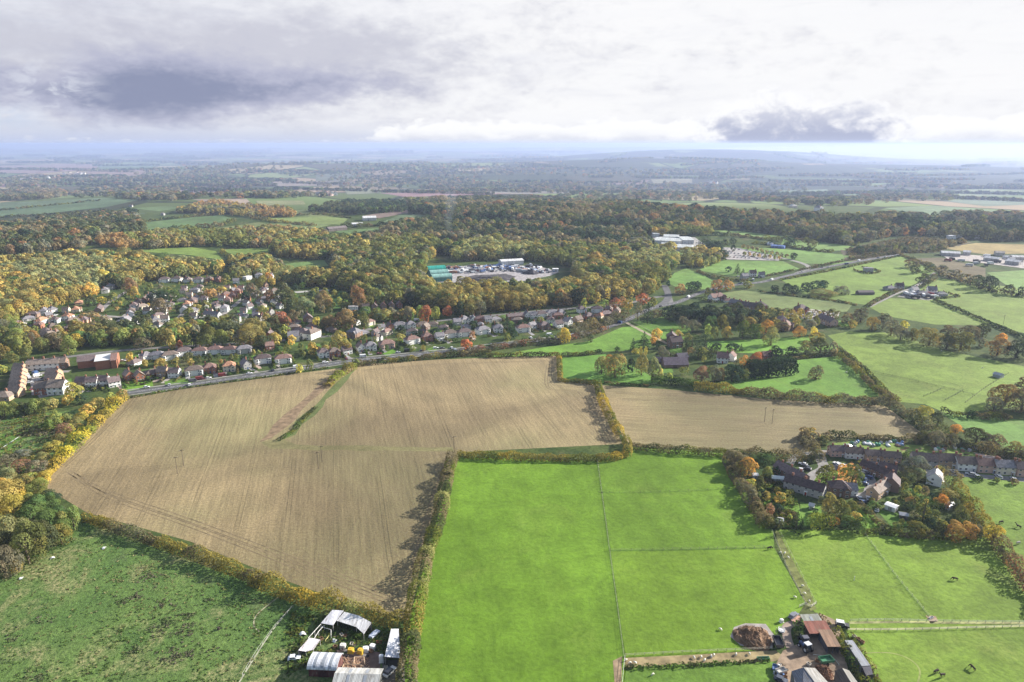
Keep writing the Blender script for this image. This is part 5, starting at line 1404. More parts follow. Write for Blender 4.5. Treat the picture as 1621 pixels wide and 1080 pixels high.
for i in range(46):      # the hazy town at the far left and the villages of the plain
    cx, cy, sx, sy = R.choice(((75, 281, 40, 4), (95, 283, 50, 5), (130, 277, 14, 3), (30, 286, 30, 4), (520, 309, 26, 2), (1300, 330, 60, 6), (1150, 290, 40, 4)))
    x, y = R.gauss(cx, sx * .6), R.gauss(cy, sy * .5)
    place_house(R.choice(('detached_house', 'gabled_house', 'bungalow')), P(x, y), R.uniform(0, 3), R.choice(('white', 'white', 'cream', 'pink')), R.choice(('pale', 'tan', 'grey', 'brown')), 'tiny hazy pale house', 'tiny far village houses', auto=(x, y), s=1.4)

# the rest of the hillside estates: smaller houses standing among the named rows
for poly, sp, wh in (([(205, 476), (300, 458), (420, 448), (445, 470), (440, 518), (205, 520)], 15, 'hillside house'), ([(440, 508), (560, 505), (600, 520), (560, 534), (470, 548), (440, 545)], 19, 'middle-town house'), ([(20, 500), (150, 486), (200, 505), (190, 522), (60, 530), (20, 528)], 17, 'left-town house'), ([(560, 528), (840, 503), (905, 500), (900, 512), (760, 524), (600, 540)], 16, 'small roadside house')):
    g = poly_ground(poly); x0, x1 = min(a[0] for a in g), max(a[0] for a in g); y0, y1 = min(a[1] for a in g), max(a[1] for a in g)
    y = y0
    while y < y1:
        x = x0 + R.uniform(0, sp)
        while x < x1:
            q = Vector((x + R.uniform(-4, 4), y + R.uniform(-4, 4), 0)); x += sp
            if not bool(inpoly(np.array(q.x), np.array(q.y), g)) or any((q.x - a) ** 2 + (q.y - b) ** 2 < (c + 4) ** 2 for a, b, c in HOUSEPTS) or near_road(q, 3): continue
            q.z = float(hgt(q.x, q.y)); k = R.choice(('D', 'G', 'B', 'G', 'S'))
            wc, rc = R.choice(('white', 'white', 'cream', 'brick', 'brown', 'grey')), R.choice(('plum', 'brown', 'grey', 'plum', 'red', 'tan'))
            place_house(K1[k], q, R.choice((.12, .12, -.5, 1.0)) + R.uniform(-.1, .1), wc, rc, f"{WN[wc]} {wh} with {rc} roof", 'small houses filling the town', auto=pix(q), s=.67)
        y += sp * 1.25

# garden boundaries, drives and back lawns of the rows
for p, r, w, d, where, q in PLOTS:
    ex, ey = Vector((math.cos(r), math.sin(r), 0)), Vector((-math.sin(r), math.cos(r), 0))
    main = 'main-road' in where
    f = 9 if main else 6
    px = (float(q[0]), float(q[1]))
    if main:
        a = p - ey * (d / 2) + ex * (w * R.choice((-.38, .38)))
        ribbon('driveway', None, 3.0, 'asphalt', R.choice(((.32, .29, .26), (.36, .27, .22), (.26, .25, .25))), 2, 0, False, [a, a - ey * 5, a - ey * (f + 2)])
    for sd in (-1, 1):
        if R.random() < (.75 if main else .55):
            a = p + ex * sd * (w / 2 + 1.4) - ey * (d / 2 + f); b = p + ex * sd * (w / 2 + 1.4) + ey * (d / 2 + R.uniform(2, 12))
            hedge('garden hedge ' + ('left of house' if sd < 0 else 'right of house'), [a, b], 1.3, R.uniform(1.2, 2.2), R.choice((['dark', 'green'], ['darkolive', 'olive'], ['brown', 'olive'], ['green', 'olive'])), .3, name='garden_hedge', sz=.9, auto=px, group='garden hedges', tone=1.1)
    if R.random() < (.6 if main else .2):
        a = p - ey * (d / 2 + f) - ex * w * .5; b = p - ey * (d / 2 + f) + ex * w * .15
        hedge('low front garden hedge', [a, b], 1.3, 1.3, R.choice((['dark', 'green'], ['darkolive', 'olive'], ['green', 'olive'])), .25, name='garden_hedge', sz=.9, auto=px, group='garden hedges', tone=1.1)
    if R.random() < .5:
        a = p + ey * (d / 2 + 4); k = R.uniform(8, 16)
        g = [a - ex * w * .45, a + ex * w * .45, a + ex * w * .45 + ey * k, a - ex * w * .45 + ey * k]
        sheet('back_lawn', None, 'lush_pasture', R.choice(((.09, .17, .03), (.11, .2, .03), (.08, .13, .035), (.12, .15, .05))), 2, 0, g)

# ------------------------------------------------------------------ big sheds and works
def frame_on(a, b):
    """matrix: origin at a, x along a->b, y away from the viewer"""
    d = (b - a); d.z = 0; L = d.length; x = d.normalized(); y = Vector((-x.y, x.x, 0))
    if y.dot((a + b) / 2) < 0: y = -y
    M = Matrix(((x.x, y.x, 0, a.x), (x.y, y.y, 0, a.y), (0, 0, 1, min(a.z, b.z)), (0, 0, 0, 1)))
    return M, L


def barn(name, label, a, b, dep, e, rh, style, wc, rc, cat='barn', group=None, lights=0, openf=False, wmat='corrugated_sheet', rmat='corrugated_sheet', doors=1):
    M, L = frame_on(P(*a), P(*b))
    root = link(name, None); root.matrix_world = M; root.empty_display_size = .1
    wb = MB(); t = .12
    def gablewall(x0, x1):
        if style == 'gable': pr = [(0, -.3), (dep, -.3), (dep, e), (dep / 2, e + rh - .1), (0, e)]
        elif style == 'arch': pr = [(0, -.3), (dep, -.3)] + [(dep / 2 + dep / 2 * math.cos(q), e + (rh - .1) * math.sin(q)) for q in np.linspace(0, math.pi, 9)]
        elif style == 'mono': pr = [(0, -.3), (dep, -.3), (dep, e + rh - .15), (0, e - .15)]
        else: pr = [(0, -.3), (dep, -.3), (dep, e), (0, e)]
        wb.prism(pr, 'x', x0, x1)
    gablewall(0, t); gablewall(L - t, L)
    wb.box(t, dep - t, -.3, L - t, dep, e - .02 + (rh - .3 if style == 'mono' else 0))
    if not openf:
        wb.box(t, 0, -.3, L - t, t, e - .17)
    else:
        for i in range(1, max(2, int(L / 4.5))):
            x = L * i / max(2, int(L / 4.5)); wb.box(x - .12, .1, -.3, x + .12, .34, e - .17)
    link('wall', wb.mesh('wall', wmat), root, wc)
    o = .35; rb = MB()
    if style == 'gable':
        s = rh / (dep / 2)
        rb.prism([(-o, e - o * s), (dep / 2, e + rh), (dep + o, e - o * s), (dep + o, e - o * s - .12), (dep / 2, e + rh - .12), (-o, e - o * s - .12)], 'x', -o, L + o)
    elif style == 'arch':
        q = np.linspace(0, math.pi, 13)
        up = [(dep / 2 + (dep / 2 + o) * math.cos(k), e - .05 + (rh + .1) * math.sin(k)) for k in q]; lo = [(dep / 2 + (dep / 2 + o - .1) * math.cos(k), e - .1 + rh * math.sin(k)) for k in q]
        rb.prism(up + lo[::-1], 'x', -o, L + o)
    elif style == 'mono':
        rb.prism([(-o, e - .1), (dep + o, e + rh - .1), (dep + o, e + rh + .04), (-o, e + .04)], 'x', -o, L + o)
    else:
        rb.box(-o, -o, e, L + o, dep + o, e + .25)
    rf = link('roof', rb.mesh('roof', rmat), root, rc)
    for i in range(lights):
        x = L * (i + .8) / (lights + .6); w = .45
        sb = MB()
        if style == 'arch':
            q = np.linspace(.3, math.pi - .3, 9)
            up = [(dep / 2 + (dep / 2 + o) * math.cos(k), e + .0 + (rh + .1) * math.sin(k)) for k in q]; lo = [(y, z - .04) for y, z in up]
            sb.prism(up + lo[::-1], 'x', x - w, x + w)
        elif style == 'gable':
            s = rh / (dep / 2)
            for sg in (0, 1):
                y0, y1 = (.6, dep / 2 - .5) if not sg else (dep / 2 + .5, dep - .6)
                f = lambda y: e + rh - abs(y - dep / 2) * s
                sb.prism([(y0, f(y0) + .03), (y1, f(y1) + .03), (y1, f(y1) + .06), (y0, f(y0) + .06)], 'x', x - w, x + w)
        else:
            f = lambda y: e + .05 + (rh * y / dep if style == 'mono' else .22)
            sb.prism([(.8, f(.8) + .02), (dep - .8, f(dep - .8) + .02), (dep - .8, f(dep - .8) + .06), (.8, f(.8) + .06)], 'x', x - w, x + w)
        link('roof_light', sb.mesh('roof_light', 'plastic'), rf, (.25, .27, .3))
    if not openf and doors:
        link('door', MB().box(L * .35, -.08, 0, L * .35 + min(3, L * .35), -.01, min(2.6, e * .8)).mesh('door', 'corrugated_sheet'), root, [q * .6 for q in wc])
    c = M @ Vector((L / 2, dep / 2, 0))
    HOUSEPTS.append((c.x, c.y, max(L, dep) * .5))
    tag(root, label, cat, group)
    return root


GREYS, RUST, REDR, WHITE, DKRED = (.42, .43, .45), (.26, .165, .11), (.24, .095, .07), (.68, .68, .70), (.10, .035, .035)
# derelict farm, bottom middle
barn('arched_barn', 'arched white barn with dark red walls in the derelict yard', (489, 1071), (533, 1073), 6.5, 3.0, 1.6, 'arch', DKRED, (.62, .64, .68), lights=3)
barn('twin_bay_shed', 'grey corrugated shed cut by the bottom edge of the picture', (528, 1098), (598, 1100), 7.0, 3.2, 1.2, 'gable', (.3, .3, .28), (.45, .45, .43), cat='shed', lights=2)


def roof_shed(name, label, pxs, zs, rc, wc, back, open_posts=True, cat='shed'):
    """a lean-to: a roof slab given by its corners in the photo, carried on posts and a back wall"""
    pts = [PH(x, y, z) for (x, y), z in zip(pxs, zs)]
    o = pts[0].copy(); o.z = 0
    root = link(name, None, loc=o); root.empty_display_size = .1
    q = [p - o for p in pts]
    b = MB(); n = len(q); up = [p + Vector((0, 0, .1)) for p in q]
    b.poly(up).poly(q[::-1])
    for i in range(n): b.poly([q[i], q[(i + 1) % n], up[(i + 1) % n], up[i]])
    link('roof', b.mesh('roof', 'corrugated_sheet'), root, rc)
    if back:
        w = MB()
        for i, j in back:
            A, B = q[i], q[j]; nn = Vector((-(B - A).y, (B - A).x, 0)).normalized() * .06
            w.poly([A + nn + Vector((0, 0, -.06)), B + nn + Vector((0, 0, -.06)), Vector((B.x + nn.x, B.y + nn.y, -.2)), Vector((A.x + nn.x, A.y + nn.y, -.2))])
            w.poly([A - nn + Vector((0, 0, -.06)), B - nn + Vector((0, 0, -.06)), Vector((B.x - nn.x, B.y - nn.y, -.2)), Vector((A.x - nn.x, A.y - nn.y, -.2))])
        link('wall', w.mesh('wall', 'corrugated_sheet'), root, wc)
    c = sum(q, Vector()) / n
    for p in q:
        p2 = p + (c - p) * .04
        link('post', MB().box(p2.x - .09, p2.y - .09, -.2, p2.x + .09, p2.y + .09, p.z - .02).mesh('post', 'timber'), root, (.35, .33, .31))
    HOUSEPTS.append((c.x + o.x, c.y + o.y, 6))
    tag(root, label, cat)
    return root


roof_shed('lean_to', 'collapsed end of the white-roofed shed with a bare frame', [(526, 966), (544, 967), (527, 990), (508, 987)], (3.4, 3.4, 2.6, 2.4), (.62, .62, .66), (.4, .4, .4), [(0, 1)])
roof_shed('lean_to', 'long white-roofed open shed under the tangled hedge', [(545, 969), (568, 975), (588, 986), (576, 1004), (564, 993), (533, 983)], (3.5, 3.5, 3.3, 2.3, 2.6, 2.6), (.70, .69, .69), (.3, .3, .3), [(0, 1), (1, 2)])
roof_shed('broken_shed', 'low white shed with a ragged broken roof', [(490, 1010), (507, 1013), (496, 1029), (484, 1032), (472, 1030)], (2.4, 2.2, 1.9, 1.6, 2.2), (.68, .63, .64), (.35, .3, .3), [(0, 4)])
roof_shed('open_fronted_shed', 'long pale shed against the hedge with a dark open front', [(619, 996), (631, 996), (634, 1042), (609, 1040)], (3.6, 3.4, 3.0, 3.2), (.60, .61, .64), (.16, .16, .17), [(0, 1), (1, 2), (0, 3)])


def rail_frame(label, pts, z, r=.09, name='standing_rail', col=(.62, .61, .58)):
    p = [PH(x, y, z) for x, y in pts]; o = p[0].copy(); o.z = 0
    b = MB()
    for A, B in zip(p, p[1:]): b.tube(A - o, B - o, r, r, 6)
    for A in p: b.tube((A.x - o.x, A.y - o.y, -.1), A - o, r, r, 6)
    return tag(link(name, b.mesh(name, 'timber'), None, col, o), label, 'frame')


rail_frame('long bare white rail linking the derelict sheds', [(508, 988), (498, 999), (488, 1010)], 2.3)
rail_frame('second bare rail inside the derelict yard', [(513, 990), (504, 1000), (498, 1010)], 1.9)
rail_frame('empty white door frame standing below the collapsed shed', [(508, 992), (524, 997), (524, 1006)], 1.6)
rail_frame('yellow leaning bar on the derelict yard grass', [(515, 1014), (521, 1006)], .5, .1, 'leaning_bar', (.55, .5, .2))
for i, (pts, lb) in enumerate((([(560, 1050), (561, 1040), (576, 1040), (577, 1050)], 'broken timber pen at the back of the collapsed building'), ([(538, 1066), (544, 1052), (570, 1052), (582, 1060)], 'pale wall stump outlining the collapsed building'), ([(562, 1056), (568, 1066), (572, 1056)], 'fallen rafters inside the collapsed building'))):
    rail_frame(lb, pts, .6, .12, 'broken_timber', (.5, .38, .26))
# rubble of the fallen building
nb = MB()
for i in range(160):
    x, y = R.uniform(540, 582), R.uniform(1042, 1066); p = P(x, y); a = R.uniform(0, 3.14); l = R.uniform(.3, 1.3)
    if i == 0: O = p.copy()
    d = Vector((math.cos(a) * l, math.sin(a) * l, R.uniform(0, .3)))
    nb.tube(p - O + Vector((0, 0, .08)), p - O + d + Vector((0, 0, .12)), R.uniform(.05, .12), None, 4)
o = link('timber_debris', nb.mesh('timber_debris', 'timber'), None, (.42, .27, .17), O); o['kind'] = 'stuff'; tag(o, 'broken brown timbers lying where the building collapsed', 'debris')


def solid(name, label, cat, x, y, fn, mat, col, rot=0.0, group=None, off=0.0):
    b = MB(); fn(b)
    o = link(name, b.mesh(name, mat), None, col, P(x, y, off + .02), rot)
    return tag(o, label, cat, group)


def tank_fn(w, d, h):
    def f(b):
        n = 10
        pr = [(w / 2 * math.copysign(abs(math.cos(q)) ** .5, math.cos(q)), d / 2 * math.copysign(abs(math.sin(q)) ** .5, math.sin(q))) for q in np.linspace(0, 2 * math.pi, 17)[:-1]]
        b.prism(pr, 'z', 0, h * .92).prism([(u * .86, v * .86) for u, v in pr], 'z', h * .92, h)
        b.tube((0, 0, h), (0, 0, h + .12), .2, .2, 8)
        b.box(-w / 2 - .05, -d / 2 - .05, -.05, w / 2 + .05, d / 2 + .05, .1)
    return f


def bale_fn(r, w):
    def f(b):
        b.tube((-w / 2, 0, r), (w / 2, 0, r), r, r, 18)
        for s in (-1, 1): b.tube((s * w / 2, 0, r), (s * (w / 2 + .04), 0, r), r * .8, r * .5, 14)
    return f


for x, y, lb, c in ((555.5, 1033, 'yellow tank left of its twin by the rubble', (.55, .36, .04)), (571, 1034, 'yellow tank right of its twin by the rubble', (.55, .36, .04)), (579, 1031, 'white bulk container beside the yellow tank', (.66, .66, .66)), (590, 1027, 'white bulk container farthest right in the derelict yard', (.68, .68, .66)), (543, 1026, 'small pale water tank left of the yellow tanks', (.6, .58, .52))):
    solid('bulk_container', lb, 'tank', x, y, tank_fn(2.0, 1.7, 1.5), 'plastic', c, R.uniform(-.6, .6), 'containers in the derelict yard')
solid('upright_tank', 'tall white tank before the open-fronted shed', 'tank', 604, 1048, tank_fn(1.5, 1.2, 2.6), 'plastic', (.68, .69, .7), .1)


def sheet_fn(l, w, sag):
    def f(b):
        pr = [(l * (i / 6 - .5), .12 + sag * math.sin(math.pi * i / 6)) for i in range(7)]
        b.prism(pr + [(u, v - .1) for u, v in pr[::-1]], 'y', -w / 2, w / 2)
    return f


solid('tarpaulin', 'white sheet dumped on the grass left of the broken shed', 'sheet', 479, 1005, sheet_fn(2.4, 1.6, .7), 'plastic', (.7, .69, .68), .4)
solid('upturned_boat', 'white curved boat hull lying under the hedge', 'boat', 593, 1006, lambda b: b.prism([(-2.2, 0), (-1.8, .9), (0, 1.15), (1.8, .95), (2.6, .2), (2.2, 0)], 'y', -.85, .85), 'plastic', (.62, .67, .76), 1.0)
solid('tarpaulin', 'small white sheet on the grass in the derelict yard', 'sheet', 530, 1015, sheet_fn(1.6, 1.5, .5), 'plastic', (.66, .68, .7), 1.1)
solid('scrap_heap', 'dark heap of scrap beside the pale water tank', 'heap', 538, 1033, lambda b: [b.tube((R.uniform(-1.5, 1.5), R.uniform(-.8, .8), .1), (R.uniform(-1.5, 1.5), R.uniform(-.8, .8), R.uniform(.3, .9)), .12, .1, 5) for i in range(26)], 'timber', (.12, .09, .08))
solid('cattle_trough', 'orange scrap bin right of the white containers', 'bin', 600, 1018, lambda b: b.box(-.9, -.5, 0, .9, .5, .1).box(-.9, -.5, .1, -.8, .5, .6).box(.8, -.5, .1, .9, .5, .6).box(-.8, -.5, .1, .8, -.4, .6).box(-.8, .4, .1, .8, .5, .6), 'plastic', (.42, .1, .05))

# working farm, bottom right
barn('farm_shed', 'grey-green low shed at the top of the farmyard', (1274, 997), (1300, 996), 3.6, 2.6, .5, 'mono', (.12, .12, .1), (.27, .28, .24), cat='shed', lights=1)
barn('farm_shed', 'shed with a rusty red roof below the grey-green shed', (1281, 1013), (1314, 1012), 4.6, 2.7, .8, 'mono', (.14, .09, .07), REDR, cat='shed', openf=True)
barn('farm_shed', 'shed with patchy rust roof beside the tractor', (1309, 1035), (1327, 1035), 6.6, 3.0, .7, 'mono', (.1, .1, .12), RUST, cat='shed', openf=True)
roof_shed('long_shed', 'long narrow grey-roofed shed beside the ivy hedge', [(1337, 1014), (1350, 1014), (1378, 1054), (1364, 1055)], (3.0, 2.6, 2.6, 3.0), (.20, .215, .24), (.2, .22, .2), [(0, 3), (0, 1), (1, 2)])
roof_shed('dark_lean_to', 'black-roofed end of the long narrow shed', [(1364.5, 1056), (1378.5, 1055), (1382, 1068), (1371, 1070)], (2.9, 2.5, 2.4, 2.7), (.045, .045, .06), (.05, .05, .05), [(0, 3), (1, 2), (2, 3)])


def ridge_barn(label, e0, e1, r0, r1, f0, f1, ze, zr, rc, rc2, wc, name='ridge_barn'):
    """big barn whose ridge runs away from the viewer: left eave, ridge and right eave given in the photo"""
    E = [PH(*e0, ze), PH(*e1, ze)]; G = [PH(*r0, zr), PH(*r1, zr)]; Fp = [PH(*f0, ze), PH(*f1, ze)]
    o = Vector((E[0].x, E[0].y, 0)); root = link(name, None, loc=o); root.empty_display_size = .1
    up = Vector((0, 0, .12))
    for A, B, c in ((E, G, rc), (G, Fp, rc2)):
        q = [A[0] - o, B[0] - o, B[1] - o, A[1] - o]; b = MB()
        b.poly([k + up for k in q]).poly(q[::-1])
        for i in range(4): b.poly([q[i], q[(i + 1) % 4], q[(i + 1) % 4] + up, q[i] + up])
        link('roof', b.mesh('roof', 'corrugated_sheet'), root, c)
    b = MB()
    for i in (0, 1):
        b.poly([E[i] - o - up, G[i] - o - up, Fp[i] - o - up, Vector((Fp[i].x - o.x, Fp[i].y - o.y, -.2)), Vector((E[i].x - o.x, E[i].y - o.y, -.2))])
    for A in (E, Fp):
        b.poly([A[0] - o - up, A[1] - o - up, Vector((A[1].x - o.x, A[1].y - o.y, -.2)), Vector((A[0].x - o.x, A[0].y - o.y, -.2))])
    link('wall', b.mesh('wall', 'corrugated_sheet'), root, wc)
    tag(root, label, 'barn')


ridge_barn('big barn with blue-grey roof at the bottom of the farmyard', (1253, 1063), (1270, 1120), (1272, 1057), (1312, 1110), (1290, 1058), (1336, 1108), 4.2, 6.0, (.19, .20, .23), (.24, .235, .225), (.2, .2, .2))
ridge_barn('brown-roofed barn right of the heap of old timber', (1322, 1062), (1352, 1118), (1333, 1058), (1366, 1112), (1344, 1062), (1380, 1112), 3.4, 4.8, (.11, .09, .075), (.2, .195, .18), (.15, .14, .13))


def heap(name, label, x, y, rx, ry, h, col, n=4200, sz=.5, rot=0.0):
    r = np.random.default_rng(4); b = MB()
    nu, nv = 40, 14; V = []
    ph = r.uniform(0, 6, 6)
    for j in range(nv + 1):
        for i in range(nu):
            a = 2 * math.pi * i / nu; q = j / nv
            k = 1 + .07 * math.sin(3 * a + ph[0]) + .05 * math.sin(7 * a + ph[1])
            zz = h * (1 - q ** 2.2) * (1 + .22 * math.sin(5 * a + 6 * q + ph[2]) * q + .2 * math.sin(9 * q + 2 * a)) + r.normal(0, .12) * (q < .97)
            V.append((rx * q * k * math.cos(a), ry * q * k * math.sin(a), max(zz, -.05)))
    b.v = V
    for j in range(nv):
        for i in range(nu):
            b.f.append((j * nu + i, (j + 1) * nu + i, (j + 1) * nu + (i + 1) % nu, j * nu + (i + 1) % nu)); b.mi.append(0)
    for i in range(n // 12):
        a, q = r.uniform(0, 6.28), math.sqrt(r.uniform(0, .95)); zz = h * (1 - q ** 2.2) * .95
        p = Vector((rx * q * math.cos(a), ry * q * math.sin(a), zz)); d = Vector(r.normal(0, 1, 3)) * sz; d.z = abs(d.z) * .4
        b.tube(p - d * .5, p + d * .5 + Vector((0, 0, .15)), .09, .05, 4)
    return tag(link(name, b.mesh(name, 'dirt'), None, col, P(x, y, .05), rot), label, 'heap')


heap('manure_heap', 'big oval brown manure heap on its concrete pad', 1192, 1010, 6.4, 6.0, 2.2, (.185, .115, .07))
heap('timber_heap', 'heap of old brown timber between the two barns', 1304, 1066, 2.6, 3.4, 1.8, (.15, .08, .05), 2600, .8)
heap('earth_bund', 'dark spoil heap at the edge of the scrapyard', 841, 433, 11, 9, 4.5, (.07, .065, .075), 300, 1.0)
heap('cinder_heap', 'long black cinder mound filling the scrapyard front', 772, 443, 32, 12, 3.0, (.06, .055, .06), 400, 1.2)

# ------------------------------------------------------------------ vehicles
def car_mesh(L, W, H, kind):
    b = MB(); h1 = H * .58
    if kind == 'van':
        body = [(-L / 2, .3), (L / 2 - .1, .3), (L / 2, .8), (L / 2 - .25, h1), (L / 2 - .95, H), (-L / 2 + .05, H), (-L / 2, H - .15)]
    else:
        body = [(-L / 2, .35), (L / 2, .35), (L / 2, h1 * .82), (L / 2 - 1.15, h1), (-L / 2 + .3, h1 + .03), (-L / 2, h1 * .92)]
    b.prism([(x, z) for x, z in body], 'y', -W / 2, W / 2, 0)
    if kind != 'van':
        k = W / 2 - .12
        cab = [(L / 2 - 1.35, h1 + .005), (L / 2 - 2.0, H - .05), (-L / 2 + (1.0 if kind == 'car' else .25), H - .05), (-L / 2 + .3, h1 + .03)]
        b.prism(cab, 'y', -k, k, 1)
        b.prism([(L / 2 - 1.95, H - .055), (L / 2 - 2.02, H), (-L / 2 + (1.02 if kind == 'car' else .26), H), (-L / 2 + (.95 if kind == 'car' else .2), H - .055)], 'y', -k - .02, k + .02, 0)
    else:
        b.prism([(L / 2 - .2, h1 + .02), (L / 2 - .9, H - .12), (L / 2 - 1.6, H - .12), (L / 2 - 1.6, h1 + .02)], 'y', -W / 2 - .012, W / 2 + .012, 1)
    for sx in (-1, 1):
        for sy in (-1, 1):
            b.tube((sx * L * .31, sy * (W / 2 - .2), .33), (sx * L * .31, sy * (W / 2 + .02), .33), .33, .33, 10, 2)
    return b.mesh('parked_' + kind, ['paint', 'glass', 'rubber'])


CM = {'car': car_mesh(4.3, 1.75, 1.45, 'car'), 'estate': car_mesh(4.6, 1.8, 1.5, 'estate'), 'van': car_mesh(5.3, 2.0, 2.2, 'van')}
PC = [('white', (.75, .75, .75)), ('silver', (.5, .51, .53)), ('dark grey', (.1, .1, .11)), ('black', (.025, .025, .03)), ('blue', (.05, .09, .2)), ('dark red', (.2, .03, .03)), ('white', (.75, .75, .75)), ('silver', (.5, .51, .53)), ('pale grey', (.6, .6, .6))]


def car(x, y, rot, c=None, kind='car', group='cars parked by the houses', label=None, off=.05):
    n, cc = c or R.choice(PC)
    p = P(x, y); p.z += off_at(p, 3.2)
    o = link('parked_van' if kind == 'van' else 'parked_car', CM[kind], None, cc, p, rot)
    if label: return tag(o, label, 'van' if kind == 'van' else 'car', group)
    return tag(o, f"{n} parked {'van' if kind == 'van' else 'car'}", 'van' if kind == 'van' else 'car', group, (x, y))


rt = lambda x: math.atan2(P(x + 10, CARY(x + 10)).y - P(x, CARY(x)).y, P(x + 10, CARY(x + 10)).x - P(x, CARY(x)).x)
CARY = lambda x: float(np.interp(x, [q[0] for q in MAIN], [q[1] for q in MAIN]))
for x, dy in ((305, -4), (322, -5), (330, -5), (352, -6), (316, -6), (268, -3), (395, -3), (432, -3), (470, -2), (232, -4), (515, -3), (548, -4), (575, -4), (600, -6), (630, -5), (645, -6), (690, -6), (700, -5), (715, -4), (668, -4), (840, -5), (870, -6), (900, -6), (300, 1), (720, 1), (980, 0)):
    car(x, CARY(x) + dy, rt(x) + R.choice((0, 0, 1.57)), kind=R.choice(('car', 'car', 'estate', 'van')) if x != 352 else 'van')
for x, y in ((56, 592), (60, 596), (44, 594), (46, 600), (47, 606), (70, 600), (68, 606), (66, 611), (58, 588), (52, 617), (195, 572), (200, 571), (222, 566), (240, 565), (276, 560), (300, 561), (58, 520), (84, 512), (96, 505), (70, 507), (88, 500), (126, 502), (134, 508), (190, 512), (205, 512), (222, 506), (240, 505), (330, 512), (360, 514), (390, 508), (350, 502), (384, 495), (297, 468), (318, 464), (520, 462), (528, 462), (516, 464), (640, 513), (660, 509), (735, 504), (745, 502), (600, 532), (860, 497), (893, 508), (905, 505), (956, 500), (970, 502)):
    car(x, y, R.uniform(0, 3.1), kind=R.choice(('car', 'car', 'estate', 'van')))
car(660, 508, .1, PC[0], 'van', None, 'white lorry-like van on the back road beside the red tree')
for x, y in ((1268, 745), (1276, 740), (1277, 744), (1271, 736), (1325, 736), (1331, 738), (1342, 707), (1350, 709), (1366, 748), (1372, 750), (1374, 757), (1368, 760), (1378, 746), (1383, 752), (1367, 767), (1384, 774), (1374, 790), (1379, 794), (1360, 790), (1366, 796), (1330, 742), (1510, 748), (1536, 752), (1545, 755), (1580, 756), (1604, 760), (1495, 745), (1388, 808), (1362, 742)):
    car(x, y, R.uniform(0, 3.1), kind=R.choice(('car', 'car', 'estate')), group='cars parked in the village')
for j in range(5):
    for i in range(15):
        x, y = 1146 + i * 6.0 + j * 2.5 + R.uniform(-.6, .6), 394.5 + j * 3.3 + i * .35
        if x > 1236 or R.random() < .28: continue
        car(x, y, R.choice((1.2, 1.25, 1.3)), kind='car', group='cars in the garden centre car park')
for x, y in ((1255, 500), (1262, 497), (1270, 502), (1280, 497), (1288, 499), (1296, 501), (1304, 498), (1312, 500), (1320, 498), (1290, 504), (1276, 505), (1300, 505), (1180, 449), (1170, 450), (1192, 444), (1182, 438), (1168, 438), (1340, 419), (1390, 409), (1300, 424)):
    car(x, y, R.uniform(0, 3.1), kind=R.choice(('car', 'van', 'car')), group='cars right of the road junction')


def near_car(name, label, x, y, rot, L, W, H, col, roofc=None, kind='car', wheel=.36):
    """a car near enough to show its parts"""
    root = link(name, None, loc=P(x, y, .06), rot=rot); root.empty_display_size = .1
    h1 = H * .56
    body = [(-L / 2, .36), (L / 2, .36), (L / 2, h1 * .85), (L / 2 - (1.1 if kind != 'van' else .6), h1), (-L / 2 + .1, h1), (-L / 2, h1 * .9)]
    bm = MB().prism(body, 'y', -W / 2, W / 2)
    link('body', bm.mesh('body', 'paint'), root, col)
    k = W / 2 - .1; x1, x0 = L / 2 - 1.25, -L / 2 + (.12 if kind == 'suv' else .6)
    cab = MB().prism([(x1, h1 + .004), (x1 - .55, H - .06), (x0 + .1, H - .06), (x0, h1 + .004)], 'y', -k, k)
    link('cabin', cab.mesh('cabin', 'paint'), root, roofc or col)
    link('roof', MB().box(x0 + .08, -k - .01, H - .058, x1 - .5, k + .01, H).mesh('roof', 'paint'), root, roofc or col)
    for s in (-1, 1):
        wm = MB().prism([(x1 - .12, h1 + .08), (x1 - .55, H - .14), (x0 + .2, H - .14), (x0 + .15, h1 + .08)], 'y', s * k, s * (k + .02)).mesh('side_window', 'glass'); link('side_window', wm, root)
    ws = MB().poly([(x1 + .01, -k + .1, h1 + .06), (x1 + .01, k - .1, h1 + .06), (x1 - .49, k - .14, H - .1), (x1 - .49, -k + .14, H - .1)]).mesh('windscreen', 'glass'); link('windscreen', ws, root)
    for sx in (-1, 1):
        for sy in (-1, 1):
            w = link('wheel', MB().tube((sx * L * .31, sy * (W / 2 - .2), wheel), (sx * L * .31, sy * (W / 2 + .03), wheel), wheel, wheel, 14).mesh('wheel', 'rubber'), root)
    for sy in (-1, 1):
        link('headlight', MB().box(L / 2, sy * (W / 2 - .35) - .15, .62, L / 2 + .03, sy * (W / 2 - .35) + .15, .8).mesh('headlight', 'white_frame'), root)
    return tag(root, label, 'car')


near_car('off_road_car', 'black off-road car with white roof by the farm gate', 1333, 992, rad(-18), 4.4, 1.9, 2.0, (.03, .03, .035), (.72, .72, .72), 'suv', .4)
near_car('estate_car', 'dark grey car parked at the farm entrance', 1256, 977, rad(38), 4.5, 1.8, 1.5, (.16, .17, .2))
near_car('small_car', 'white car rusting in the grass left of the arched barn', 466, 1044, rad(10), 4.0, 1.7, 1.45, (.68, .7, .72))
near_car('pickup', 'white pickup parked by the bottom hedge', 617, 1066, rad(60), 4.8, 1.85, 1.7, (.7, .7, .7), (.05, .05, .06))
near_car('small_car', 'dark car among farm clutter at the bottom edge', 1236, 1078, rad(-30), 4.0, 1.7, 1.45, (.07, .08, .11))


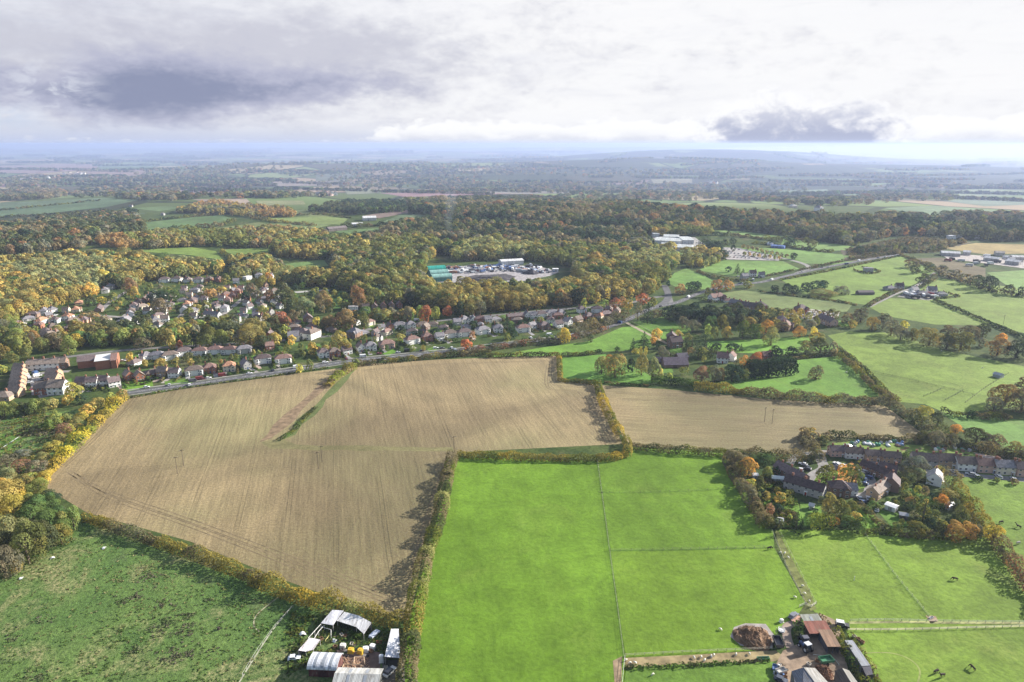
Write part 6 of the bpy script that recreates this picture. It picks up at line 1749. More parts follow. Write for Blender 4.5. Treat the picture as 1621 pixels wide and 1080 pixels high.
def tractor(label, x, y, rot, col, col2, s=1.0):
    root = link('tractor', None, loc=P(x, y, .08), rot=rot, scale=(s, s, s)); root.empty_display_size = .1
    link('bonnet', MB().prism([(.3, .7), (2.3, .75), (2.35, 1.25), (2.1, 1.45), (.3, 1.5)], 'y', -.4, .4).mesh('bonnet', 'paint'), root, col)
    link('chassis', MB().box(-1.2, -.35, .55, .3, .35, 1.05).mesh('chassis', 'paint'), root, (.05, .05, .05))
    cb = link('cab', MB().prism([(-.95, 1.05), (.35, 1.05), (.28, 2.3), (-.85, 2.3)], 'y', -.7, .7).mesh('cab', 'glass'), root)
    link('cab_roof', MB().box(-1.0, -.8, 2.3, .4, .8, 2.48).mesh('cab_roof', 'paint'), cb, col2)
    for sx, r, w in ((-.6, .85, .5), (1.75, .52, .35)):
        for sy in (-1, 1):
            wh = link('wheel', MB().tube((sx, sy * .6, r), (sx, sy * (.6 + w), r), r, r, 18).mesh('wheel', 'rubber'), root)
            link('rim', MB().tube((sx, sy * (.6 + w), r), (sx, sy * (.62 + w), r), r * .5, r * .4, 12).mesh('rim', 'paint'), wh, col2)
    link('exhaust', MB().tube((1.2, .3, 1.45), (1.2, .3, 2.4), .05, .05, 8).mesh('exhaust', 'paint'), root, (.04, .04, .04))
    return tag(root, label, 'tractor')


tractor('dark blue tractor standing left of the rust-roofed shed', 1276, 1030, rad(110), (.06, .1, .22), (.55, .56, .58), 1.25)
tractor('second blue tractor parked behind the first one', 1273, 1019, rad(95), (.05, .08, .25), (.1, .1, .12), 1.2)


def implement(label, x, y, rot, col, name='farm_trailer', s=1.0):
    root = link(name, None, loc=P(x, y, .08), rot=rot, scale=(s, s, s)); root.empty_display_size = .1
    b = MB().box(-1.8, -1, .8, 1.8, 1, .92).box(-1.8, -1, .92, 1.8, -.92, 1.6).box(-1.8, .92, .92, 1.8, 1, 1.6).box(-1.8, -.92, .92, -1.72, .92, 1.6).box(1.72, -.92, .92, 1.8, .92, 1.6)
    link('body', b.mesh('body', 'paint'), root, col)
    link('drawbar', MB().tube((1.8, .5, .75), (3.2, 0, .55), .06, .06, 6).tube((1.8, -.5, .75), (3.2, 0, .55), .06, .06, 6).mesh('drawbar', 'paint'), root, (.1, .1, .1))
    for sy in (-1, 1):
        link('wheel', MB().tube((-.3, sy * 1.02, .45), (-.3, sy * 1.3, .45), .45, .45, 14).mesh('wheel', 'rubber'), root)
    return tag(root, label, 'trailer')


implement('black farm trailer beside the manure heap', 1231, 1022, rad(85), (.05, .05, .06), s=1.3)
implement('green farm machine at the end of the long farmyard hose', 1307, 1050, rad(10), (.06, .2, .1), 'spreader', 1.2)
implement('pale trailer in the clutter at the farm corner', 1236, 1066, rad(20), (.5, .48, .45), s=.9)
implement('blue trailer half hidden in the farm clutter', 1226, 1060, rad(70), (.1, .16, .3), s=.7)
solid('flat_trailer', 'flat pinkish trailer next to the dark grey car', 'trailer', 1262, 983, lambda b: b.box(-2.2, -1.1, .5, 2.2, 1.1, .62).tube((-.4, -1.15, .3), (-.4, -.95, .3), .3, .3, 10).tube((-.4, .95, .3), (-.4, 1.15, .3), .3, .3, 10).box(2.2, -.06, .45, 3.2, .06, .55), 'timber', (.42, .25, .19), rad(35))
solid('feed_trough', 'green trough at the end of the farm track', 'trough', 1208, 1044, lambda b: b.box(-2, -.5, .1, 2, -.42, .8).box(-2, .42, .1, 2, .5, .8).box(-2, -.42, .1, -1.92, .42, .8).box(1.92, -.42, .1, 2, .42, .8).box(-1.92, -.42, .1, 1.92, .42, .2), 'paint', (.08, .25, .16), .05)
solid('ring_feeder', 'white ring feeder on the grass by the farm entrance', 'feeder', 1237, 999, lambda b: [b.tube((math.cos(a) * 1.1, math.sin(a) * 1.1, z), (math.cos(a + .4) * 1.1, math.sin(a + .4) * 1.1, z), .06, .06, 5) for a in np.linspace(0, 6.28, 17)[:-1] for z in (.1, .5, 1.0)] and b.prism([(math.cos(a) * 1.1, math.sin(a) * 1.1) for a in np.linspace(0, 6.28, 17)[:-1]], 'z', .12, .4), 'plastic', (.6, .6, .6))
solid('water_tank', 'white square water tank above the ring feeder', 'tank', 1237, 985, tank_fn(1.3, 1.1, 1.2), 'plastic', (.7, .7, .68), .3, None)
solid('standing_post', 'white pole standing behind the black trailer', 'post', 1228, 1004, lambda b: b.tube((0, 0, -.1), (0, 0, 2.6), .09, .07, 8), 'timber', (.6, .58, .52))
solid('standing_post', 'white post alone in the horse paddock', 'post', 1352, 919, lambda b: b.tube((0, 0, -.1), (0, 0, 1.7), .1, .09, 8).box(-.12, -.12, 1.7, .12, .12, 1.78), 'timber', (.72, .7, .62))
solid('water_trough', 'pale trough on the bare patch in the horse paddock', 'trough', 1474, 979, lambda b: b.box(-.9, -.35, 0, .9, -.28, .5).box(-.9, .28, 0, .9, .35, .5).box(-.9, -.28, 0, -.83, .28, .5).box(.83, -.28, 0, .9, .28, .5).box(-.83, -.28, 0, .83, .28, .1), 'plastic', (.5, .5, .5), .4)
for i, (x, y) in enumerate(((1231, 1069), (1233, 1056), (1225, 1067), (1240, 1071), (1226, 1075), (1243, 1064))):
    solid('barrel', f"{('blue', 'white', 'grey', 'blue', 'black', 'pale')[i]} barrel in the farm corner clutter, {ORD[i]} of six along it", 'barrel', x, y, lambda b: b.tube((0, 0, 0), (0, 0, .9), .3, .3, 14).tube((0, 0, .3), (0, 0, .34), .32, .32, 14).tube((0, 0, .6), (0, 0, .64), .32, .32, 14), 'plastic', ((.1, .2, .4), (.7, .7, .7), (.4, .42, .45), (.12, .22, .45), (.04, .04, .05), (.6, .58, .5))[i], 0, 'barrels in the farm corner')
rail_frame('pale hose pipe curving across the farmyard', [(1288, 1036), (1300, 1038), (1310, 1041), (1322, 1044), (1328, 1052)], .35, .1, 'hose_pipe', (.5, .5, .46))
for i, (x, y) in enumerate(((988, 1048), (997, 1051), (1006, 1052), (1099, 1042), (1110, 1041), (1122, 1041), (1129, 1038), (1115, 1047), (1165, 1038), (1185, 1037), (1236, 875), (1241, 874), (1248, 883), (1270, 928), (1273, 940), (1260, 948), (1361, 1002), (1375, 1001), (1034, 1069), (1141, 998))):
    solid('sheep', '', 'sheep', x, y, lambda b: b, 'hide', (.62, .6, .52)) if False else None

# ------------------------------------------------------------------ animals
def skin_animal(joints, edges, root=0):
    me = bpy.data.meshes.new('tmp'); me.from_pydata([j[0] for j in joints], edges, [])
    o = bpy.data.objects.new('tmp', me); COL.objects.link(o)
    sm = o.modifiers.new('s', 'SKIN'); ss = o.modifiers.new('d', 'SUBSURF'); ss.levels = ss.render_levels = 1
    for v, j in zip(me.skin_vertices[0].data, joints):
        v.radius = (j[1], j[2] if len(j) > 2 else j[1])
    me.skin_vertices[0].data[root].use_root = True
    dg = bpy.context.evaluated_depsgraph_get(); dg.update()
    out = bpy.data.meshes.new_from_object(o.evaluated_get(dg))
    bpy.data.objects.remove(o)
    out.materials.clear(); out.materials.append(MAT['hide'])
    return out


def quadruped(graze, s):
    """pelvis, trunk, neck, head and four jointed legs; faces +x"""
    J = [((-.75, 0, 1.18), .27, .3), ((-.2, 0, 1.12), .31, .33), ((.45, 0, 1.12), .30, .36), ((.75, 0, 1.28), .22, .26)]
    J += [((1.15, 0, .85), .15, .17), ((1.32, 0, .5), .12, .12), ((1.38, 0, .30), .1, .11), ((1.5, 0, .1), .07, .07)] if graze else [((1.05, 0, 1.65), .15, .18), ((1.3, 0, 1.95), .12, .13), ((1.5, 0, 1.88), .1, .11), ((1.78, 0, 1.68), .07, .07)]
    E = [(0, 1), (1, 2), (2, 3), (3, 4), (4, 5), (5, 6), (6, 7)]
    J.append(((-1.02, 0, 1.2), .08)); E.append((0, 8)); J.append(((-1.12, 0, .8), .06)); E.append((8, 9)); J.append(((-1.12, 0, .5), .04)); E.append((9, 10))
    for sy in (-1, 1):
        k = len(J); J += [((-.72, sy * .17, .85), .16), ((-.62, sy * .18, .66), .1), ((-.9, sy * .18, .48), .065), ((-.84, sy * .18, .2), .05), ((-.8, sy * .18, .03), .065)]; E += [(0, k), (k, k + 1), (k + 1, k + 2), (k + 2, k + 3), (k + 3, k + 4)]
        k = len(J); J += [((.52, sy * .17, .8), .12), ((.5, sy * .17, .52), .07), ((.52, sy * .17, .25), .05), ((.56, sy * .17, .03), .065)]; E += [(2, k), (k, k + 1), (k + 1, k + 2), (k + 2, k + 3)]
    ek = 5
    for sy in (-1, 1):
        p = J[ek][0]; J.append(((p[0] - .02, sy * .09, p[2] + .2), .03)); E.append((ek, len(J) - 1))
    return skin_animal([((a[0] * s, a[1] * s, a[2] * s), *[q * s for q in r]) for a, *r in J], E)


HG, HU = quadruped(True, 1.0), quadruped(False, 1.0)
for x, y, a, m, c, lb in ((1511, 919, 2.9, HG, (.05, .03, .022), 'dark horse grazing in the middle of the big paddock'), (1481, 1066, .4, HG, (.04, .028, .02), 'dark horse grazing low in the picture, left of its companion'), (1491, 1072, 3.4, HU, (.05, .035, .025), 'dark horse standing low in the picture, right of its companion'), (1539, 1060, 1.8, HG, (.07, .05, .03), 'brown horse grazing alone near the bottom right'),
                          (1584, 829, .2, HG, (.045, .03, .025), 'dark horse grazing behind the bushy yellow tree'), (1612, 836, 2.2, HU, (.06, .04, .03), 'dark horse at the right edge of the side pasture'), (1611, 862, .3, HG, (.4, .37, .33), 'pale grey horse grazing right of the yellow tree'), (1218, 870, .2, HG, (.045, .032, .025), 'dark horse by the fence where paddocks meet')):
    o = link('horse', m, None, c, P(x, y, .03), a); tag(o, lb, 'horse', 'horses at grass')


def sheep_mesh():
    J = [((-.35, 0, .62), .22), ((0, 0, .62), .25), ((.3, 0, .62), .22), ((.5, 0, .6), .12), ((.66, 0, .38), .1), ((.72, 0, .2), .06)]; E = [(0, 1), (1, 2), (2, 3), (3, 4), (4, 5)]
    for x, b in ((-.3, 0), (.26, 2)):
        for sy in (-1, 1):
            k = len(J); J += [((x, sy * .12, .38), .08), ((x - .04, sy * .12, .2), .045), ((x, sy * .12, .02), .04)]; E += [(b, k), (k, k + 1), (k + 1, k + 2)]
    for sy in (-1, 1): J.append(((.58, sy * .13, .5), .03)); E.append((4, len(J) - 1))
    return skin_animal(J, E)


SM = sheep_mesh()
for x, y in ((990, 1047), (998, 1051), (1006, 1051), (1099, 1043), (1110, 1041), (1126, 1041), (1130, 1038), (1115, 1047), (1165, 1038), (1186, 1036), (1236, 876), (1242, 877), (1248, 884), (1271, 929), (1274, 941), (1259, 947), (1281, 953), (1034, 1069), (1141, 998), (1340, 590), (1555, 583), (1490, 556), (1494, 676)):
    o = link('sheep', SM, None, (.66, .63, .55), P(x, y, .03), R.uniform(0, 6.2), scale=(1.15, 1.15, 1.15)); tag(o, 'white sheep grazing', 'sheep', 'white sheep', (x, y))
for i, (x, y) in enumerate(((34, 916), (83, 884), (165, 868))):
    solid('fallen_sheet', f"white scrap of sheeting on the rough meadow, {ORD[i]} from left", 'sheet', x, y, sheet_fn(1.6, 1.0, .4), 'plastic', (.75, .75, .75), R.uniform(0, 3), 'white scraps on the meadow')
solid('burnt_stump', 'dark burnt stump with white top in the rough meadow', 'stump', 346, 997, lambda b: b.tube((0, 0, -.1), (.1, 0, 1.0), .5, .35, 9).tube((.3, 0, .3), (1.2, .3, .6), .18, .1, 6).tube((0, .2, .3), (-.9, .6, .5), .16, .08, 6), 'timber', (.06, .045, .04))

# ------------------------------------------------------------------ poles and fences
def pole(label, x, y, h=9.5, off=0.0):
    root = link('power_pole', None, loc=P(x, y), rot=.5); root.empty_display_size = .1
    link('mast', MB().tube((0, 0, -.2), (0, 0, h), .14, .10, 8).mesh('mast', 'timber'), root, (.12, .095, .075))
    cr = link('crossarm', MB().box(-1.1, -.07, h - .7, 1.1, .07, h - .52).mesh('crossarm', 'timber'), root, (.1, .075, .06))
    for q in (-1, 0, 1):
        link('insulator', MB().tube((q, 0, h - .52), (q, 0, h - .25), .08, .05, 8).mesh('insulator', 'plastic'), cr, (.5, .45, .4))
    tag(root, label, 'pole', 'wooden power poles')


for x, y, lb in ((281, 750, 'nearer pole of the pair in the left stubble field'), (291, 738, 'farther pole of the pair in the left stubble field'), (504, 742, 'nearer pole of the pair in the middle of the stubble'), (510, 732, 'farther pole of the pair in the middle of the stubble'), (1210, 668, 'left pole of the pair in the pale stubble field'), (1222, 671, 'right pole of the pair in the pale stubble field'), (719, 716, 'pole standing at the corner of the bright field hedge'), (1588, 514, 'thin pole in the far right pasture')):
    pole(lb, x, y)


POSTM = None


def fence(label, pxs, sp=5.0, h=1.15, wires=(.5, 1.0), r=.02, name='wire_fence', col=(.42, .38, .30), postr=.055):
    g = [P(*q) for q in pxs]; o = g[0].copy()
    root = link(name, None, loc=o); root.empty_display_size = .1
    pts = []
    for a, b in zip(g, g[1:]):
        n = max(1, round((b - a).length / sp))
        pts += [a.lerp(b, k / n) for k in range(n)]
    pts.append(g[-1])
    pts = pts[:100]
    for p in pts: p.z = float(hgt(p.x, p.y))
    pm = MB().box(-postr, -postr, -.3, postr, postr, h).mesh('post', 'timber')
    for p in pts: link('post', pm, root, col, p - o)
    b = MB()
    for z in wires:
        for A, B in zip(pts, pts[1:]): b.tube(A - o + Vector((0, 0, z)), B - o + Vector((0, 0, z)), r, r, 4, 0, False)
    link('rail', b.mesh('rail', 'timber'), root, col)
    tag(root, label, 'fence')


fence('wire fence dividing the bright field from the paddocks', [(946, 732), (954, 790), (965, 872), (976, 950), (988, 1042)], 5.0)
fence('fence between upper and middle paddock', [(966, 872), (1050, 871), (1150, 869), (1224, 867)], 4.0, col=(.3, .28, .2))
fence('thin fence across the upper paddock', [(948, 780), (1030, 780), (1120, 776), (1170, 772)], 5.0, .9, (.8,), col=(.2, .2, .14))
fence('left fence of the worn track up to the estate', [(1222, 842), (1246, 900), (1276, 958)], 4.0, col=(.55, .5, .4))
fence('right fence of the worn track up to the estate', [(1234, 842), (1266, 905), (1292, 958)], 4.0)
fence('diagonal fence through the horse paddock', [(1367, 844), (1420, 915), (1470, 976)], 4.0, col=(.5, .5, .38))
fence('upper rail fence of the farm drive through the paddock', [(1346, 984), (1400, 983), (1480, 985), (1560, 986), (1640, 987)], 3.0, 1.1, (.5, .95), .05, 'rail_fence', (.5, .5, .4))
fence('lower rail fence of the farm drive through the paddock', [(1342, 999), (1420, 999), (1500, 997), (1560, 995), (1640, 992)], 3.0, 1.1, (.5, .95), .05, 'rail_fence', (.4, .42, .32))
fence('fence along the upper side of the farm track', [(990, 1039), (1080, 1034), (1150, 1031), (1222, 1028)], 3.0, 1.1, (.5, .95), .04, 'rail_fence', (.5, .46, .36))
fence('short white fence at the corner of the bright field', [(989, 1043), (987, 1060), (985, 1084)], 2.5, 1.2, (.5, 1.0), .05, 'rail_fence', (.68, .66, .6))
fence('gate rails at the bottom of the worn track', [(1265, 962), (1274, 958), (1284, 962), (1292, 956)], 1.5, 1.2, (.4, .75, 1.1), .05, 'field_gate', (.6, .57, .48))
fence('fence along the estate gardens and upper paddock', [(1160, 750), (1176, 778), (1192, 806), (1212, 838)], 4.0, col=(.45, .45, .3))
fence('white pipe fence crossing the derelict yard meadow', [(464, 962), (436, 992), (408, 1030), (384, 1070)], 3.0, 1.0, (.9,), .035, 'rail_fence', (.46, .46, .42))
fence('diagonal fence across the wide pasture', [(1385, 590), (1440, 602), (1510, 618), (1540, 626)], 6.0, 1.3, (.5, 1.1), .06, col=(.08, .1, .05))
fence('short paddock fence left in the wide pasture', [(1462, 628), (1478, 622), (1494, 614)], 5.0, 1.3, (.5, 1.1), .06, col=(.08, .1, .05))
fence('short paddock fence right in the wide pasture', [(1496, 634), (1512, 626), (1524, 619)], 5.0, 1.3, (.5, 1.1), .06, col=(.08, .1, .05))
fence('long fence slanting up the right of the wide pasture', [(1528, 638), (1560, 614), (1596, 592)], 5.0, 1.3, (.5, 1.1), .06, col=(.12, .13, .07))
fence('fence edging the hillside field track', [(1000, 511), (1022, 521), (1044, 532)], 5.0, 1.2, (.5, 1.0), .06, col=(.3, .28, .22))
solid('field_shelter', 'small grey field shelter in the wide pasture', 'shelter', 1580, 597, lambda b: b.prism([(-2.5, 0), (2.5, 0), (2.5, 2.2), (0, 3.2), (-2.5, 2.2)], 'y', -2.5, 2.5).prism([(-2.9, 2.1), (0, 3.35), (2.9, 2.1), (2.9, 2.0), (0, 3.22), (-2.9, 2.0)], 'y', -2.8, 2.8), 'timber', (.36, .38, .40), .5)
solid('field_shelter', 'long dark barn-shed alone in the central pasture', 'shelter', 1369, 466, lambda b: b.prism([(-3.5, 0), (3.5, 0), (3.5, 2.8), (0, 4.6), (-3.5, 2.8)], 'x', -9, 9), 'timber', (.14, .12, .12), .05)

# ------------------------------------------------------------------ larger buildings of the middle distance
barn('courtyard_wing', 'brick courtyard wing with brown roof left of the flat block', (124, 584), (151, 581), 9, 5.5, 3.2, 'gable', W_['brick'], R_['plum'], 'flats', wmat='brick', rmat='roof_tile', doors=0)
barn('courtyard_block', 'big brick block with a white flat roof by the back road', (152, 586), (176, 583), 18, 6.5, 0, 'flat', W_['brick'], (.62, .6, .58), 'flats', wmat='brick', rmat='paint', doors=0)
barn('courtyard_wing', 'brick courtyard wing with orange roof right of the flat block', (177, 584), (186, 583), 20, 6.5, 3.0, 'gable', W_['brick'], R_['red'], 'flats', wmat='brick', rmat='roof_tile', doors=0)
barn('long_barn_house', 'long dark purple-roofed barn house by the clipped garden', (1052, 583), (1090, 582), 11, 2.6, 4.2, 'gable', W_['brown'], (.13, .105, .13), 'house', wmat='wall', rmat='roof_tile')
barn('barn_wing', 'low dark wing left of the long barn house', (1036, 577), (1053, 578), 8, 2.4, 2.6, 'gable', W_['brown'], (.13, .105, .13), 'house', wmat='wall', rmat='roof_tile')
barn('garden_outbuilding', 'dark outbuilding right behind the long barn house', (1074, 571), (1090, 570), 7, 2.6, 2.4, 'gable', W_['brown'], (.11, .1, .12), 'house', wmat='wall', rmat='roof_tile')
TEAL, TEAL2 = (.02, .33, .27), (.22, .42, .38)
barn('tunnel_shed', 'dark teal curved shed farthest back at the scrapyard', (679, 434), (706, 432), 13, 5, 4, 'arch', (.05, .3, .25), TEAL, 'shed', 'tunnel sheds at the scrapyard', doors=0)
barn('tunnel_shed', 'pale green curved shed in the middle of three', (682, 440), (710, 438), 12, 4.5, 4, 'arch', (.1, .28, .25), TEAL2, 'shed', 'tunnel sheds at the scrapyard', doors=0)
barn('tunnel_shed', 'pale green curved shed nearest the wood at the scrapyard', (685, 447), (716, 445), 12, 4.5, 4, 'arch', (.1, .3, .27), (.25, .45, .4), 'shed', 'tunnel sheds at the scrapyard', doors=0)
barn('workshop', 'long white workshop at the back of the scrapyard', (794, 421), (829, 419), 16, 6, 1.6, 'gable', (.66, .66, .66), (.68, .68, .68), 'workshop')
barn('site_cabin', 'small white cabin at the right end of the scrapyard', (875, 431), (884, 431), 6, 4, 0, 'flat', (.62, .63, .65), (.68, .68, .7), 'cabin')
GH, GW = (.52, .55, .55), (.6, .62, .62)
for a, b, dep, e, rh, lb in (((1036, 386), (1078, 388), 40, 6, 2, 'largest white hall at the left of the garden centre'), ((1050, 380), (1074, 381), 30, 6, 2, 'white hall behind the largest garden centre hall'), ((1066, 397), (1092, 399), 34, 6, 2, 'white hall nearest the trees at the garden centre'), ((1080, 387), (1098, 387), 44, 7, 2, 'tall narrow white hall in the middle of the garden centre'), ((1096, 398), (1116, 399), 30, 5, 2, 'pale glasshouse at the right of the garden centre'), ((1034, 376), (1044, 376), 16, 6, 0, 'small white block at the back of the garden centre'), ((1046, 391), (1064, 392), 14, 5, 1.5, 'low white annexe before the largest garden centre hall')):
    barn('garden_centre_hall', lb, a, b, dep, e, rh, 'gable' if rh else 'flat', GW, GH, 'hall', 'garden centre halls', lights=0, doors=0)
barn('blue_pavilion', 'low bright blue pavilion in the upper pasture', (1220, 392), (1241, 394), 9, 3.5, 1.5, 'gable', (.1, .18, .5), (.2, .3, .6), 'pavilion')
barn('white_marquee', 'small white marquee left of the blue pavilion', (1214, 388), (1221, 389), 8, 3, 2, 'gable', (.7, .7, .72), (.72, .72, .74), 'marquee')
for a, b, dep, lb in (((1490, 405), (1520, 407), 16, 'long white-roofed works building'), ((1524, 404), (1536, 405), 12, 'brown-roofed works building right of the long white one'), ((1556, 413), (1580, 416), 14, 'pale works shed in the middle of the yard'), ((1590, 418), (1612, 421), 14, 'pale works shed near the right edge'), ((1602, 412), (1621, 413), 12, 'works shed at the back near the right edge'), ((1575, 405), (1590, 406), 10, 'dark-roofed works shed behind the yard')):
    barn('works_shed', lb, a, b, dep, 5, 2, 'gable', (.5, .48, .46), R.choice(((.6, .6, .6), (.45, .4, .36), (.55, .56, .58))), 'shed', 'works sheds at far right', doors=0)
barn('farm_barn', 'white-roofed barn in the far sunlit clearing', (575, 350), (596, 349), 22, 6, 3, 'gable', (.6, .6, .6), (.66, .66, .66))
barn('farm_barn', 'long low white barn below the far sunlit barn', (558, 359), (575, 358), 14, 5, 2, 'gable', (.6, .6, .6), (.62, .62, .62))
barn('farm_barn', 'dark barn among the far bright fields', (521, 367), (550, 364), 14, 5, 3, 'gable', (.2, .17, .16), (.2, .17, .17))
barn('caravan_shed', 'white mobile home behind the pale tan terrace', (1400, 806), (1416, 812), 3.4, 2.5, .4, 'gable', (.66, .66, .64), (.7, .7, .7), 'mobile home', wmat='paint', rmat='paint')
barn('garden_shed', 'grey garden shed on the estate lawn edge', (1424, 821), (1437, 823), 2.6, 2.0, .6, 'gable', (.16, .14, .13), (.42, .42, .45), 'shed', wmat='timber', rmat='plastic')
barn('garden_shed', 'white garden shed under the orange tree', (1502, 808), (1510, 803), 2.2, 2.0, .5, 'gable', (.5, .5, .5), (.66, .66, .7), 'shed', wmat='timber', rmat='plastic')
barn('greenhouse', 'pale greenhouse left of the long brown terrace', (1222, 762), (1240, 764), 3.0, 1.9, .8, 'gable', (.5, .56, .56), (.55, .6, .6), 'greenhouse', wmat='plastic', rmat='plastic')
barn('garden_shed', 'white summerhouse in the garden behind the dark terrace', (1280, 806), (1287, 808), 2.6, 2.1, .8, 'gable', (.55, .55, .52), (.5, .5, .5), 'shed', wmat='timber', rmat='plastic')
barn('garden_shed', 'pale shed at the foot of the estate garden hedge', (1232, 829), (1239, 830), 2.2, 1.9, .5, 'gable', (.5, .5, .48), (.6, .6, .6), 'shed', wmat='timber', rmat='plastic')
barn('garden_shed', 'pale shed left of the brown terrace by the orange tree', (1192, 758), (1200, 758), 2.4, 2.0, .5, 'gable', (.4, .42, .45), (.5, .52, .55), 'shed', wmat='timber', rmat='plastic')
# allotment sheds: small huts and frames
hb = [MB().prism([(-1.1, 0), (1.1, 0), (1.1, 1.8), (0, 2.4), (-1.1, 1.8)], 'y', -1.2, 1.2).mesh('allotment_hut', 'timber'), MB().prism([(-1.5, 0), (1.5, 0), (1.2, 1.0), (0, 1.5), (-1.2, 1.0)], 'y', -2.2, 2.2).mesh('cloche', 'plastic')]
for i in range(44):
    t = R.random()
    if t < .6: x, y = R.uniform(1340, 1430), 702 + R.gauss(0, 2.2) + (1.5 if R.random() < .5 else 0)
    else: x, y = R.uniform(1480, 1545), R.uniform(705, 716)
    k = R.randrange(2); n, c = R.choice((('white', (.7, .7, .7)), ('green', (.1, .3, .2)), ('grey', (.35, .36, .4)), ('brown', (.2, .12, .08)), ('green', (.12, .26, .18)), ('grey', (.4, .42, .44)), ('blue', (.2, .3, .5))))
    o = link(('allotment_hut', 'cloche_tunnel')[k], hb[k], None, c, P(x, y, .05), R.uniform(-.4, .4), (.62, .62, .62)); tag(o, f"{n} allotment {('hut', 'cloche tunnel')[k]}", ('hut', 'cloche')[k], 'sheds and cloches on the allotments', (x, y))
# the scrapyard: rows of wrecks, skips and lorries
sk = MB().prism([(-1.8, .15), (1.8, .15), (2.6, 1.9), (-2.6, 1.9)], 'y', -1, 1).box(-2.3, -.9, 1.905, 2.3, .9, 2.1).mesh('skip', 'paint')
lm = MB().box(-4.5, -1.25, 1.0, 2.2, 1.25, 3.6, 0).prism([(2.5, .6), (4.4, .6), (4.4, 1.9), (4.1, 3.0), (2.5, 3.1)], 'y', -1.2, 1.2, 0).prism([(4.42, 1.7), (4.15, 2.8), (3.9, 2.8), (3.9, 1.7)], 'y', -1.1, 1.1, 1).box(-4.5, -.5, .7, 2.6, .5, 1.0, 2)
for x in (-3.6, -2.4, 3.4):
    for s in (-1, 1): lm.tube((x, s * .9, .5), (x, s * 1.25, .5), .5, .5, 10, 2)
lm = lm.mesh('lorry', ['paint', 'glass', 'rubber'])
cn = MB().box(-3, -1.2, .1, 3, 1.2, 2.7, 0)
for i in range(11): cn.box(-2.8 + i * .56, -1.24, .3, -2.6 + i * .56, 1.24, 2.5, 0)
cn = cn.mesh('shipping_container', 'paint')
for i in range(330):
    x, y = R.uniform(690, 880), R.uniform(420.8, 433)
    if not inpoly(np.array(x), np.array(y), [(690, 425), (760, 420.5), (845, 421), (880, 431), (850, 434), (822, 432), (800, 430), (752, 432), (716, 437)]): continue
    k = R.choices(range(5), (8, 3, 2, 2, 2))[0]
    n, c = R.choice(PC + [('white', (.75, .75, .75)), ('rusty', (.3, .14, .08)), ('pale grey', (.55, .56, .58)), ('blue', (.15, .25, .5))])
    nm, me, cat = (('scrap_car', CM['car'], 'car'), ('scrap_van', CM['van'], 'van'), ('skip', sk, 'skip'), ('lorry', lm, 'lorry'), ('shipping_container', cn, 'container'))[k]
    p = P(x, y); p.z += off_at(p, 3); o = link(nm, me, None, c, p, R.choice((0, .1, 1.5, 1.6, .8)), scale=(1.3,) * 3 if k == 0 else None)
    tag(o, f"{n} {('wrecked car', 'van', 'skip', 'lorry', 'shipping container')[k]}", cat, 'wrecks and skips in the scrapyard', (x, y))
for i in range(26):
    x, y = R.choice(((R.uniform(1500, 1620), R.uniform(406, 422)), (R.uniform(1425, 1485), R.uniform(462, 473))))
    n, c = R.choice(PC); p = P(x, y); p.z += off_at(p, 4); o = link('lorry', lm, None, c, p, R.uniform(0, 3)); tag(o, f"{n} lorry", 'lorry', 'lorries in the distant yards', (x, y))
# sapling trees in the car park rows come from the tree list
trees_px(';'.join(f"{1176 + i * 7.6:.1f} {393 + i * 1.7:.1f} 6 6 brown" for i in range(10)) + ';' + ';'.join(f"{1178 + i * 8:.1f} {405 + i * .9:.1f} 6 6 {'rust' if i % 2 else 'olive'}" for i in range(8)) + ';1256 411 11 10 dark;1160 398 8 10 dark;1135 404 12 12 gold;1146 409 10 10 rust;1098 398 4 9 gold poplar;1104 398 4 9 gold poplar;1124 395 20 12 dark;1138 394 18 12 dark;1128 405 8 12 gold;1153 431 9 9 dark;1167 434 10 16 dark conifer;1176 434 7 9 dark conifer;1207 435 8 5 dark bush;1245 392 12 8 dark;1112 389 14 13 dark cedar;1121 392 14 13 dark cedar;1130 395 15 14 dark cedar;1139 398 12 12 dark cedar;1118 384 12 10 dark cedar;1148 388 10 9 darkolive;1160 386 12 9 dark;1283 393 20 14 darkolive;1252 390 14 9 dark;1058 453 8 9 dark;1076 466 18 16 rust;1094 464 20 18 dark;1104 460 12 14 dark;1134 460 18 17 russet;1152 460 18 16 rust;1184 456 14 10 olive;1120 470 12 14 darkolive')

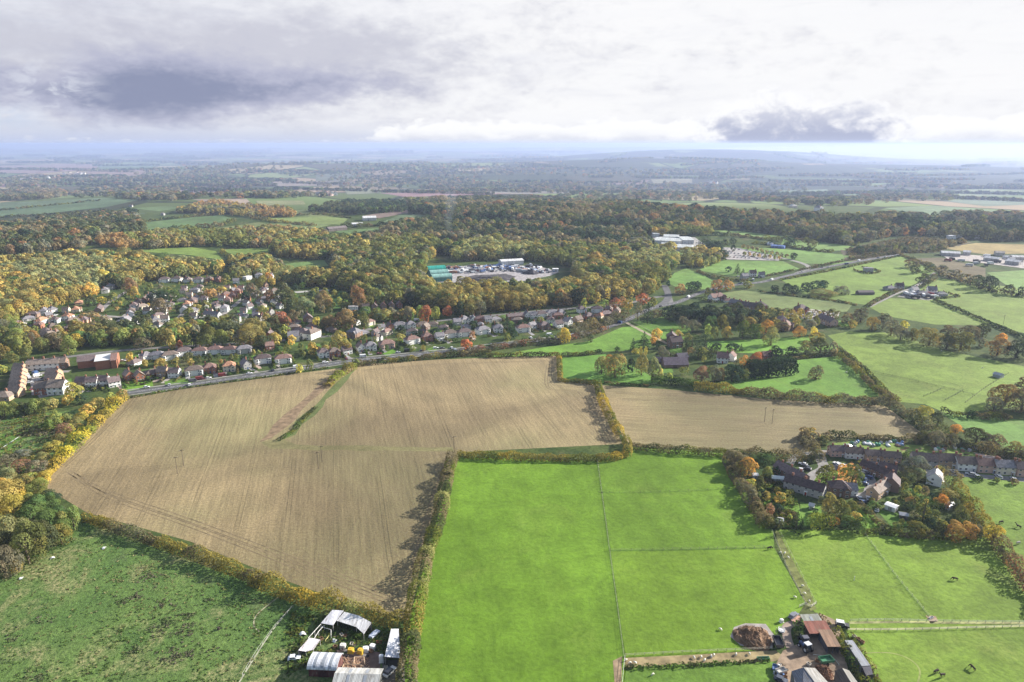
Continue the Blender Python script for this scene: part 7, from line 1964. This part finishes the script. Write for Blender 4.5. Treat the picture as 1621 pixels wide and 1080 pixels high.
# junk of the two yards
ty = MB()
for i in range(12):
    a0, a1 = i * math.pi / 6, (i + 1) * math.pi / 6
    ty.tube((math.cos(a0) * .38, math.sin(a0) * .38, .14), (math.cos(a1) * .38, math.sin(a1) * .38, .14), .14, .14, 7, 0, False)
ty = ty.mesh('old_tyre', 'rubber')
pl = MB()
for i in range(6): pl.box(-.6, -.5 + i * .18, .12, .6, -.4 + i * .18, .15)
for i in (-.5, 0, .45): pl.box(i - .05, -.5, 0, i + .05, .5, .115)
pl = pl.mesh('pallet', 'timber')
cr = MB().box(-.6, -.5, 0, .6, .5, .1).box(-.6, -.5, .1, -.52, .5, .8).box(.52, -.5, .1, .6, .5, .8).box(-.52, -.5, .1, .52, -.42, .8).box(-.52, .42, .1, .52, .5, .8).mesh('crate', 'timber')
for i in range(54):
    if i % 2: x, y = R.choice(((R.uniform(1228, 1246), R.uniform(1050, 1078)), (R.uniform(1266, 1320), R.uniform(1036, 1056)), (R.uniform(1264, 1280), R.uniform(1006, 1034)), (R.uniform(1340, 1366), R.uniform(1004, 1040))))
    else: x, y = R.choice(((R.uniform(536, 606), R.uniform(1024, 1040)), (R.uniform(606, 634), R.uniform(1048, 1076)), (R.uniform(500, 590), R.uniform(1000, 1034))))
    k = R.randrange(3); n, c = ((('black', (.03, .03, .03)),), (('weathered', (.33, .25, .17)), ('grey', (.3, .28, .26))), (('brown', (.24, .14, .08)), ('pale', (.5, .46, .4)), ('green', (.1, .2, .12))))[k][0 if k == 0 else R.randrange(2)]
    o = link(('old_tyre', 'pallet', 'crate')[k], (ty, pl, cr)[k], None, c, P(x, y, .1), R.uniform(0, 3)); tag(o, f"{n} {('old tyre', 'wooden pallet', 'wooden crate')[k]}", ('tyre', 'pallet', 'crate')[k], 'junk lying in the yards', (x, y))

for i, x in enumerate((760, 905, 1020, 1046, 1090, 1130, 1176, 1222, 1270, 1312, 1360, 1402)):
    car(x, CARY(x) + (1.0 if i % 2 else -.6), rt(x), kind=('car', 'van', 'estate')[i % 3], group='cars driving on the main road')

# ------------------------------------------------------------------ planting, tussocks
plant_trees()


def tussocks(name, label, pxs, n, cols, sz, hh, nclump=70, spread=9.0, spots=None):
    g = poly_ground(pxs); x0, x1 = min(a[0] for a in g), max(a[0] for a in g); y0, y1 = min(a[1] for a in g), max(a[1] for a in g)
    r = np.random.default_rng(8 + len(name))
    if spots is None:
        cx, cy = r.uniform(x0, x1, nclump), r.uniform(y0, y1, nclump); rr = r.gamma(2.0, spread / 2, nclump); cc = r.integers(0, len(cols), nclump)
    else:
        c = [P(q[0], q[1]) for q in spots]; cx = np.array([p.x for p in c]); cy = np.array([p.y for p in c]); rr = np.array([q[2] for q in spots], float); cc = r.integers(0, len(cols), len(c))
    k = r.choice(len(cx), n * 2, p=rr ** 2 / np.sum(rr ** 2))
    an = r.uniform(0, 6.28, n * 2); q = np.abs(r.normal(0, .55, n * 2)) * rr[k]
    xs = cx[k] + np.cos(an) * q * 1.4; ys = cy[k] + np.sin(an) * q
    loose = r.random(n * 2) < (.25 if spots is None else .04)
    xs = np.where(loose, r.uniform(x0, x1, n * 2), xs); ys = np.where(loose, r.uniform(y0, y1, n * 2), ys)
    ok = inpoly(xs, ys, g)
    xs, ys, k = xs[ok][:n], ys[ok][:n], k[ok][:n]
    m = 5; N = len(xs)
    o = Vector((xs.mean(), ys.mean(), 0))
    p = np.repeat(np.stack([xs - o.x, ys - o.y, np.zeros(N)], 1), m, 0) + r.normal(0, 1, (N * m, 3)) * np.array([sz * .5, sz * .5, 0])
    p[:, 2] = hgt(p[:, 0] + o.x, p[:, 1] + o.y) + r.uniform(.05, hh, N * m)
    Nn = r.normal(0, .6, (N * m, 3)); Nn[:, 2] = np.abs(Nn[:, 2]) + .6; Nn /= np.linalg.norm(Nn, axis=1)[:, None]
    pal = np.array([C[c] if isinstance(c, str) else c for c in cols])
    ci = np.where(r.random(N) < .7, cc[k], r.integers(0, len(cols), N))
    T = np.repeat(pal[ci], m, 0) * r.uniform(.75, 1.25, (N * m, 1))
    ob = link(name, quad_mesh(name, quads(p, Nn, sz * r.uniform(.5, 1.1, N * m), r), T, 'leaf_mass'), loc=o)
    ob['kind'] = 'stuff'; tag(ob, label, 'grass')


MEADOW = [(-60, 910), (0, 900), (110, 850), (200, 868), (420, 950), (520, 1000), (480, 1060), (620, 1110), (-140, 1110)]
tussocks('meadow_tussocks', 'clumps of rank grass over the rough meadow', MEADOW, 1700, [(.11, .17, .045), (.19, .19, .08), (.10, .16, .045), (.22, .21, .10), (.10, .16, .045)], .6, .3, 90, 9)
tussocks('brambles', 'dark bramble patches spread over the rough meadow', MEADOW, 420, [(.13, .15, .075), (.14, .13, .09), (.10, .14, .055)], .7, .35, spots=[(238, 912, 5), (216, 945, 5), (195, 952, 4), (255, 958, 5), (262, 985, 7), (296, 972, 6), (288, 1000, 6), (250, 1000, 5), (210, 1032, 4), (276, 1040, 6), (300, 1032, 5), (60, 1072, 4), (66, 984, 4), (108, 858, 4), (20, 1012, 4), (330, 950, 4)])
tussocks('scrub_tussocks', 'rough scrubby growth left of the stubble field', [(-60, 664), (60, 657), (130, 655), (110, 690), (60, 750), (-60, 770)], 1500, ['grey', 'olive', 'pale', 'ochre'], 1.1, .9, 50, 8)
tussocks('scrubland_growth', 'heathy scrub spreading under the ridge wood', [(1340, 395), (1440, 374), (1530, 384), (1480, 400), (1424, 402), (1345, 414)], 2500, ['brown', 'darkolive', 'grey'], 3.0, 2.6, 60, 40)
tussocks('garden_growth', 'mixed shrubs and borders filling the estate gardens', [(1176, 762), (1236, 756), (1262, 800), (1258, 836), (1214, 838)], 700, ['darkolive', 'green', 'olive', 'brown'], 1.2, 1.2, 30, 5)
tussocks('yard_weeds', 'weeds and brambles around the derelict sheds', [(455, 970), (520, 975), (600, 1000), (640, 1000), (636, 1050), (600, 1030), (540, 1030), (500, 1050), (450, 1070)], 900, ['green', 'darkolive', (.1, .16, .04), 'olive'], .9, .8, 40, 4)
# a thin column of bonfire smoke over the wood
b0 = P(722, 384); V, F = [], []
for j in range(13):
    q = j / 12; c = b0 + Vector((-16 * q - 7 * math.sin(q * 5), 12 * q, 84 * q)); rr = (2.0 + 9.5 * q ** .8) * (1 if j < 12 else .3)
    for i in range(14):
        a = 2 * math.pi * i / 14; V.append((c.x - b0.x + rr * math.cos(a) * (1 + .15 * math.sin(3 * a + j)), c.y - b0.y + rr * math.sin(a), c.z - b0.z))
for j in range(12):
    for i in range(14): F.append((j * 14 + i, j * 14 + (i + 1) % 14, (j + 1) * 14 + (i + 1) % 14, (j + 1) * 14 + i))
F += [tuple(range(14))[::-1], tuple(12 * 14 + i for i in range(14))]
smm = bpy.data.materials.new('smoke_air'); smm.use_nodes = True; smm.node_tree.nodes.remove(smm.node_tree.nodes['Principled BSDF'])
pv = smm.node_tree.nodes.new('ShaderNodeVolumePrincipled'); pv.inputs['Color'].default_value = (.78, .86, 1, 1); pv.inputs['Density'].default_value = .0045
smm.node_tree.links.new(pv.outputs[0], smm.node_tree.nodes['Material Output'].inputs['Volume'])
me = bpy.data.meshes.new('smoke'); me.from_pydata(V, [], F)
bm = bmesh.new(); bm.from_mesh(me); bmesh.ops.recalc_face_normals(bm, faces=bm.faces); bm.to_mesh(me); bm.free(); me.materials.append(smm)
so_ = link('smoke', me, loc=b0); so_['kind'] = 'stuff'; so_['label'] = 'thin blue column of bonfire smoke rising over the middle wood'; so_['category'] = 'smoke'

# ------------------------------------------------------------------ light, sky, air
SUN_AZ, SUN_EL = rad(66), rad(23.5)
sv = Vector((math.sin(SUN_AZ) * math.cos(SUN_EL), math.cos(SUN_AZ) * math.cos(SUN_EL), math.sin(SUN_EL)))
sun = bpy.data.lights.new('sun', 'SUN'); sun.energy = 5.0; sun.angle = rad(.53); sun.color = (1.0, .94, .85)
so = bpy.data.objects.new('sun', sun); COL.objects.link(so); so.rotation_euler = (-sv).to_track_quat('-Z', 'Y').to_euler()
sc.view_settings.view_transform = 'Standard'; sc.view_settings.look = 'None'; sc.view_settings.exposure = 1.36; sc.view_settings.gamma = 1.0
EXPO = 2 ** 1.36

wd = bpy.data.worlds.new('World'); sc.world = wd; wd.use_nodes = True
t = NT(wd.node_tree); bg = t.n['Background']; ST = .1
bg.inputs['Strength'].default_value = ST
sky = t.n.new('ShaderNodeTexSky'); sky.sky_type = 'NISHITA'; sky.sun_disc = False; sky.sun_elevation = SUN_EL; sky.sun_rotation = SUN_AZ
sky.altitude = 200; sky.air_density = 1.2; sky.dust_density = 2.0
D = t.n.new('ShaderNodeTexCoord').outputs['Generated']
dx, dy, dz = t.sep(D)[:3]
u = t.mul(t.m('ARCTAN2', dx, dy), 180 / math.pi)
v = t.mul(t.m('ARCSINE', dz), 180 / math.pi)
uv = t.xyz(u, v, 0)
K = lambda r, g, b: (r / EXPO / ST, g / EXPO / ST, b / EXPO / ST, 1)


def gs(cu, cv, su, sv_, a=1.0):
    q = t.add(t.m('POWER', t.m('ABSOLUTE', t.mul(t.sub(u, cu), 1 / su)), 2), t.m('POWER', t.m('ABSOLUTE', t.mul(t.sub(v, cv), 1 / sv_)), 2))
    return t.mul(t.m('EXPONENT', t.mul(q, -1.0)), a)


def sn(su, sv_, det=5, rough=.55, off=0.0, dist=0.0):
    return t.noise(t.vm('ADD', t.vm('MULTIPLY', uv, (su, sv_, 1)), (off, off * 1.7, off)), 1.0, det, rough, dist)


# veil of high cloud, bright towards the sun
base = t.mix(t.mr(u, -40, 4), K(.66, .69, .79), K(.97, .97, .985))
st = t.mr(sn(.05, .75, 5, .6, 3.1), .38, .66)
base = t.mix(t.mul(st, t.mr(u, -20, 20, .55, .35)), base, K(.93, .935, .97))
dull = t.mr(sn(.10, .45, 5, .55, 9.4, .6), .46, .72)
base = t.mix(t.mul(dull, t.mr(u, -8, 22, .55, .12)), base, K(.66, .68, .79))
wis = t.mr(sn(.16, 1.6, 5, .6, 22.0), .55, .72)
base = t.mix(t.mul(wis, t.mr(u, -5, 8, 0, .22)), base, K(.80, .81, .87))
# blue gaps at the left
gap = t.mul(t.mr(sn(.13, .3, 5, .6, 40.0, .5), .52, .66), t.mr(u, -38, -18, 1, 0))
base = t.mix(t.mul(gap, .5), base, K(.55, .66, .86))
# soft grey underside above the dark cloud
n1 = t.sub(sn(.10, .26, 6, .58, 1.0, .3), .5)
n2 = t.sub(sn(.28, .62, 6, .6, 5.0, .4), .5)
n3 = t.sub(sn(.75, 1.5, 5, .62, 15.0, .3), .5)
nn = t.add(t.add(t.mul(n1, 1.35), t.mul(n2, .95)), t.mul(n3, .75))
up = t.add(t.add(gs(-18, 6.0, 16, 3.6, 1.0), gs(-35, 5.6, 6, 3.2, .6)), nn)
base = t.mix(t.mul(t.mr(up, .0, .95), .92), base, K(.60, .61, .70))
# the dark cloud
dk = t.add(t.add(gs(-26.8, 3.3, 6.6, 3.0, 1.2), gs(-16, 4.4, 9, 1.7, .8)), t.add(gs(-37, 3.4, 3.4, 1.7, .75), t.mul(nn, .75)))
base = t.mix(t.mul(t.mr(dk, .2, .8), .8), base, K(.46, .48, .63))
base = t.mix(t.mul(t.mr(dk, .62, 1.25), .9), base, K(.265, .30, .445))
lit = t.mul(t.mr(sn(.4, .9, 6, .6, 61.0, .4), .47, .62), t.add(gs(-32.5, 3.6, 2.4, 1.8), gs(-27, .9, 7, .6, .9)))
base = t.mix(t.mul(lit, .9), base, K(.74, .77, .86))
# pale band low over the horizon
base = t.mix(t.mul(t.mr(v, .3, 1.9, 1, 0), .75), base, t.mix(t.mr(u, -30, 12), K(.62, .67, .82), K(.74, .77, .86)))
# the air lifts softly off the horizon
base = t.mix(t.mul(t.mr(v, -.2, 1.15, 1, 0), .9), base, t.mix(t.mr(u, -30, 24), K(.56, .625, .84), K(.80, .83, .91)))
# cumulus along the horizon
edge = t.add(t.mul(t.sub(sn(.55, 1.1, 6, .62, 13.0, .5), .5), 2.2), t.mul(t.sub(sn(.15, .1, 3, .5, 17.0), .5), 1.6))
top = t.add(t.add(1.75, edge), t.mr(u, -14, -7, -1.6, 0))
cu = t.mul(t.mul(t.mr(t.sub(top, v), -.12, .22), t.mr(u, 38, 46, 1, 0)), t.mr(v, .0, .7, .15, 1))
shade = t.mul(t.mr(v, .2, 1.2, 1, 0), t.mr(sn(.35, .8, 5, .6, 31.0), .35, .62))
base = t.mix(t.mul(cu, .9), base, t.mix(t.mul(shade, .75), K(1.02, 1.02, 1.03), K(.66, .69, .80)))
# the grey heap cloud on the right
hn = t.add(t.mul(t.sub(sn(.26, .42, 6, .6, 77.0, .5), .5), 2.0), t.mul(t.sub(sn(.75, 1.0, 6, .62, 80.0, .3), .5), 1.7))
hf = t.add(t.add(gs(18.9, 1.0, 3.7, 2.6, 1.3), gs(25.0, .8, 3.9, 2.1, 1.25)), gs(22, .0, 6.5, .9, .5))
hc = t.mul(t.mul(t.add(hf, hn), t.mr(v, -.75, -.35)), t.mr(hf, .12, .35))
base = t.mix(t.mr(hc, .22, .62), base, K(1.0, 1.0, 1.02))
dens = t.add(hc, t.mul(t.sub(sn(.42, .7, 6, .62, 91.0, .5), .5), 2.2))
base = t.mix(t.mul(t.mr(dens, .42, 1.5), t.mr(v, 2.9, .6, .55, 1.0)), base, K(.46, .50, .66))
# overhead and behind: broken cloud and blue sky
hi = t.mix(t.mr(sn(.03, .045, 4, .5, 50.0), .42, .58), sky.outputs[0], K(.33, .36, .45))
base = t.mix(t.mr(v, 11, 24), base, hi)
back = t.mr(t.m('ABSOLUTE', u), 60, 100)
base = t.mix(back, base, hi)
t.put(bg.inputs['Color'], base)

# the air: one even box of haze round everything
hb_ = MB().box(-52000, -1500, -45, 52000, 50000, 172)
hm = bpy.data.materials.new('haze_air'); hm.use_nodes = True; ht = hm.node_tree
ht.nodes.remove(ht.nodes['Principled BSDF'])
pv = ht.nodes.new('ShaderNodeVolumePrincipled')
pv.inputs['Color'].default_value = (.53, .62, .86, 1); pv.inputs['Density'].default_value = 0.75e-4; pv.inputs['Anisotropy'].default_value = .18
ht.links.new(pv.outputs[0], ht.nodes['Material Output'].inputs['Volume'])
MAT['haze'] = hm
ho = link('haze', hb_.mesh('haze', 'haze')); ho['kind'] = 'stuff'; ho['label'] = 'pale blue haze thickening towards the horizon'; ho['category'] = 'haze'

# a bank of pale mist lying in the valley under the heap cloud
V, F = [], []
for j in range(9):
    for i in range(48):
        a, q = 2 * math.pi * i / 48, j / 8
        V.append((5600 + 4300 * math.sin(math.pi * (q * .5 + .0)) * math.cos(a) * (1 + .1 * math.sin(3 * a)), 8000 + 4700 * math.sin(math.pi * q * .5) * math.sin(a), -40 + 205 * math.cos(math.pi * q * .5)))
for j in range(8):
    for i in range(48):
        F.append((j * 48 + i, j * 48 + (i + 1) % 48, (j + 1) * 48 + (i + 1) % 48, (j + 1) * 48 + i))
F.append(tuple(8 * 48 + i for i in range(48)))
mm = bpy.data.materials.new('mist_air'); mm.use_nodes = True; mt = mm.node_tree
mt.nodes.remove(mt.nodes['Principled BSDF'])
pv = mt.nodes.new('ShaderNodeVolumePrincipled')
pv.inputs['Color'].default_value = (.74, .78, .88, 1); pv.inputs['Density'].default_value = 4.0e-4; pv.inputs['Anisotropy'].default_value = .2
mt.links.new(pv.outputs[0], mt.nodes['Material Output'].inputs['Volume'])
me = bpy.data.meshes.new('mist'); me.from_pydata(V, [], F)
bm = bmesh.new(); bm.from_mesh(me); bmesh.ops.remove_doubles(bm, verts=bm.verts, dist=.01); bmesh.ops.recalc_face_normals(bm, faces=bm.faces); bm.to_mesh(me); bm.free()
me.materials.append(mm)
mo = link('haze', me); mo['kind'] = 'stuff'; mo['label'] = 'pale bank of mist hiding the far plain at the right'; mo['category'] = 'haze'
# the thicker blue air lying over the far plain
fm = bpy.data.materials.new('far_air'); fm.use_nodes = True; mt = fm.node_tree
mt.nodes.remove(mt.nodes['Principled BSDF'])
pv = mt.nodes.new('ShaderNodeVolumePrincipled')
pv.inputs['Color'].default_value = (.43, .55, .88, 1); pv.inputs['Density'].default_value = 1.1e-4; pv.inputs['Anisotropy'].default_value = .18
mt.links.new(pv.outputs[0], mt.nodes['Material Output'].inputs['Volume'])
fb = MB(); an = np.radians(np.linspace(-75, 75, 31)); ring = []
for r0 in (1500, 49000): ring.append([(r0 * math.sin(a), r0 * math.cos(a)) for a in an])
n_ = len(an)
for zz in (0, 1):
    for k, rg in enumerate(ring): fb.v += [(x_, y_, -43 if zz == 0 else 169) for x_, y_ in rg]
for i in range(n_ - 1):
    a0, b0_, a1, b1_ = i, n_ + i, 2 * n_ + i, 3 * n_ + i
    fb.f += [(a0, a0 + 1, b0_ + 1, b0_), (a1, b1_, b1_ + 1, a1 + 1), (a0, a1, a1 + 1, a0 + 1), (b0_, b0_ + 1, b1_ + 1, b1_)]; fb.mi += [0] * 4
fb.f += [(0, n_, 3 * n_, 2 * n_), (n_ - 1, 2 * n_ - 1, 4 * n_ - 1, 3 * n_ - 1)]; fb.mi += [0, 0]
MAT['far_air'] = fm
fo = link('haze', fb.mesh('haze', 'far_air')); fo['kind'] = 'stuff'; fo['label'] = 'blue air over the distant plain'; fo['category'] = 'haze'

# ------------------------------------------------------------------ labels of the many things
LM = [(165, 575, 'flat-topped brick block'), (62, 605, 'parking court'), (29, 606, 'long stepped terrace'), (115, 620, 'big yellow tree'), (445, 508, 'red town tree'), (567, 472, 'tall russet tree'), (536, 540, 'big golden street tree'), (674, 498, 'red roadside tree'), (651, 542, 'large white house'), (893, 532, 'yellow field-edge tree'),
      (803, 512, 'dark town conifer'), (1025, 495, 'tall dark conifer'), (395, 535, 'broad ochre tree'), (240, 478, 'dark hillside trees'), (61, 512, 'orange-roofed house'), (390, 442, 'white flat house'), (160, 462, 'grey gabled hillside house'), (1055, 472, 'road fork'), (1080, 577, 'long barn house'), (1068, 543, 'timber gabled house'), (1145, 568, 'white cottage'),
      (1215, 585, 'huge clipped hedge'), (1450, 465, 'pasture hamlet'), (1085, 388, 'garden centre'), (1190, 402, 'car park'), (790, 432, 'scrapyard'), (700, 440, 'teal sheds'), (1330, 760, 'village green'), (1276, 770, 'dark-roofed terrace'), (1400, 776, 'pale tan terrace'), (1505, 840, 'orange village tree'), (1571, 848, 'bushy yellow tree'), (1460, 810, 'great dark evergreen'),
      (1400, 710, 'allotments left half'), (1515, 712, 'allotments right half'), (1461, 655, 'yellow lane tree'), (1590, 625, 'rusty trees at the edge'), (1480, 540, 'tree belt over the pasture'), (1290, 590, 'lone cone bush'), (46, 860, 'great olive tree'), (30, 735, 'grey bramble thicket'), (1292, 1010, 'farmyard'), (560, 1010, 'derelict sheds'), (1238, 870, 'worn track top'), (1275, 950, 'worn track foot'), (1100, 1042, 'farm track'),
      (1190, 755, 'orange estate tree'), (973, 580, 'twin ochre garden trees'), (1110, 545, 'dark conifer group'), (1245, 458, 'dark roadside clump'), (75, 280, 'hazy left town'), (520, 309, 'far middle village'), (1300, 330, 'far right plain'), (1150, 290, 'far blue hill'), (300, 585, 'curving main road'), (310, 563, 'white second row'), (1290, 500, 'car yard'), (1560, 412, 'works yard'), (1300, 460, 'pale scrub'), (720, 513, 'back road'), (960, 500, 'last roadside houses'), (1575, 455, 'right field hedge'), (1200, 520, 'dark conifer belt'), (780, 490, 'wood front'), (1340, 520, 'pink-walled house'), (205, 545, 'tree belt'), (330, 540, 'red belt tree'), (1545, 695, 'dark lane tree')]


def rel(x, y, lx, ly):
    dx, dy = x - lx, y - ly
    if abs(dx) < 9 and abs(dy) < 9: return 'close by'
    if abs(dx) > abs(dy) * 1.4: return 'left of' if dx < 0 else 'right of'
    return 'behind' if dy < 0 else 'below'


def wl(s): return len(s.split())


used = {}
items = []
for o, lab, (x, y) in THINGS:
    lx, ly, nm = min(LM, key=lambda q: math.hypot((q[0] - x), (q[1] - y) * 1.3))
    if math.hypot(x - lx, y - ly) < 6: l = f"{lab} by the {nm}"
    else: l = f"{lab} {rel(x, y, lx, ly)} the {nm}"
    items.append((o, l, x, y))
for o, l, x, y in items: used.setdefault(l, []).append((x, y, o))
for l, g in used.items():
    if len(g) == 1:
        g[0][2]['label'] = l; continue
    g.sort(key=lambda q: q[0])
    n = len(g)
    for i, (x, y, o) in enumerate(g):
        o['label'] = f"{l}, " + ({0: 'left one', 1: 'right one'}[i] if n == 2 else 'leftmost' if i == 0 else 'rightmost' if i == n - 1 else (ORD[i] if i < 30 else 'late') + ' from left')
        if n > 3 or True: o['group'] = o.get('group') or 'small things'
seen = {}
for o in bpy.data.objects:
    l = o.get('label')
    if l and o.parent is None:
        seen.setdefault(l, []).append(o)
for l, g in seen.items():
    if len(g) > 1: print('DUP', len(g), l)

sc.cycles.max_bounces = 4; sc.cycles.diffuse_bounces = 2; sc.cycles.glossy_bounces = 1; sc.cycles.transmission_bounces = 3; sc.cycles.volume_bounces = 0; sc.cycles.transparent_max_bounces = 6
sc.cycles.use_denoising = True
sc.cycles.caustics_reflective = sc.cycles.caustics_refractive = False
try:
    sc.cycles.denoiser = 'OPENIMAGEDENOISE'
except Exception:
    pass
print('objects', len(bpy.data.objects))
